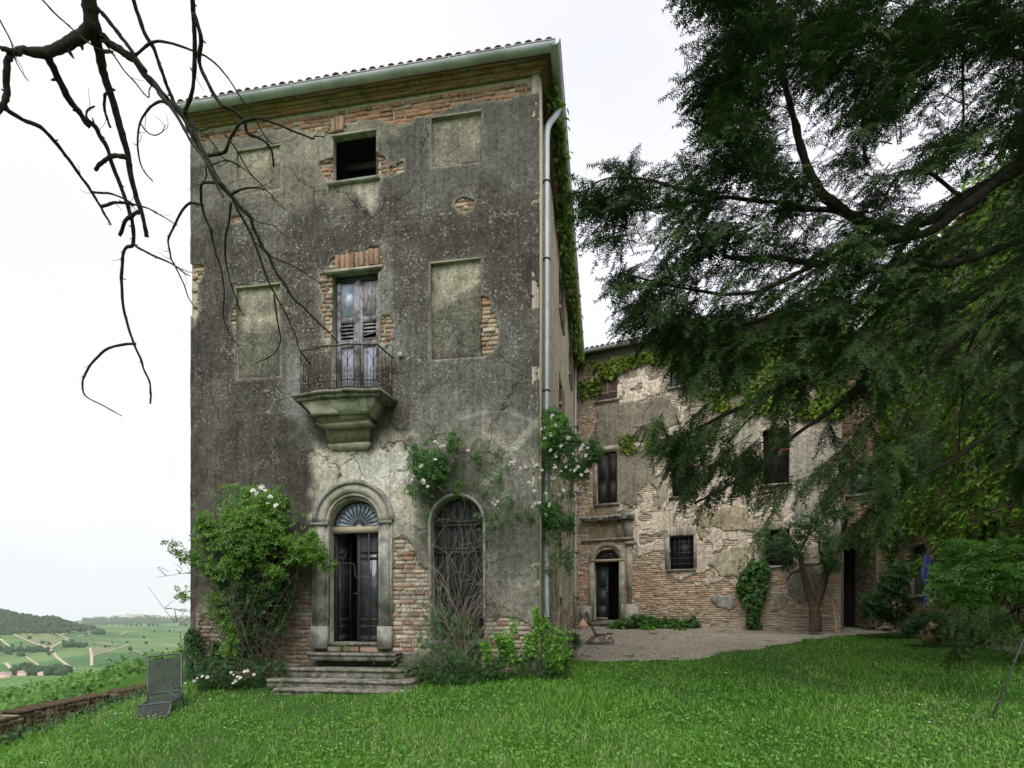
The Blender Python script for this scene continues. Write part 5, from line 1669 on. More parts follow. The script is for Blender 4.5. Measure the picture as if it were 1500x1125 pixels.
def in_poly(poly, n, rough=8.0, clump=0.0, cs=30.0, seed=0, softedge=0.0):
    """n random pixel positions inside a traced outline, thinned by noise into clumps"""
    P = np.asarray(poly, float); lo, hi = P.min(0), P.max(0)
    out = []; tot = 0
    while tot < n:
        a = rng.uniform(lo[0], hi[0], 4 * n); b = rng.uniform(lo[1], hi[1], 4 * n)
        d = poly_sdf(P, a, b) + rough * fbm(a, b, 26.0, 3, seed)
        m = d > 0
        if clump: m &= rng.random(len(a)) < np.clip(.55 + clump * fbm(a, b, cs, 3, seed + 5) * 1.5, .03, 1)
        if softedge: m &= rng.random(len(a)) < np.clip(d / softedge, .1, 1)
        out.append(np.stack([a[m], b[m], d[m]], -1)); tot += m.sum()
        if tot == 0: break
    return np.concatenate(out)[:n]
def volume_pts(poly, n, dc, half, R=60.0, **kw):
    """points filling the body whose outline is traced: thick in the middle, thin at its edge"""
    q = in_poly(poly, n, **kw)
    h = half * np.sqrt(np.clip(q[:, 2] / R, .04, 1))
    return pxs(q[:, 0], q[:, 1], dc + rng.uniform(-1, 1, n) * h), q
def leaves(name, pts, tmpl, size, mat, parent=None, face=(0, -1, .5), spread=.8, hang=.3, kind=None):
    """leaves at points, roughly facing one way, tips hanging by `hang`"""
    n = len(pts)
    Z = unit(np.array(face)[None] + rng.normal(0, spread, (n, 3)))
    d = unit(rng.normal(0, 1, (n, 3)) + [0, 0, -hang * 2])
    Y = unit(d - (d * Z).sum(1, keepdims=True) * Z); X = np.cross(Y, Z)
    V, F = scatter(tmpl[0], tmpl[1], pts, X, Y, Z, size * rng.uniform(.6, 1.25, n))
    o = mk(name, V, F, mat, parent)
    if kind: o['kind'] = kind
    return o
def stems(name, paths, mat, parent, r=.012, n=5, kind='stuff', tip=.35):
    g = Geo()
    for P in paths:
        P = spline(np.asarray(P), 4); k = len(P)
        g.tube(P, np.linspace(r, r * tip, k), n, False)
    o = g.build(name, mat, parent, True)
    if kind: o['kind'] = kind
    return o
def wander(p, d, L, n, wob, droop=0.0):
    P = [np.array(p, float)]; d = unit(np.array(d, float))
    for i in range(n):
        d = unit(d + rng.normal(0, wob, 3) + [0, 0, -droop]); P.append(P[-1] + d * L / n)
    return np.array(P)
def flower_mesh(name, mat, petals=9):
    V, F = [], []
    for k in range(petals):
        a = k * 2.4; r = .25 + .75 * k / petals; tilt = 1.2 - 1.0 * k / petals
        c, s = math.cos(a), math.sin(a)
        for (u, v) in ((-.28, .1), (.28, .1), (.45, .8), (-.45, .8)):
            rad = v * r; h = v * math.sin(tilt) * .8
            V.append((c * rad - s * u * r, s * rad + c * u * r, h))
        F.append([4 * k, 4 * k + 1, 4 * k + 2, 4 * k + 3])
    o = mk(name, V, np.array(F), mat); me = o.data; bpy.data.objects.remove(o); return me
BLOOM = flower_mesh('blossom', MAT['petal']); BLOOM_W = flower_mesh('blossom', MAT['petal_white'])
def blooms(parent, P, mesh, s0, s1):
    for p in P:
        o = bpy.data.objects.new('blossom', mesh); COL.objects.link(o); o.parent = parent
        o.location = np.array(p) - np.array(parent.location); s = rng.uniform(s0, s1); o.scale = (s, s, s)
        o.rotation_euler = (rng.uniform(.6, 1.9), rng.uniform(-.5, .5), rng.uniform(-.8, .8))
def plant(name, base, label, cat, group=None):
    return empty(name, tuple(base), 0, label, cat, group)
def rel(o, P): return np.asarray(P) - np.array(o.location)

# ================================================================ grass
def on_lawn(x, y):
    g = poly_sdf(GRAV, x, y) + .25 * fbm(x, y, .9, 4, 130)
    u = (np.stack([x, y], -1) - TW.O[:2]) @ TW.ux[:2]; v = (np.stack([x, y], -1) - TW.O[:2]) @ TW.uy[:2]
    ins = (u > -.1) & (u < TWL + .15) & (v > -.05)
    steps = (u > 1.95) & (u < 5.1) & (v > -1.5)
    wu = (np.stack([x, y], -1) - WG.O[:2]) @ WG.uy[:2]
    return (g < -.02) & ~ins & ~steps & (x > -8.15 - .1 * (y < 9)) & (x < 15.5) & (y < 20.5) & (wu < -.3)
n = 420000
rr_ = 5.0 + 15.5 * rng.random(n) ** 1.5; aa = rng.uniform(math.radians(38), math.radians(138), n)
gx, gy = rr_ * np.cos(aa), rr_ * np.sin(aa)
m = on_lawn(gx, gy); gx, gy, rr_ = gx[m], gy[m], rr_[m]
k = rng.random(len(gx)) < np.clip(.72 + .5 * fbm(gx, gy, .8, 3, 140), .2, 1); gx, gy, rr_ = gx[k], gy[k], rr_[k]
gx, gy, rr_ = gx[:150000], gy[:150000], rr_[:150000]
n = len(gx)
print('blades', n)
tv = np.array([[-.5, 0, 0], [.5, 0, 0], [-.36, .10, .55], [.36, .10, .55], [0, .38, 1.0]])
tall = np.clip(1 + .75 * fbm(gx, gy, .7, 3, 141) + .4 * fbm(gx, gy, 2.8, 2, 144), .4, 2.2)
uu = (np.stack([gx, gy], -1) - TW.O[:2]) @ TW.uy[:2]
tall *= 1 + .9 * sstep(-1.0, -.2, uu) * (gx < 1.5)          # uncut along the wall foot
h = rng.uniform(.035, .095, n) * tall
a = rng.uniform(0, 2 * PI, n); c, s = np.cos(a), np.sin(a); o_ = np.zeros(n)
w = .0075 * (1 + rr_ / 10)
lean = unit(np.stack([rng.normal(0, .5, n), rng.normal(0, .5, n), np.ones(n)], -1))
V, F = scatter(tv, np.array([[0, 1, 3], [0, 3, 2], [2, 3, 4]]), np.stack([gx, gy, zg(gx, gy)], -1), np.stack([c, s, o_], -1), np.stack([-s, c, o_], -1), lean, np.stack([w, h, h], -1))
tag(mk('grass', V, F, MAT['grass']), 'lush uncut green lawn in front of the villa', 'grass', kind='stuff')
# pale seed stalks standing above the blades
n = 9000
rr_ = 5.2 + 11 * rng.random(n) ** 1.3; aa = rng.uniform(math.radians(44), math.radians(138), n)
gx, gy = rr_ * np.cos(aa), rr_ * np.sin(aa)
m = on_lawn(gx, gy) & (fbm(gx, gy, 1.6, 3, 146) + .35 * sstep(1, -4, gx) > .05); gx, gy = gx[m], gy[m]; n = len(gx)
a = rng.uniform(0, 2 * PI, n); c, s = np.cos(a), np.sin(a); o_ = np.zeros(n); hh_ = rng.uniform(.10, .24, n)
lean = unit(np.stack([rng.normal(0, .3, n), rng.normal(0, .3, n), np.ones(n)], -1))
V, F = scatter(np.array([[-.5, 0, 0], [.5, 0, 0], [-.4, .06, .75], [.4, .06, .75], [-1.1, .1, .86], [1.1, .1, .86], [0, .16, 1.0]]), np.array([[0, 1, 3], [0, 3, 2], [2, 3, 5], [2, 5, 4], [4, 5, 6]]),
               np.stack([gx, gy, zg(gx, gy)], -1), np.stack([c, s, o_], -1), np.stack([-s, c, o_], -1), lean, np.stack([0 * hh_ + .0035, hh_, hh_], -1))
tag(mk('seed_stalks', V, F, MAT['seed']), 'pale seeding grass stalks standing above the lawn', 'grass', kind='stuff')
# clover and small weeds
n = 36000
rr_ = 5.0 + 14 * rng.random(n) ** 1.4; aa = rng.uniform(math.radians(44), math.radians(136), n)
gx, gy = rr_ * np.cos(aa), rr_ * np.sin(aa); m = on_lawn(gx, gy) & (fbm(gx, gy, 1.1, 3, 143) > -.25); gx, gy = gx[m], gy[m]
P = np.stack([gx, gy, zg(gx, gy) + rng.uniform(.03, .10, len(gx))], -1)
tag(leaves('clover', P, IVYS, .042, MAT['clover'], None, (0, -.2, 1), .5, 0), 'broad leaved clover and weeds among the lawn grass', 'weeds', kind='stuff')
n = 220
gx, gy = rng.uniform(-6.5, 12, n), rng.uniform(6, 18, n); m = on_lawn(gx, gy); gx, gy = gx[m], gy[m]
P = np.stack([gx, gy, zg(gx, gy) + rng.uniform(.08, .14, len(gx))], -1)
tag(leaves('daisies', P, (np.array([[-.5, -.5, 0], [.5, -.5, 0], [.5, .5, .1], [-.5, .5, .1]]), np.array([[0, 1, 2, 3]])), .017, MAT['petal_white'], None, (0, -.5, 1), .3, 0), 'tiny white daisies dotted over the lawn', 'daisies', kind='stuff')

# ================================================================ rose bush at the tower's left
b = plant('rose_bush', (*px(345, 985, 10.75)[:2], .35), 'large bright green rose bush covering the barred window at the tower corner', 'rose bush')
poly = [(282, 790), (300, 745), (318, 722), (345, 712), (375, 712), (400, 712), (428, 722), (436, 752), (452, 772), (462, 800), (445, 820), (425, 830), (420, 850), (395, 862), (372, 850), (350, 868), (325, 862), (298, 850), (285, 825)]
P1, q = volume_pts(poly, 8000, 10.72, .62, 55, rough=22, clump=1.2, cs=30, seed=200)
P2, _ = volume_pts([(236, 788), (262, 792), (290, 800), (330, 820), (330, 850), (290, 835), (262, 812), (240, 796)], 260, 10.7, .25, 20, rough=4, clump=.6, seed=210)
P3, _ = volume_pts([(430, 780), (455, 782), (470, 800), (490, 828), (480, 842), (462, 828), (440, 818)], 300, 10.55, .25, 18, rough=5, seed=215)
P4, _ = volume_pts([(300, 870), (330, 862), (345, 890), (352, 940), (345, 975), (325, 960), (310, 910)], 420, 10.7, .3, 30, rough=6, clump=.8, seed=216)
P5, _ = volume_pts([(252, 870), (275, 862), (285, 872), (262, 884)], 40, 10.7, .2, 12, rough=3, seed=217)
leaves('foliage', rel(b, np.concatenate([P1, P2, P3, P4, P5])), ROSE, .13, MAT['rose_leaf'], b, (.1, -1, .9), .6, .35, 'stuff')
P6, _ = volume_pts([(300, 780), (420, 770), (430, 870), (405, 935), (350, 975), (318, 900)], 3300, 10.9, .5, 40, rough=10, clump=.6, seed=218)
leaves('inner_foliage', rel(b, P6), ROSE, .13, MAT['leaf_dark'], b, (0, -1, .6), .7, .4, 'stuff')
paths = []
for i in range(46):
    p0 = px(rng.uniform(345, 400), rng.uniform(960, 985), 10.75); t = px(rng.uniform(292, 440), rng.uniform(760, 890), rng.uniform(10.4, 11))
    mid = (p0 + t) / 2 + rng.normal(0, .16, 3); paths.append([p0, mid, t, t + rng.normal(0, .2, 3)])
for (a, bb) in (((320, 850), (236, 788)), ((330, 830), (228, 846)), ((330, 900), (240, 890)), ((430, 800), (488, 832))):
    p0 = px(*a, 10.7); t = px(*bb, 10.6); paths.append([p0, (p0 + t) / 2 + rng.normal(0, .08, 3), t])
    for j in range(4):
        m_ = p0 + (t - p0) * rng.uniform(.5, .95); paths.append([m_, m_ + rng.normal(0, .09, 3), m_ + rng.normal(0, .16, 3)])
for i in range(150):
    p0 = px(rng.uniform(300, 425), rng.uniform(800, 965), rng.uniform(10.3, 10.9)); paths.append(wander(p0, rng.normal(0, 1, 3) + [0, -.3, .3], rng.uniform(.2, .5), 4, .3))
stems('stems', [rel(b, p) for p in paths], MAT['bark_grey'], b, .008, 4)
blooms(b, [px(a, c, rng.uniform(10.2, 10.4)) for a, c in ((380, 716), (388, 719), (375, 722), (395, 728), (392, 738), (383, 713), (404, 741), (371, 719))], BLOOM_W, .05, .085)

# ================================================================ tangled climbing rose over the arched window
b = plant('climbing_rose', (*px(668, 985, 10.25)[:2], .5), 'tangled bare stemmed climbing rose growing over the second arched window', 'climbing rose')
paths = []
for i in range(84):      # long arching canes, some looping back over the arch
    P_ = [np.array([rng.uniform(645, 695), rng.uniform(955, 982)])]
    ang_ = rng.normal(PI / 2, .22); turn = rng.normal(0, .10); L_ = rng.uniform(9, 17)
    for j in range(16):
        ang_ += turn + rng.normal(0, .18); turn += rng.normal(0, .085)
        ang_ += .10 * (PI / 2 - ang_) * (j < 6)
        q_ = P_[-1] + L_ * np.array([math.cos(ang_), -math.sin(ang_) * 1.15])
        if q_[0] < 612 or q_[0] > 760 or q_[1] < 672: turn = -turn * 1.3 + .12 * (1 if q_[0] > 690 else -1); ang_ += turn
        P_.append(q_)
        if q_[1] > 985: break
    dd_ = 10.5 + .25 * np.sin(np.arange(len(P_)) * .5 + i)
    paths.append(pxs(np.array(P_)[:, 0], np.array(P_)[:, 1], dd_))
for i in range(40):      # dense old wood at the foot
    p0 = px(rng.uniform(648, 692), rng.uniform(960, 985), rng.uniform(10.2, 10.6)); paths.append(wander(p0, (rng.normal(0, .22), 0, 1), rng.uniform(.5, 1.3), 5, .14))
for (c0_, c1_, c2_, c3_) in (((680, 690), (720, 650), (770, 640), (800, 620)), ((650, 720), (610, 690), (585, 715), (560, 735)), ((700, 760), (740, 730), (770, 760), (790, 800)), ((660, 700), (650, 660), (640, 640), (638, 655)), ((700, 790), (760, 740), (800, 745), (830, 770)), ((640, 700), (620, 660), (612, 650), (605, 662)), ((700, 830), (730, 870), (725, 905), (705, 930)), ((705, 890), (760, 905), (800, 880), (815, 840)), ((690, 690), (710, 640), (735, 610), (760, 605))):
    paths.append([px(*c, rng.uniform(10.3, 10.7)) for c in (c0_, c1_, c2_, c3_)])
stems('stems', [rel(b, p) for p in paths], MAT['stem'], b, .0062, 5)
P1, _ = volume_pts([(606, 690), (612, 668), (630, 660), (650, 665), (655, 695), (650, 712), (625, 715), (610, 722), (596, 722)], 850, 10.45, .3, 25, rough=7, clump=.5, cs=15, seed=230)
P2, _ = volume_pts([(655, 640), (668, 628), (672, 650), (664, 668), (655, 660)], 110, 10.5, .15, 12, rough=3, seed=231)
P3, _ = volume_pts([(600, 652), (610, 646), (615, 668), (604, 672)], 60, 10.5, .12, 10, rough=3, seed=232)
P4, _ = volume_pts([(693, 665), (708, 660), (706, 680), (694, 678)], 26, 10.5, .1, 10, rough=3, seed=233)
P5, _ = volume_pts([(664, 700), (675, 695), (680, 718), (668, 722)], 45, 10.5, .1, 10, rough=3, seed=234)
P7, _ = volume_pts([(588, 715), (600, 650), (680, 630), (740, 660), (760, 740), (740, 800), (700, 780), (690, 710), (640, 720), (620, 800), (610, 760)], 420, 10.5, .25, 25, rough=10, clump=1.3, cs=14, seed=236)
leaves('foliage', rel(b, np.concatenate([P1, P2, P3, P4, P5, P7])), ROSE, .105, MAT['leaf_mid'], b, (.1, -1, .8), .6, .3, 'stuff')
P6, _ = volume_pts([(622, 880), (640, 850), (660, 900), (700, 900), (720, 960), (715, 990), (610, 1000), (612, 930)], 520, 10.3, .3, 30, rough=9, clump=.8, seed=235)
leaves('lower_foliage', rel(b, P6), ROSE, .085, MAT['leaf_mid'], b, (.1, -1, .8), .7, .3, 'stuff')
blooms(b, [px(a, c, rng.uniform(10.1, 10.3)) for a, c in ((640, 650), (645, 653), (637, 648), (650, 652), (617, 682), (622, 708), (626, 713), (619, 704), (601, 706), (597, 720), (584, 704), (603, 703), (637, 674), (605, 697), (686, 660), (722, 737), (726, 739), (748, 678), (752, 676), (588, 708), (728, 735))], BLOOM, .035, .065)

# ================================================================ flowering rose at the tower's front corner
b = plant('flowering_rose', (*px(815, 965, 10.6)[:2], .55), 'pale pink flowering rose climbing the downpipe at the tower corner', 'climbing rose')
poly = [(790, 612), (805, 598), (822, 604), (836, 612), (850, 640), (872, 648), (884, 668), (868, 690), (860, 720), (842, 740), (835, 770), (812, 775), (795, 760), (782, 748), (774, 705), (788, 690), (782, 660)]
P1, _ = volume_pts(poly, 4600, 10.75, .5, 40, rough=14, clump=.9, cs=18, seed=240)
P2, _ = volume_pts([(757, 740), (780, 735), (790, 750), (775, 770), (760, 760)], 60, 10.5, .2, 14, rough=5, seed=242)
P3, _ = volume_pts([(852, 650), (885, 652), (888, 662), (862, 672)], 90, 11.0, .2, 10, rough=4, seed=243)
leaves('foliage', rel(b, np.concatenate([P1, P2, volume_pts([(790, 770), (835, 765), (842, 850), (800, 860)], 420, 10.8, .3, 30, rough=8, clump=1.0, cs=12, seed=246)[0]])), ROSE, .09, MAT['leaf_mid'], b, (.2, -1, .8), .7, .3, 'stuff')
leaves('young_foliage', rel(b, np.concatenate([P3, volume_pts([(792, 610), (830, 604), (830, 650), (795, 655)], 300, 10.5, .3, 20, rough=6, seed=244)[0]])), ROSE, .095, MAT['leaf_fresh'], b, (.2, -1, .8), .7, .3, 'stuff')
paths = []
for i in range(24):
    p0 = px(rng.uniform(803, 832), rng.uniform(940, 968), rng.uniform(10.5, 10.9))
    a1, b1 = rng.uniform(795, 838), rng.uniform(840, 900); a2, b2 = a1 + rng.normal(0, 14), rng.uniform(720, 800); a3, b3 = rng.uniform(790, 860), rng.uniform(620, 730)
    paths.append([p0, px(a1, b1, rng.uniform(10.6, 11.2)), px(a2, b2, rng.uniform(10.5, 11.1)), px(a3, b3, rng.uniform(10.5, 11))])
for c in (((812, 935), (838, 900), (840, 830), (828, 760)), ((805, 930), (822, 890), (836, 870), (838, 850)), ((800, 800), (815, 850), (820, 830), (838, 790)), ((806, 790), (770, 770), (765, 740), (760, 750))):
    paths.append([px(*p, 10.7) for p in c])
stems('stems', [rel(b, p) for p in paths], MAT['stem'], b, .0065, 5)
fl = [(797, 628), (806, 636), (812, 622), (822, 630), (830, 648), (836, 642), (853, 652), (850, 658), (856, 668), (828, 676), (832, 682), (824, 690), (858, 690), (851, 694), (864, 692), (795, 688), (785, 683), (790, 700), (806, 660), (815, 668), (842, 675), (846, 684), (838, 690), (768, 683), (762, 685), (775, 705), (783, 720), (800, 722), (818, 725), (805, 740), (826, 716), (845, 720), (750, 680), (790, 735), (800, 755), (822, 655), (836, 664), (815, 700), (780, 740), (808, 610), (830, 640), (860, 655), (812, 682), (826, 665), (796, 640)]
blooms(b, [px(a + rng.normal(0, 1.5), c + rng.normal(0, 1.5), rng.uniform(10.1, 10.5)) for a, c in fl for _ in range(2)], BLOOM, .03, .06)

b_st = plant('step_weeds', (*px(565, 980, 10.1)[:2], .6), 'small weeds rooted in the joints of the entrance steps', 'weeds')
P = []
for (a, c, d, n, w_) in ((562, 962, 10.75, 60, 9), (572, 985, 10.2, 80, 14), (560, 1003, 9.95, 70, 22), (410, 1003, 10.0, 40, 14), (505, 948, 11.0, 30, 7), (590, 975, 10.4, 60, 8)):
    for _ in range(n): P.append(px(a + rng.normal(0, w_), c + rng.normal(0, 5), d + rng.normal(0, .06)))
leaves('foliage', rel(b_st, P), LEAF, .055, MAT['leaf_mid'], b_st, (0, -.7, 1), .7, 0, 'stuff')
# young leafy shoots at the foot of the tower
for (shoots, label, seed) in (([((735, 985), (728, 930), 60), ((745, 985), (742, 940), 50), ((718, 990), (712, 940), 40)], 'low bright green leafy shrub left of the tall shoots at the tower base', 1),
                              ([((775, 985), (785, 890), 90), ((770, 985), (752, 905), 60), ((790, 985), (796, 905), 60), ((765, 990), (775, 930), 70)], 'tall bright green leafy shoots in front of the tower corner', 2),
                              ([((805, 985), (822, 920), 70), ((800, 985), (812, 940), 60), ((812, 985), (830, 925), 40)], 'bright green leafy shoots beside the foot of the downpipe', 3)):
    d = 9.95
    b = plant('leafy_shrub', (*px(*shoots[0][0], d)[:2], .42), label, 'shrub')
    paths, P = [], []
    for p0, p1, n in shoots:
        A, B = px(*p0, d), px(*p1, d + rng.uniform(-.15, .2)); mid = (A + B) / 2 + rng.normal(0, .06, 3); pp = spline(np.array([A, mid, B]), 10); paths.append([A, mid, B])
        for j in range(n * 3): P.append(pp[int(len(pp) * rng.uniform(.25, 1)) - 1] + rng.normal(0, .045, 3))
    leaves('foliage', rel(b, P), LEAF, .075, MAT['leaf_fresh'], b, (0, -.8, .8), .7, -.2, 'stuff')
    stems('stems', [rel(b, p) for p in paths], MAT['stem_green'], b, .01)
# dark undergrowth along the wall foot
for (poly, d, n, label, mt, sz) in (
    ([(600, 975), (640, 955), (720, 962), (800, 955), (835, 965), (840, 985), (800, 1000), (620, 1005)], 10.0, 1700, 'dark tangled undergrowth along the foot of the tower right of the steps', 'leaf_dark', .07),
    ([(270, 985), (290, 960), (330, 965), (390, 960), (420, 965), (425, 990), (380, 1005), (290, 1010)], 10.6, 1900, 'dark weeds along the foot of the tower left of the steps', 'leaf_dark', .065),
    ([(828, 950), (842, 925), (856, 930), (868, 940), (850, 955), (835, 965)], 12.2, 420, 'small weedy tuft where the gravel meets the tower side', 'leaf_mid', .06)):
    b = plant('undergrowth', (*px(poly[0][0], poly[0][1], d)[:2], .4), label, 'weeds')
    P, _ = volume_pts(poly, n, d, .4, 20, rough=9, clump=.6, cs=14, seed=int(n))
    P[:, 2] = np.maximum(P[:, 2], zg(P[:, 0], P[:, 1]) + .02)
    leaves('foliage', rel(b, P), ROSE, sz * 1.2, MAT[mt], b, (0, -.6, 1), .7, .1, 'stuff')
    stems('stems', [rel(b, wander(p, (rng.normal(0, .3), rng.normal(0, .3), 1), .35, 4, .2, .05)) for p in P[:60] - [0, 0, .1]], MAT['stem_green'], b, .004, 3)
b = plant('garden_flowers', (*px(330, 1000, 10.1)[:2], .2), 'white garden flowers in the weeds at the tower left corner', 'flowers')
blooms(b, [px(a, c, 10.05) for a, c in ((271, 1001), (284, 998), (288, 994), (297, 991), (303, 992), (342, 988), (348, 992), (345, 997), (341, 1001), (358, 984), (362, 983), (352, 993), (338, 985), (372, 988))], BLOOM_W, .03, .05)
stems('stems', [rel(b, [px(a, c, 10.05), px(a + 1, c + 14, 10.07)]) for a, c in ((284, 998), (300, 992), (344, 992), (360, 984))], MAT['stem_green'], b, .004, 3)
# ivy on the tower's left corner
b = plant('corner_ivy', (*px(285, 990, 11.55)[:2], .35), 'dark ivy climbing the foot of the tower left corner', 'ivy')
P, _ = volume_pts([(270, 930), (280, 915), (292, 925), (296, 950), (298, 990), (276, 992), (272, 960)], 620, 11.5, .12, 12, rough=4, seed=260)
P2, _ = volume_pts([(308, 940), (322, 935), (328, 960), (318, 985), (308, 970)], 220, 11.4, .1, 12, rough=4, seed=261)
leaves('foliage', rel(b, np.concatenate([P, P2])), IVYS, .085, MAT['leaf_dark'], b, (-.2, -1, .3), .4, .8, 'stuff')
stems('stems', [rel(b, wander(px(285 + rng.uniform(-5, 8), 992, 11.55), (0, 0, 1), 1.0, 5, .12)) for i in range(6)], MAT['stem'], b, .01)

# ================================================================ creepers on walls
def wall_leaves(frame, poly, n, size, mat, out=.10, rough=10, clump=.5, cs=40, seed=0, parent=None, name='foliage', tmpl=IVYS, spread=.45):
    q = in_poly(poly, n, rough=rough, clump=clump, cs=cs, seed=seed)
    P0 = frame.O; c = np.array([0, 0, EYE]); r = np.stack([(q[:, 0] - 750) / FPX, np.ones(n), (HOR - q[:, 1]) / FPX], -1)
    off = rng.uniform(.03, out, n) + .06 * np.clip(fbm(q[:, 0], q[:, 1], 25., 2, seed + 3), 0, 1)
    t = ((P0 - c) @ frame.uy - off) / (r @ frame.uy)
    P = c + t[:, None] * r
    return leaves(name, rel(parent, P), tmpl, size, MAT[mat], parent, tuple(-frame.uy + [0, 0, .45]), spread, .9, 'stuff')
b = plant('eave_creeper', WG.w(3, -.1, 9.5), 'bright green creeper hanging under the eave of the courtyard wing', 'creeper')
wall_leaves(WG, [(848, 530), (870, 527), (960, 512), (1060, 492), (1240, 455), (1240, 600), (1190, 612), (1120, 600), (1060, 600), (1010, 560), (1000, 545), (980, 520), (940, 535), (915, 545), (880, 552), (874, 575), (862, 578), (849, 580)], 7000, .20, 'creeper', .16, 7, .5, 30, 270, b)
b2 = plant('ledge_creeper', WG.w(2.2, -.1, 7.6), 'thin strand of creeper on the wing between the two upper floors', 'creeper')
wall_leaves(WG, [(905, 640), (918, 632), (940, 640), (965, 645), (1000, 640), (1010, 655), (985, 662), (955, 664), (930, 660), (908, 662)], 330, .15, 'creeper', .12, 5, .6, 16, 280, b2)
stems('stems', [rel(b2, [WG.w(1.2 + i * .5, -.04, 8.0), WG.w(1.9 + i * .5, -.04, 7.9), WG.w(2.5 + i * .5, -.04, 7.8)]) for i in range(4)], MAT['stem'], b2, .012)
b3 = plant('ivy_bush', WG.w(6.2, -.25, 1.3), 'round ivy clump growing up the wing wall between the two barred windows', 'ivy')
wall_leaves(WG, [(1080, 850), (1090, 836), (1100, 824), (1118, 822), (1128, 832), (1126, 848), (1120, 872), (1112, 882), (1108, 900), (1115, 915), (1096, 918), (1098, 890), (1090, 878), (1082, 866)], 1150, .17, 'leaf_mid', .32, 4, .3, 12, 290, b3)
stems('stems', [rel(b3, [WG.w(6.25 + rng.normal(0, .08), -.08, 1.2), WG.w(6.2 + rng.normal(0, .1), -.06, 2.0), WG.w(6.2 + rng.normal(0, .3), -.06, 2.9)]) for i in range(6)], MAT['stem'], b3, .014)
# tower side eave
b = plant('tower_creeper', TW.w(TWL + .1, 5, 11), 'creeper running under the side gutter of the tower', 'creeper')
n = 4600
yl = .25 + 11.9 * rng.random(n); top = 11.85; dep = (.42 + .5 * fbm(yl, yl * 0, 1.4, 3, 300) + .20 * (yl > 3)) * .8
zl = top - np.abs(rng.normal(0, .40, n)) * np.clip(dep, .2, 1.3)
o = np.abs(rng.normal(0, .09, n)) + .04 + .12 * sstep(11.2, 11.8, zl)
P = TW.O + TW.ux * (TWL + o)[:, None] + TW.uy * yl[:, None] + np.stack([0 * zl, 0 * zl, zl], -1)
leaves('foliage', rel(b, P), IVYS, .15, MAT['creeper'], b, tuple(TW.ux * 1 - TW.uy * .5 + [0, 0, .4]), .45, .9, 'stuff')
# creeper over the side wing
b = plant('wall_creeper', RW.w(6, -.1, 8), 'dense bright green creeper covering the side wing behind the yew', 'creeper')
n = 24000
u = rng.uniform(-1.4, 13, n); z = rng.uniform(2.0, 13.2, n) ; f = fbm(u, z, 1.6, 4, 310)
keep = (z > 5.2 - .45 * u + 1.5 * f) & (f > -.75)
u, z = u[keep], z[keep]; n = len(u)
o = .05 + .25 * np.abs(fbm(u, z, .8, 2, 311)) + rng.uniform(0, .12, n)
P = RW.O + RW.ux * u[:, None] - RW.uy * o[:, None] + np.stack([0 * z, 0 * z, z], -1)
leaves('foliage', rel(b, P), IVYS, .165, MAT['creeper_shade'], b, tuple(-RW.uy + [0, 0, .6]), .75, .9, 'stuff')

# ================================================================ weeds, small tree, bushes by the wing
b = plant('nettle_patch', (*px(960, 925, 20.6)[:2], 1.15), 'low dark green weeds along the foot of the wing right of its door', 'weeds')
P, _ = volume_pts([(888, 925), (905, 912), (925, 902), (950, 904), (975, 905), (1000, 910), (1018, 905), (1030, 915), (1010, 926), (960, 928), (900, 930)], 2300, 20.7, .5, 12, rough=5, clump=.5, cs=14, seed=320)
P[:, 2] = np.maximum(P[:, 2], zg(P[:, 0], P[:, 1]) + .03)
leaves('foliage', rel(b, P), IVYS, .16, MAT['leaf_mid'], b, (0, -.7, 1), .6, .4, 'stuff')
stems('stems', [rel(b, wander(p - [0, 0, .25], (rng.normal(0, .3), rng.normal(0, .3), 1), .4, 3, .2)) for p in P[:50]], MAT['stem_green'], b, .006, 3)
b = plant('fresh_weed', (*px(945, 928, 19.9)[:2], 1.12), 'fresh light green weed clump in front of the dark nettles', 'weeds')
P, _ = volume_pts([(938, 928), (946, 914), (956, 918), (964, 928), (950, 931)], 160, 19.9, .15, 8, rough=3, seed=325)
leaves('foliage', rel(b, P), IVYS, .14, MAT['leaf_fresh'], b, (0, -.7, 1), .6, .3, 'stuff')
P, _ = volume_pts([(985, 928), (992, 918), (1002, 922), (1006, 929)], 90, 19.7, .15, 8, rough=3, seed=326)
leaves('foliage', rel(b, P), IVYS, .13, MAT['leaf_fresh'], b, (0, -.7, 1), .6, .3, 'stuff')

t = plant('forked_tree', (*px(1194, 920, 18.3)[:2], .95), 'small tree with a forked bare trunk standing against the wing corner', 'tree')
D = 18.3
def tpath(pts, d=D): return rel(t, spline(np.array([px(a, b_, d + k) for a, b_, k in pts]), 6))
Geo().tube(tpath([(1194, 925, 0), (1194, 905, 0), (1192, 890, 0)]), np.linspace(.20, .16, 13), 9).build('trunk', MAT['bark_grey'], t, True)
for pts, r0, r1 in (([(1192, 893, 0), (1185, 870, 0), (1178, 845, -.1), (1174, 825, -.2), (1166, 800, -.3), (1150, 780, -.4)], .13, .05),
                    ([(1193, 893, 0), (1203, 865, 0), (1210, 840, .1), (1222, 815, .1), (1232, 790, .1), (1240, 760, 0)], .14, .06),
                    ([(1176, 835, -.1), (1160, 840, -.2), (1150, 855, -.3)], .05, .02), ([(1176, 828, -.1), (1200, 826, -.2), (1222, 812, -.2)], .04, .015),
                    ([(1170, 810, -.2), (1185, 780, -.3), (1190, 750, -.3)], .05, .02), ([(1212, 838, .1), (1200, 800, 0), (1205, 770, 0)], .05, .02)):
    p = tpath(pts); Geo().tube(p, np.linspace(r0, r1, len(p)), 8).build('branch', MAT['bark_grey'], t, True)
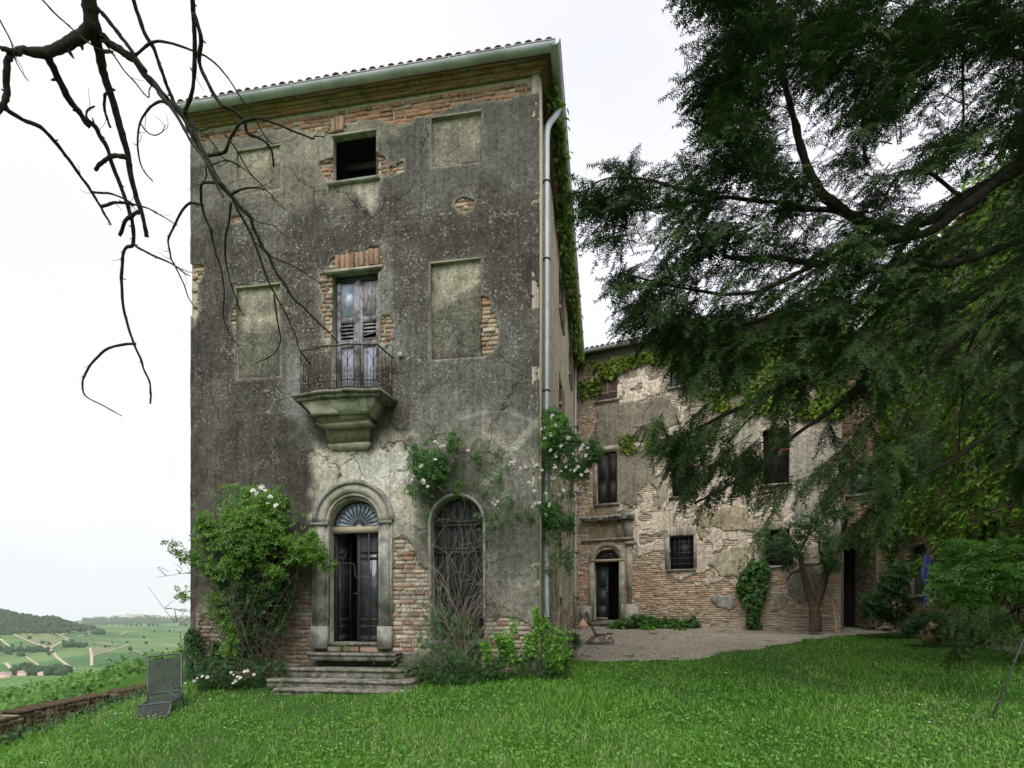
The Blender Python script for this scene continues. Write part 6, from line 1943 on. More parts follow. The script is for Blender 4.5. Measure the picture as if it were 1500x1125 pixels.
P, _ = volume_pts([(1120, 790), (1150, 762), (1200, 745), (1250, 740), (1262, 800), (1235, 830), (1215, 840), (1200, 812), (1170, 815), (1150, 830), (1125, 815)], 900, D - .3, 1.0, 40, rough=12, clump=1.0, cs=22, seed=330)
leaves('crown', rel(t, P), ROSE, .22, MAT['leaf_dark'], t, (0, -.7, 1), .7, .5, 'stuff')

b = plant('dark_bush', (*px(1305, 905, 16.6)[:2], .95), 'small dark evergreen bush at the shaded end of the courtyard', 'bush')
P, _ = volume_pts([(1262, 900), (1272, 870), (1290, 855), (1300, 830), (1320, 825), (1335, 850), (1338, 890), (1325, 905), (1290, 912)], 1500, 16.8, .7, 30, rough=9, clump=.7, cs=18, seed=340)
leaves('foliage', rel(b, P), ROSE, .2, MAT['leaf_dark'], b, (0, -.7, 1), .7, .3, 'stuff')
stems('stems', [rel(b, wander(px(1305 + rng.uniform(-15, 15), 912, 16.7), (rng.normal(0, .3), 0, 1), 1.1, 4, .2)) for i in range(9)], MAT['bark'], b, .02)
b = plant('laurel_bush', (*px(1445, 960, 11.6)[:2], .6), 'broad glossy green bush beneath the yew by the lawn', 'bush')
poly = [(1362, 850), (1372, 815), (1392, 800), (1412, 792), (1440, 798), (1470, 790), (1500, 796), (1560, 800), (1580, 880), (1560, 930), (1480, 925), (1420, 900), (1385, 890), (1368, 875)]
P, _ = volume_pts(poly, 3600, 11.6, .9, 50, rough=12, clump=.8, cs=26, seed=350)
leaves('foliage', rel(b, P), ROSE, .19, MAT['bush'], b, (-.2, -.6, 1.2), .45, .3, 'stuff')
stems('stems', [rel(b, wander(px(1455 + rng.uniform(-40, 50), 945, 11.8), (rng.normal(0, .4), 0, 1), 1.5, 5, .2)) for i in range(16)], MAT['bark'], b, .02)
b = plant('low_hedge', (*px(1360, 930, 14.6)[:2], .8), 'low dark hedge plants beside the pale garden steps', 'hedge')
P, _ = volume_pts([(1322, 915), (1340, 898), (1375, 895), (1410, 905), (1440, 915), (1440, 930), (1380, 932), (1325, 925)], 1300, 14.6, .5, 20, rough=7, clump=.5, seed=355)
P[:, 2] = np.maximum(P[:, 2], zg(P[:, 0], P[:, 1]) + .03)
leaves('foliage', rel(b, P), ROSE, .13, MAT['leaf_dark'], b, (0, -.7, 1), .6, .2, 'stuff')

# vine bed beyond the garden wall, and the bright slope behind it
n = 17000
x = -8.45 - 16 * rng.random(n) ** 1.6; y = rng.uniform(7.0, 27, n)
f = fbm(x, y, 1.2, 3, 360)
z = zg(x, y) + .05 + .28 * np.clip(.5 + f, 0, 1.2) * rng.random(n) ** .5 + .34 * sstep(-9.8, -8.8, x) * rng.random(n)
ok = (y > 7.0 + .0 * x)
tag(leaves('ground_vines', np.stack([x, y, z], -1)[ok], IVYS, .115, MAT['vine_bed'], None, (.3, -.6, 1), .5, .3), 'leafy green vines spreading over the slope beyond the garden wall', 'vines', kind='stuff')
n = 16000
x = rng.uniform(-36, -11, n); y = rng.uniform(20, 42, n)
row = np.abs(((x * .55 + y) / 1.3) % 1 - .5) * 2
k = rng.random(n) < .25 + .75 * row; x, y = x[k], y[k]
zz = (zg(x, y)); tr_ = sstep(22, 48, np.maximum(-x - 2, np.hypot(x - 6, y - 12) - 8)); zz = zz * (1 - tr_) + hill_z(x, y) * tr_
tag(leaves('vineyard_leaves', np.stack([x, y, zz + rng.uniform(0, .25, len(x))], -1), IVYS, .2, MAT['leaf_fresh'], None, (.2, -.6, 1), .5, .2), 'bright green vineyard rows just below the terrace', 'vines', kind='stuff')
# dry weeds at the inner foot of the garden wall
P = []
paths = []
for i in range(420):
    y = rng.uniform(7.5, 12.3); x = -8.0 + .14 * (y - 9) - .12 + rng.uniform(-.05, .5) * rng.random()
    p = np.array([x, y, zg(x, y)]); paths.append(wander(p, (rng.normal(0, .25), rng.normal(0, .25), 1), rng.uniform(.2, .42), 3, .18, .06))
o = stems('dry_weeds', paths, MAT['dry'], None, .004, 3)
tag(o, 'dry grass stalks leaning against the low garden wall', 'weeds', kind='stuff')
n = 900
y = rng.uniform(7, 12.5, n); x = -8.0 + .14 * (y - 9) + .05 + .6 * rng.random(n) ** 2
tag(leaves('wall_weeds', np.stack([x, y, zg(x, y) + rng.uniform(.02, .14, n)], -1), LEAF, .08, MAT['leaf_dark'], None, (.3, -.5, 1), .7, 0), 'dark leafy weeds along the inside of the low garden wall', 'weeds', kind='stuff')

# ================================================================ yew
yew = plant('yew_tree', (10.6, 8.9, .45), 'huge dark yew whose drooping boughs hang over the courtyard', 'tree')
tp = spline(np.array([(10.6, 8.9, .1), (10.5, 8.8, 2.5), (10.3, 8.6, 5), (10.2, 8.5, 8), (10.3, 8.6, 11), (10.4, 8.6, 14.5)]), 5)
Geo().tube(rel(yew, tp), np.linspace(.48, .12, len(tp)), 12).build('trunk', MAT['bark_yew'], yew, True)
def yd(a, b):   # depth of the boughs across the view
    return 8.6 - (1720 - np.asarray(a, float)) / 900 * 1.3
LIMBS = [
    ([(1735, 150), (1600, 190), (1500, 236), (1409, 290), (1355, 326), (1310, 338), (1241, 313), (1196, 272), (1173, 204), (1155, 136), (1133, 45), (1119, -20)], .13, .03),
    ([(1735, 160), (1600, 200), (1500, 246), (1415, 300), (1360, 335), (1300, 352), (1250, 358), (1196, 385), (1137, 376), (1074, 376), (1060, 368)], .11, .03),
    ([(1187, 268), (1146, 267), (1092, 236), (1047, 199), (1010, 175)], .04, .012),
    ([(1241, 316), (1180, 305), (1125, 297), (1060, 290), (990, 300), (930, 310)], .05, .015),
    ([(1735, 240), (1620, 300), (1500, 349), (1387, 385), (1319, 385), (1260, 400), (1180, 440), (1100, 470), (1020, 480), (960, 485)], .08, .02),
    ([(1735, 270), (1600, 330), (1500, 375), (1440, 420), (1380, 455), (1310, 505), (1230, 535), (1160, 560), (1080, 600), (1000, 640), (955, 660)], .09, .02),
    ([(1735, 330), (1600, 390), (1500, 430), (1440, 470), (1390, 510), (1340, 550), (1310, 570), (1240, 585), (1170, 640), (1090, 700), (1020, 735)], .08, .02),
    ([(1340, 340), (1290, 400), (1240, 460), (1200, 500), (1140, 560), (1110, 600), (1070, 650)], .05, .015),
    ([(1735, 120), (1620, 40), (1560, -20), (1480, -60)], .10, .05),
    ([(1410, 292), (1350, 250), (1310, 265), (1285, 310), (1245, 312)], .035, .012),
    ([(1735, 60), (1600, 90), (1480, 80), (1400, 50), (1320, 60), (1240, 30), (1170, 60), (1080, 60)], .07, .02),
    ([(1735, 420), (1600, 520), (1500, 600), (1420, 660), (1340, 700), (1280, 740), (1240, 800)], .07, .02),
    ([(1440, 470), (1410, 540), (1405, 620), (1400, 700)], .03, .01),
    ([(1196, 385), (1130, 420), (1060, 430), (980, 420), (910, 400)], .04, .012),
    ([(1060, 290), (1010, 280), (950, 260), (880, 265), (850, 285)], .03, .008),
    ([(1420, 0), (1415, 60), (1410, 140), (1405, 220)], .035, .012), ([(1270, 240), (1262, 180), (1290, 100), (1310, 30)], .03, .01),
]
for k, (pts, r0, r1) in enumerate(LIMBS):
    P = np.array([px(a, b_, float(yd(a, b_)) + .25 * math.sin(k * 2.1 + i * .7) * (i > 0)) for i, (a, b_) in enumerate(pts)])
    P = spline(P, 5)
    P += np.c_[fbm(np.arange(len(P)) * 1.0, np.full(len(P), k * 3.3), 4, 3, 400) * .05, np.zeros(len(P)), fbm(np.arange(len(P)) * 1.0, np.full(len(P), k * 5.1), 4, 3, 402) * .05]
    Geo().tube(rel(yew, P), np.linspace(r0, r1, len(P)) * .8 * (1 + .1 * rng.normal(0, 1, len(P))), 8).build('limb', MAT['bark_yew'], yew, True)
# one spray: a drooping shoot with side shoots, needles in two ranks
def spray(seed):
    r = np.random.default_rng(seed)
    V, T = [], []
    def tri(a, b, c):
        k = len(V); V.extend([a, b, c]); T.append((k, k + 1, k + 2))
    def shoot(p, d, L, nL):
        n = max(3, int(L / .026)); d = unit(d); q = p.copy()
        for i in range(n):
            d = unit(d + np.array([0, 0, -.035]) + r.normal(0, .03, 3)); q2 = q + d * L / n
            s = unit(np.cross(d, [0, 0, 1]) + r.normal(0, .25, 3))
            for f in (1, -1):
                t = q + (d * .6 + s * f + r.normal(0, .12, 3)) * nL * r.uniform(.8, 1.15)
                tri(q - d * .0105, q + d * .0105, t)
            q = q2
        return q
    L = .36; p = np.zeros(3); d = np.array([1.0, 0, 0.0]); n = 8
    for i in range(n):
        d = unit(d + np.array([0, r.normal(0, .05), -.05])); p2 = p + d * L / n
        f = 1 if i % 2 else -1
        s = np.cross(d, [0, 0, 1]) * f
        shoot(p, d * .85 + s * .65 + r.normal(0, .08, 3), .15 * (1 - .55 * i / n) * r.uniform(.7, 1.2), .042)
        k = len(V); V.extend([p + [0, .003, 0], p - [0, .003, 0], p2]); T.append((k, k + 1, k + 2))
        p = p2
    shoot(p, d, .11, .042)
    return np.array(V), np.array(T)
SPR = [spray(500 + i) for i in range(3)]
print('spray tris', [len(s[1]) for s in SPR])
CROWN = [(985, -60), (988, 0), (1002, 30), (1008, 62), (1030, 45), (1040, 88), (1015, 100), (1008, 125), (1020, 150), (1010, 175), (1000, 190), (1010, 215), (985, 230), (960, 226), (945, 232), (905, 228), (885, 248), (862, 244), (842, 262), (836, 290), (840, 325), (862, 338), (880, 360), (897, 385), (885, 415), (905, 445), (915, 478), (938, 492), (968, 500), (975, 530), (955, 548), (968, 588), (935, 610), (918, 640), (935, 655), (965, 652), (948, 688), (968, 695), (955, 715), (985, 738), (1008, 725), (1030, 748), (1060, 732), (1080, 718), (1100, 765), (1122, 788), (1140, 768), (1160, 755), (1180, 785), (1215, 755), (1240, 800), (1262, 835), (1300, 815), (1325, 800), (1345, 745), (1395, 722), (1440, 715), (1500, 705), (1640, 740), (1640, -140), (990, -140)]
GAPS = [([(1350, 290), (1410, 250), (1500, 190), (1500, 420), (1400, 430), (1330, 400)], .28), ([(1360, 470), (1500, 430), (1500, 790), (1360, 760)], .30),
        ([(1050, 570), (1240, 560), (1240, 790), (1060, 760)], .30), ([(960, 590), (1060, 600), (1060, 745), (960, 730)], .75), ([(1180, 280), (1320, 270), (1310, 335), (1250, 310)], .45), ([(1050, 330), (1130, 330), (1130, 372), (1050, 370)], .35),
        ([(1230, 620), (1290, 620), (1290, 860), (1230, 860)], .4), ([(1290, 700), (1370, 690), (1370, 840), (1290, 820)], .55), ([(1060, 480), (1240, 450), (1240, 590), (1060, 590)], .75)]
def crown_pts(poly, n, seed, gaps=True):
    q = in_poly(poly, int(n * 2.2), rough=10, seed=seed)
    k = np.clip(.66 + 1.15 * fbm(q[:, 0], q[:, 1], 62., 4, seed + 1) - .10 * sstep(330, 200, q[:, 1]), .0, 1)
    k *= np.clip(.45 + q[:, 2] / 70, .4, 1)
    if gaps:
        for P, f in GAPS:
            k *= 1 - (1 - f) * sstep(-10, 14, poly_sdf(P, q[:, 0], q[:, 1]))
    q = q[(rng.random(len(q)) < k) & (q[:, 2] > 14)]
    return q[:n]
q = crown_pts(CROWN, 1440, 510)
m_in = q[:, 0] < 1530
q2 = in_poly([(1388, 890), (1410, 880), (1480, 888), (1492, 905), (1482, 925), (1470, 940), (1440, 932), (1415, 945), (1400, 935)], 16, rough=4, seed=520)
allq = np.concatenate([q, q2])
n = len(allq)
print('yew branchlets', n)
dep = yd(allq[:, 0], allq[:, 1]) + rng.uniform(-1.1, 1.1, n) * np.clip(.35 + allq[:, 2] / 90, .35, 1)
dep[-len(q2):] = 8.6 + rng.uniform(-.25, .25, len(q2))
root = pxs(allq[:, 0], allq[:, 1], dep)
twigs = Geo(); PP, DD = [], []
low = sstep(300, 700, allq[:, 1])
edge = sstep(80, 10, allq[:, 2])
for i in range(n):
    d = np.array([-.85 + .5 * rng.normal(), -.25 + .6 * rng.normal(), .15 - .75 * low[i] + .35 * rng.normal() + .25 * edge[i] * (allq[i, 1] < 420)])
    L = rng.uniform(.45, .85) * (1 - .45 * edge[i]) * (.55 if i >= n - len(q2) else 1)
    path = wander(root[i] - unit(d) * L * .6, d, L, 5, .10, .07 + .05 * low[i])
    twigs.tube(path, np.linspace(.009, .003, 6), 3, False)
    ns = 7
    for j in range(ns):
        t = (j + .6) / ns * 5; a = int(min(t, 4)); p = path[a] + (path[a + 1] - path[a]) * (t - a); td = unit(path[a + 1] - path[a])
        s = unit(np.cross(td, [0, 0, 1.0])) * (1 if j % 2 else -1)
        PP.append(p); DD.append(td * .7 + s * .7 + np.array([0, 0, -.30 - .45 * low[i]]) + rng.normal(0, .15, 3))
    PP.append(path[-1]); DD.append(unit(path[-1] - path[-2]))
tw_o = twigs.build('twigs', MAT['bark_yew'], yew); tw_o['kind'] = 'stuff'
tw_o.location = -np.array(yew.location)
PP = np.array(PP); DD = np.array(DD); n = len(PP)
X, Y, Z = basis(DD, np.array([0, 0, 1.0])[None] + rng.normal(0, .35, (n, 3)))
which = rng.integers(0, 3, n); Vs, Fs, off = [], [], 0
for k in range(3):
    mm = which == k
    V, F = scatter(SPR[k][0], SPR[k][1], PP[mm], X[mm], Y[mm], Z[mm], rng.uniform(.65, 1.1, mm.sum()))
    Vs.append(V); Fs.append(F + off); off += len(V)
c_o = mk('crown', rel(yew, np.concatenate(Vs)), np.concatenate(Fs), MAT['yew'], yew); c_o['kind'] = 'stuff'
print('yew tris', len(c_o.data.polygons))

# ================================================================ bare branches hanging into the view
bare_t = plant('bare_tree', (-3.0, 2.2, 6.2), 'leafless tree whose crooked dark branches hang from above in front of the sky', 'tree')
def z1(p): return (p[0] / 3.125, p[1] / 3.125)
def z2(p): return (p[0] / 3.31, 300 + p[1] / 3.31)
def z3(p): return (260 + p[0] / 5, 265 + p[1] / 5)
def z5(p): return (260 + p[0] / 5, 480 + p[1] / 5)
def bd_(a, b): return 3.15 + .0016 * b + .25 * math.sin(a / 90.) - .0009 * a * 0
BRANCH = [   # outline of each branch as seen, with its half width in photograph pixels at both ends
    ([z1(p) for p in ((390, -160), (405, -60), (410, 40), (425, 130))], 11.5, 10, 0, 'trunk'),
    ([z1(p) for p in ((428, 110), (380, 160), (300, 210), (210, 237), (120, 235), (60, 230), (10, 215))], 9.5, 3.5, 0, 'branch'),
    ([z1(p) for p in ((64, 232), (38, 262), (30, 340), (28, 440), (14, 490), (-14, 522))], 4.5, 3.8, 0, 'branch'),
    ([z1(p) for p in ((18, 498), (80, 535), (180, 580), (260, 660), (330, 750), (400, 850), (460, 940), (490, 1000), (508, 1030))], 3.3, 1.2, .2, 'branch'),
    ([z1(p) for p in ((205, 235), (225, 280), (262, 350), (320, 450), (380, 540), (412, 590))], 6.2, 3.4, .1, 'branch'),
    ([z1(p) for p in ((385, 540), (430, 570), (455, 610), (490, 680), (530, 790), (575, 920), (603, 1010))] + [z2(p) for p in ((640, 60), (648, 140), (645, 195), (610, 212), (592, 265), (592, 420), (605, 530), (650, 670), (690, 770), (720, 850), (732, 910), (727, 965))], 3.3, 1.2, .35, 'branch'),
    ([z2(p) for p in ((652, 672), (610, 676), (510, 705), (430, 790), (403, 850), (405, 910), (430, 940), (500, 975), (592, 1025))], 2.1, .6, .1, 'branch'),
    ([z2(p) for p in ((645, 185), (680, 215), (750, 250), (840, 290), (895, 330), (922, 346))], 2.0, .6, .1, 'branch'),
    ([z1(p) for p in ((425, 120), (437, 170), (450, 230), (475, 330), (510, 450), (552, 580), (590, 730), (620, 880), (650, 1000), (668, 1082))], 7.5, 2.6, .25, 'branch'),
    ([z1(p) for p in ((572, 715), (530, 712), (490, 724), (458, 748), (438, 777))], 3.2, 2.6, .1, 'branch'),
    ([z1(p) for p in ((640, 965), (600, 990), (570, 1020), (545, 1075))], 2.8, 2.3, .1, 'branch'),
    ([z1(p) for p in ((440, 130), (480, 172), (560, 230), (625, 280), (690, 370), (760, 450), (830, 520), (885, 620), (945, 725), (1000, 820), (1060, 900), (1110, 955))] + [z3(p) for p in ((520, 240), (560, 340), (600, 430), (650, 520), (710, 640), (800, 790), (900, 915), (1010, 1010), (1120, 1118), (1180, 1180))], 5.6, .8, .45, 'branch'),
    ([z1(p) for p in ((430, 30), (470, 60), (510, 110), (570, 190), (620, 260), (668, 330))], 3.2, 2.6, .05, 'branch'),
    ([z1(p) for p in ((595, -40), (605, -10), (660, 140), (700, 220), (740, 320), (770, 410), (810, 500), (860, 580), (930, 700))], 3.2, 1.8, .3, 'branch'),
    ([z1(p) for p in ((878, -40), (884, 70), (892, 200), (887, 370), (855, 490), (850, 530), (890, 610), (950, 720))], 3.2, 2.2, .2, 'branch'),
    ([z1(p) for p in ((884, 55), (920, 160), (910, 280), (960, 400), (1010, 480), (1080, 510), (1120, 560), (1135, 612), (1190, 630), (1240, 680), (1255, 762))], 3.1, 1.4, .3, 'branch'),
    ([z1(p) for p in ((618, 252), (680, 200), (740, 190), (820, 210), (900, 240), (970, 275), (1030, 340), (1090, 430), (1150, 520), (1210, 620), (1250, 660))], 2.0, .7, .2, 'branch'),
    ([z1(p) for p in ((955, 712), (1030, 690), (1060, 620), (1110, 560), (1180, 540), (1250, 560), (1340, 600), (1430, 635), (1440, 622), (1485, 625))], 2.6, .7, .15, 'branch'),
    ([z1(p) for p in ((800, 505), (740, 465), (690, 490), (640, 570), (630, 680), (650, 770), (700, 832))], 2.0, .8, .15, 'branch'),
    ([z1(p) for p in ((638, 560), (670, 600), (710, 620), (745, 600), (758, 573))], 1.1, .5, .1, 'twig'),
    ([z1(p) for p in ((1015, 845), (980, 835), (930, 842), (920, 900), (935, 980), (970, 1060))] + [z3(p) for p in ((240, 350), (280, 520), (320, 640), (340, 850), (335, 1000), (375, 1110), (445, 1215))], 2.2, .7, .25, 'branch'),
    ([z1(p) for p in ((922, 936), (870, 930), (830, 970), (790, 1050))] + [z2(p) for p in ((815, 180), (830, 260), (850, 300), (890, 380), (920, 460), (980, 530))], 2.0, .6, .2, 'branch'),
    ([z3(p) for p in ((390, 160), (378, 300), (350, 460), (365, 640), (410, 800), (450, 920), (495, 995))], 1.7, .7, .2, 'branch'),
    ([z3(p) for p in ((420, 170), (480, 280), (545, 400), (600, 560), (650, 690), (720, 840), (800, 980), (860, 1120), (890, 1230), (970, 1340))], 2.1, .6, .3, 'branch'),
    ([z3(p) for p in ((705, 835), (730, 1000), (750, 1120), (757, 1160), (740, 1225), (680, 1285), (600, 1325), (550, 1355))], 1.3, .5, .2, 'twig'),
    ([z1(p) for p in ((425, 880), (490, 885), (560, 905), (610, 935), (680, 955), (740, 990), (812, 1032))], 1.6, .7, .1, 'branch'),
    ([z1(p) for p in ((466, 948), (510, 930), (560, 928), (615, 940))], 2.3, 1.6, .1, 'branch'),
    ([z1(p) for p in ((180, -20), (195, 0), (260, 70), (340, 140), (420, 205), (525, 252))], 1.5, .6, -.2, 'twig'),
    ([z1(p) for p in ((478, 180), (490, 210), (560, 310), (620, 380), (675, 444), (684, 415), (692, 393))], 1.2, .8, .1, 'twig'),
    ([z1(p) for p in ((-10, 75), (0, 95), (50, 190), (70, 270), (100, 330), (135, 375))], 1.3, .5, -.1, 'twig'),
    ([z1(p) for p in ((403, 550), (395, 530), (405, 500), (432, 485))], 1.9, 1.2, .1, 'twig'),
    ([z1(p) for p in ((488, 425), (480, 440), (478, 490), (490, 540), (503, 582))], 2.0, 1.6, .1, 'twig'),
    ([z1(p) for p in ((890, 580), (970, 650), (1020, 720), (1100, 760), (1200, 850), (1310, 962))], 1.1, .5, .2, 'twig'),
    ([z1(p) for p in ((1022, 608), (1080, 680), (1130, 770), (1200, 850), (1250, 900))], 1.2, .5, .2, 'twig'),
    ([z1(p) for p in ((1055, 892), (1120, 865), (1200, 865), (1240, 887))], 1.8, .6, .1, 'twig'),
    ([z1(p) for p in ((960, 760), (1040, 735), (1100, 765))], 1.0, .5, .1, 'twig'),
    ([z3(p) for p in ((560, 440), (700, 560), (850, 620), (960, 690), (1110, 800))], 1.1, .4, .2, 'twig'),
    ([z3(p) for p in ((470, 210), (580, 295), (660, 315), (730, 335))], .9, .4, .15, 'twig'),
    ([z1(p) for p in ((940, 770), (945, 800), (930, 840))], 1.2, .8, .1, 'twig'),
    ([z1(p) for p in ((880, 560), (905, 640), (930, 720), (985, 830), (1020, 905))], 2.6, 1.2, -.15, 'branch'),
    ([z1(p) for p in ((870, 590), (920, 690), (975, 790), (1040, 870), (1075, 920))], 2.4, 1.2, .1, 'branch'),
    ([z1(p) for p in ((720, 420), (800, 520), (870, 640), (940, 740), (1010, 850))], 2.6, 1.6, -.2, 'branch'),
]
for k, (pts, r0, r1, bulge, nm) in enumerate(BRANCH):
    N_ = len(pts)
    P = np.array([px(a, b_, bd_(a, b_) + bulge * (i / max(1, N_ - 1))) for i, (a, b_) in enumerate(pts)])
    P = spline(P, 5); m_ = len(P)
    s_ = np.arange(m_) * .6
    P += np.c_[fbm(s_, np.full(m_, k * 3.7), 2.2, 3, 600), fbm(s_, np.full(m_, k * 1.9), 2.2, 3, 610), fbm(s_, np.full(m_, k * 2.3), 2.2, 3, 620)] * min(.010, r0 / FPX * 3 * .5)
    R = np.linspace(r0, r1, m_) / FPX * P[:, 1] * (1 + .07 * rng.normal(0, 1, m_))
    g = Geo().tube(rel(bare_t, P), R, 8)
    # buds and broken spurs
    for j in range(2, m_ - 2, 4):
        if rng.random() < .6:
            d = unit(rng.normal(0, 1, 3)); q0 = rel(bare_t, P[j]); L = R[j] * rng.uniform(1.6, 3.2)
            g.tube([q0, q0 + d * L * .7, q0 + d * L], [R[j] * .45, R[j] * .35, R[j] * .15], 5)
    g.build(nm, MAT['bark'], bare_t, True)
# fine side twigs towards the branch tips
tips = []
for k, (pts, r0, r1, bulge, nm) in enumerate(BRANCH):
    if nm == 'trunk' or r1 > 2.2: continue
    N_ = len(pts)
    for j in range(2 if nm == 'twig' else 4):
        t = rng.uniform(.35, 1.0) * (N_ - 1); i = min(int(t), N_ - 2); f = t - i
        a = pts[i][0] * (1 - f) + pts[i + 1][0] * f; c = pts[i][1] * (1 - f) + pts[i + 1][1] * f
        d = bd_(a, c) + bulge * t / (N_ - 1)
        dr_ = unit(px(*pts[i + 1], d) - px(*pts[i], d)) + rng.normal(0, .55, 3)
        tips.append(rel(bare_t, wander(px(a, c, d), dr_, rng.uniform(.04, .17), 5, .28)))
stems('fine_twigs', tips, MAT['bark'], bare_t, .0022, 4, 'stuff', .4)
# ================================================================ low garden wall
gw = empty('garden_wall', (-8.1, 9.0, -.3), 0, 'low crumbling brick garden wall at the edge of the lawn above the valley', 'wall')
path = np.array([(-8.9, 3.0), (-8.45, 7.0), (-8.2, 9.0), (-8.02, 10.5), (-7.85, 12.0), (-7.5, 13.4), (-6.9, 14.6)])
sgl = np.r_[0, np.cumsum(np.linalg.norm(np.diff(path, axis=0), axis=1))]
def wpt(s): return np.array([np.interp(s, sgl, path[:, 0]), np.interp(s, sgl, path[:, 1])])
def wtop(s):
    y = wpt(s)[1]
    return np.interp(y, [3, 7, 9, 12, 14], [-.02, .02, .07, .17, .25])
core = Geo()
ss = np.linspace(0, sgl[-1], 40)
for a, b in zip(ss[:-1], ss[1:]):
    p, q = wpt(a), wpt(b); t = unit(q - p); nrm = np.array([t[1], -t[0]])
    V = []
    for (c, s) in ((p, a), (q, b)):
        for off in (-.20, .12):
            for z in (-1.2, wtop(s) - .06):
                V.append((*(c + nrm * off), z))
    V = rel(gw, V)
    core.add(V, np.array([[0, 2, 3, 1], [4, 5, 7, 6], [1, 3, 7, 5], [2, 6, 7, 3], [0, 1, 5, 4]]))
core.build('wall_core', MAT['mortar_dark'], gw)
mossy = simple('mossy_wall_brick', (.05, .035, .022), (.17, .11, .07), 9, .95, .1, bump=.9, dirt=(.06, .065, .03))
WBM = []
for V_, F_ in BR:
    o_ = mk('brick', V_, F_, mossy); WBM.append(o_.data); bpy.data.objects.remove(o_)
cnt = 0
for row in range(7):
    s = 3.2 + rng.random() * .2
    while s < sgl[-1] - 2.0:
        L = rng.uniform(.20, .30); c = s + L / 2; p = wpt(c); t = unit(wpt(c + .1) - wpt(c - .1)); nrm = np.array([t[1], -t[0]])
        zt = wtop(c); z = zt - .03 - row * .075
        if z > zg(p[0] + .25, p[1]) - .05 and (row > 0 or rng.random() < .8) and rng.random() < .93:
            o = bpy.data.objects.new('brick', WBM[cnt % 5]); COL.objects.link(o); o.parent = gw
            w = .34 if row == 0 else .09
            off = -.04 if row == 0 else .10
            o.location = rel(gw, (*(p + nrm * (off + rng.normal(0, .012))), z)); o.scale = (L - .012, w, .062)
            o.rotation_euler = (rng.normal(0, .03), rng.normal(0, .03), math.atan2(t[1], t[0]) + rng.normal(0, .03))
            o.color = (*random.choice([(.11, .065, .04), (.14, .085, .055), (.08, .06, .036), (.16, .12, .08)]), 1)
            cnt += 1
        s += L
print('wall bricks', cnt)

# ================================================================ sun lounger
lg = empty('sun_lounger', tuple(px(228, 1045, 9.2)), 0, 'grey mesh garden recliner standing in the grass by the low wall', 'lounger')
bt = [px(217.5, 962, 9.75), px(266, 957, 9.62)]; bb = [px(216.5, 1029, 9.50), px(266, 1022, 9.36)]
sf = [px(203, 1034, 9.05), px(252, 1028, 8.92)]; lf_ = [px(201, 1055, 8.86), px(246, 1049, 8.74)]
def quadpanel(A, B, C, D, name, n=10, sag=.02):
    A, B, C, D = map(np.array, (A, B, C, D)); V = []
    for v in np.linspace(0, 1, n):
        for u in np.linspace(0, 1, n):
            p = A * (1 - u) * (1 - v) + B * u * (1 - v) + C * u * v + D * (1 - u) * v
            V.append(p + np.array([0, 1, -.2]) * sag * math.sin(PI * u) * math.sin(PI * v))
    i = np.arange(n * n).reshape(n, n)
    return mk(name, rel(lg, V), np.stack([i[:-1, :-1], i[:-1, 1:], i[1:, 1:], i[1:, :-1]], -1).reshape(-1, 4), MAT['fabric'], lg, True)
top_f = [bt[0] + (bb[0] - bt[0]) * .08, bt[1] + (bb[1] - bt[1]) * .08]
quadpanel(top_f[0], top_f[1], bb[1], bb[0], 'back_panel', 10, .03)
quadpanel(bb[0], bb[1], sf[1], sf[0], 'seat_panel', 8, .02)
quadpanel(sf[0], sf[1], lf_[1], lf_[0], 'leg_panel', 8, .01)
fr_m = simple('lounger_grey_frame', (.06, .065, .075), (.12, .125, .14), 20, .45, .4, metal=.3, bump=0)
cr = .05
def bar(pts, r, nm, per=4): Geo().tube(rel(lg, spline(np.array(pts), per)), r, 8).build(nm, fr_m, lg, True)
dirx = unit(bt[1] - bt[0])
bar([bb[0], bt[0] + (bb[0] - bt[0]) * .1, bt[0] + (bb[0] - bt[0]) * .02 + dirx * .02, bt[0] + dirx * .07, (bt[0] + bt[1]) / 2, bt[1] - dirx * .07, bt[1] + (bb[1] - bt[1]) * .02 - dirx * .02, bt[1] + (bb[1] - bt[1]) * .1, bb[1]], .014, 'back_frame', 5)
for k in (0, 1):
    bar([bb[k], sf[k], sf[k] + (lf_[k] - sf[k]) * .15, lf_[k]], .013, 'side_rail', 5)
    foot = np.array([*(bb[k][:2] + [0, .18]), zg(*(bb[k][:2] + [0, .18]))]); ff = np.array([*(sf[k][:2] + [0, .12]), zg(*(sf[k][:2] + [0, .12]))])
    bar([bb[k] + (bt[k] - bb[k]) * .16, bb[k] + [0, .05, -.10], foot], .013, 'rear_leg'); bar([bb[k] + (sf[k] - bb[k]) * .2, (bb[k] + ff) / 2, ff], .013, 'front_leg')
    arm = bb[k] + (bt[k] - bb[k]) * .22
    bar([arm, arm + [-.02, -.12, .01], arm + [-.03, -.3, -.03], sf[k] + [0, .2, .02]], .009, 'armrest')
bar([bb[0] + (bt[0] - bb[0]) * .17, bb[1] + (bt[1] - bb[1]) * .17], .010, 'cross_bar', 1); bar([sf[0], sf[1]], .013, 'cross_bar', 1); bar([lf_[0], lf_[1]], .011, 'cross_bar', 1)

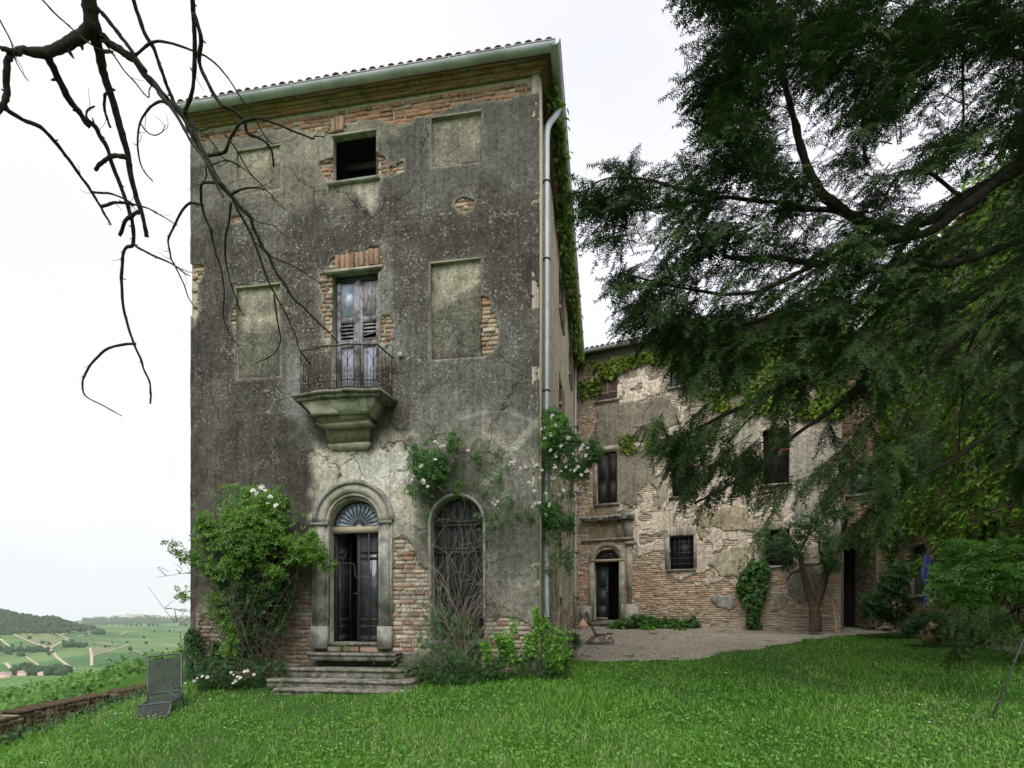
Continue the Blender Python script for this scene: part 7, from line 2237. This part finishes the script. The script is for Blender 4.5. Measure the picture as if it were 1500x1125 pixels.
# ================================================================ slatted iron chair in the courtyard
cp = gp(874, 944)
ch = empty('slatted_chair', tuple(cp), math.radians(-14), 'old reclining garden chair with wooden slats and curved iron legs on the gravel', 'chair')
S = cp[1] / FPX      # metres per photograph pixel there
W2 = .26
prof_back = [(-.02, .27), (-.10, .42), (-.17, .60), (-.25, .80), (-.28, .88)]; prof_seat = [(-.02, .27), (.10, .26), (.24, .27), (.36, .30), (.42, .28)]
for y in (-W2, W2):
    f = Geo()
    f.tube(spline(np.array([(a, y, b) for a, b in prof_back[::-1] + prof_seat[1:]]), 5), .013, 6)
    f.build('side_frame', MAT['iron'], ch, True)
    for pts in ([(-.28, 0), (-.20, .12), (-.08, .24), (.05, .25)], [(-.18, 0), (-.10, .14), (0, .23), (.1, .25)], [(.02, .25), (.12, .16), (.16, .06), (.18, .0)], [(.20, .25), (.22, .12), (.25, .0)], [(.30, .02), (.33, .15), (.38, .20), (.43, .14), (.46, .0)]):
        Geo().tube(spline(np.array([(a, y, b) for a, b in pts]), 5), .011, 6).build('leg', MAT['iron'], ch, True)
    Geo().tube([(-.28, y, .03), (.18, y, .03)], .010, 5).build('runner', MAT['iron'], ch)
for i, t in enumerate(np.linspace(0.05, 1, 12)):
    P = spline(np.array(prof_back), 6); a, b = P[int(t * (len(P) - 1))]
    Geo().box(a - .012, a + .012, -W2, W2, b - .020, b + .020).build('slat', MAT['wood_brown'], ch)
for t in np.linspace(.05, 1, 7):
    P = spline(np.array(prof_seat), 6); a, b = P[int(t * (len(P) - 1))]
    Geo().box(a - .025, a + .025, -W2, W2, b + .012, b + .032).build('slat', MAT['wood_brown'], ch)
# pale terracotta piece behind the chair
tp_ = px(854, 926, 20.4); tp_[2] = zg(tp_[0], tp_[1])
pt = empty('terracotta_cone', tuple(tp_), 0, 'small pale pink terracotta piece by the downpipe behind the slatted chair', 'pot')
V = [(0, 0, .42)] + [(.2 * math.cos(a), .2 * math.sin(a), .12) for a in np.linspace(0, 2 * PI, 13)[:-1]] + [(.17 * math.cos(a), .17 * math.sin(a), 0) for a in np.linspace(0, 2 * PI, 13)[:-1]]
i = np.arange(12)
mk('shell', V, [np.stack([0 * i, 1 + i, 1 + (i + 1) % 12], 1), np.stack([1 + i, 13 + i, 13 + (i + 1) % 12, 1 + (i + 1) % 12], 1)], MAT['terracotta'], pt)
mk('rim', *tube_arr([(.205 * math.cos(a), .205 * math.sin(a), .12) for a in np.linspace(0, 2 * PI, 13)], .015, 5), MAT['terracotta'], pt)

# stick leaning on the wing corner
a, b = px(1226, 919, 18.35), px(1217, 862, 18.75)
a[2] = zg(a[0], a[1]); st = empty('leaning_stick', tuple(a), 0, 'pale peeled stick leaning against the wing corner', 'stick')
P = rel(st, spline(np.array([a, (a + b) / 2 + [.015, 0, 0], b]), 6)); Geo().tube(P, np.linspace(.024, .017, len(P)), 7).build('shaft', MAT['stick'], st, True)
Geo().tube([P[-1], P[-1] + np.array([.03, 0, .05])], [.017, .01], 6).build('stub', MAT['stick'], st)

# dark prop under the yew at the edge of the view
a, b = px(1450, 1003, 7.6), px(1512, 905, 7.9); a[2] = zg(a[0], a[1]) - .05
pr = empty('iron_prop', tuple(a), 0, 'thin dark iron prop slanting up out of the grass under the yew', 'prop')
c = b + (b - a) * .9
P = rel(pr, np.array([a, a + (c - a) * .33, a + (c - a) * .66, c])); Geo().tube(P, .013, 7).build('rod', MAT['iron_dark'], pr, True)
for t in (.1, .3, .55):
    q = P[0] + (P[-1] - P[0]) * t; dq = unit(P[-1] - P[0]) * .025; Geo().tube([q - dq, q + dq], .019, 7).build('collar', MAT['iron_dark'], pr)

# blue cloth, garden steps and boulder in the shade
a = px(1357, 812, 16.0)
cl = empty('blue_cloth', (a[0], a[1], a[2]), 0, 'narrow strip of blue cloth hanging in the shade of the side wing', 'cloth')
V = []
for i, z in enumerate(np.linspace(0, -1.45, 14)):
    for u in np.linspace(0, 1, 6):
        V.append((-.09 + .18 * u * (1 - .25 * i / 13) + .03 * math.sin(i * .9), .05 * math.sin(u * 9 + i * .5), z))
i = np.arange(84).reshape(14, 6)
mk('sheet', V, np.stack([i[:-1, :-1], i[:-1, 1:], i[1:, 1:], i[1:, :-1]], -1).reshape(-1, 4), MAT['cloth_blue'], cl, True)
Geo().tube([(-.12, 0, .02), (.3, .25, .06)], .012, 6).build('peg_rail', MAT['iron_dark'], cl)
q = gp(1320, 908)
gs = empty('garden_steps', tuple(q), math.radians(-8), 'two pale flat stone steps set in the grass near the dark bush', 'steps')
Geo().box(-.5, .5, -.15, .25, -.1, .10, .012).build('tread', MAT['stone_pale'], gs); Geo().box(-1.25, -.25, -.75, -.35, -.1, .03, .012).build('tread', MAT['stone_pale'], gs)
q = gp(1365, 892); q[2] = zg(q[0], q[1])
q = px(1364, 886, 15.4)
V = IV * [.30, .26, .36] * (1 + rng.normal(0, .10, (len(IV), 1)))
bo = mk('boulder', V, IF, MAT['boulder'], None, True); bo.location = (q[0], q[1], zg(q[0], q[1]) + .2)
tag(bo, 'rounded brown boulder in the shade beside the bushes', 'boulder')
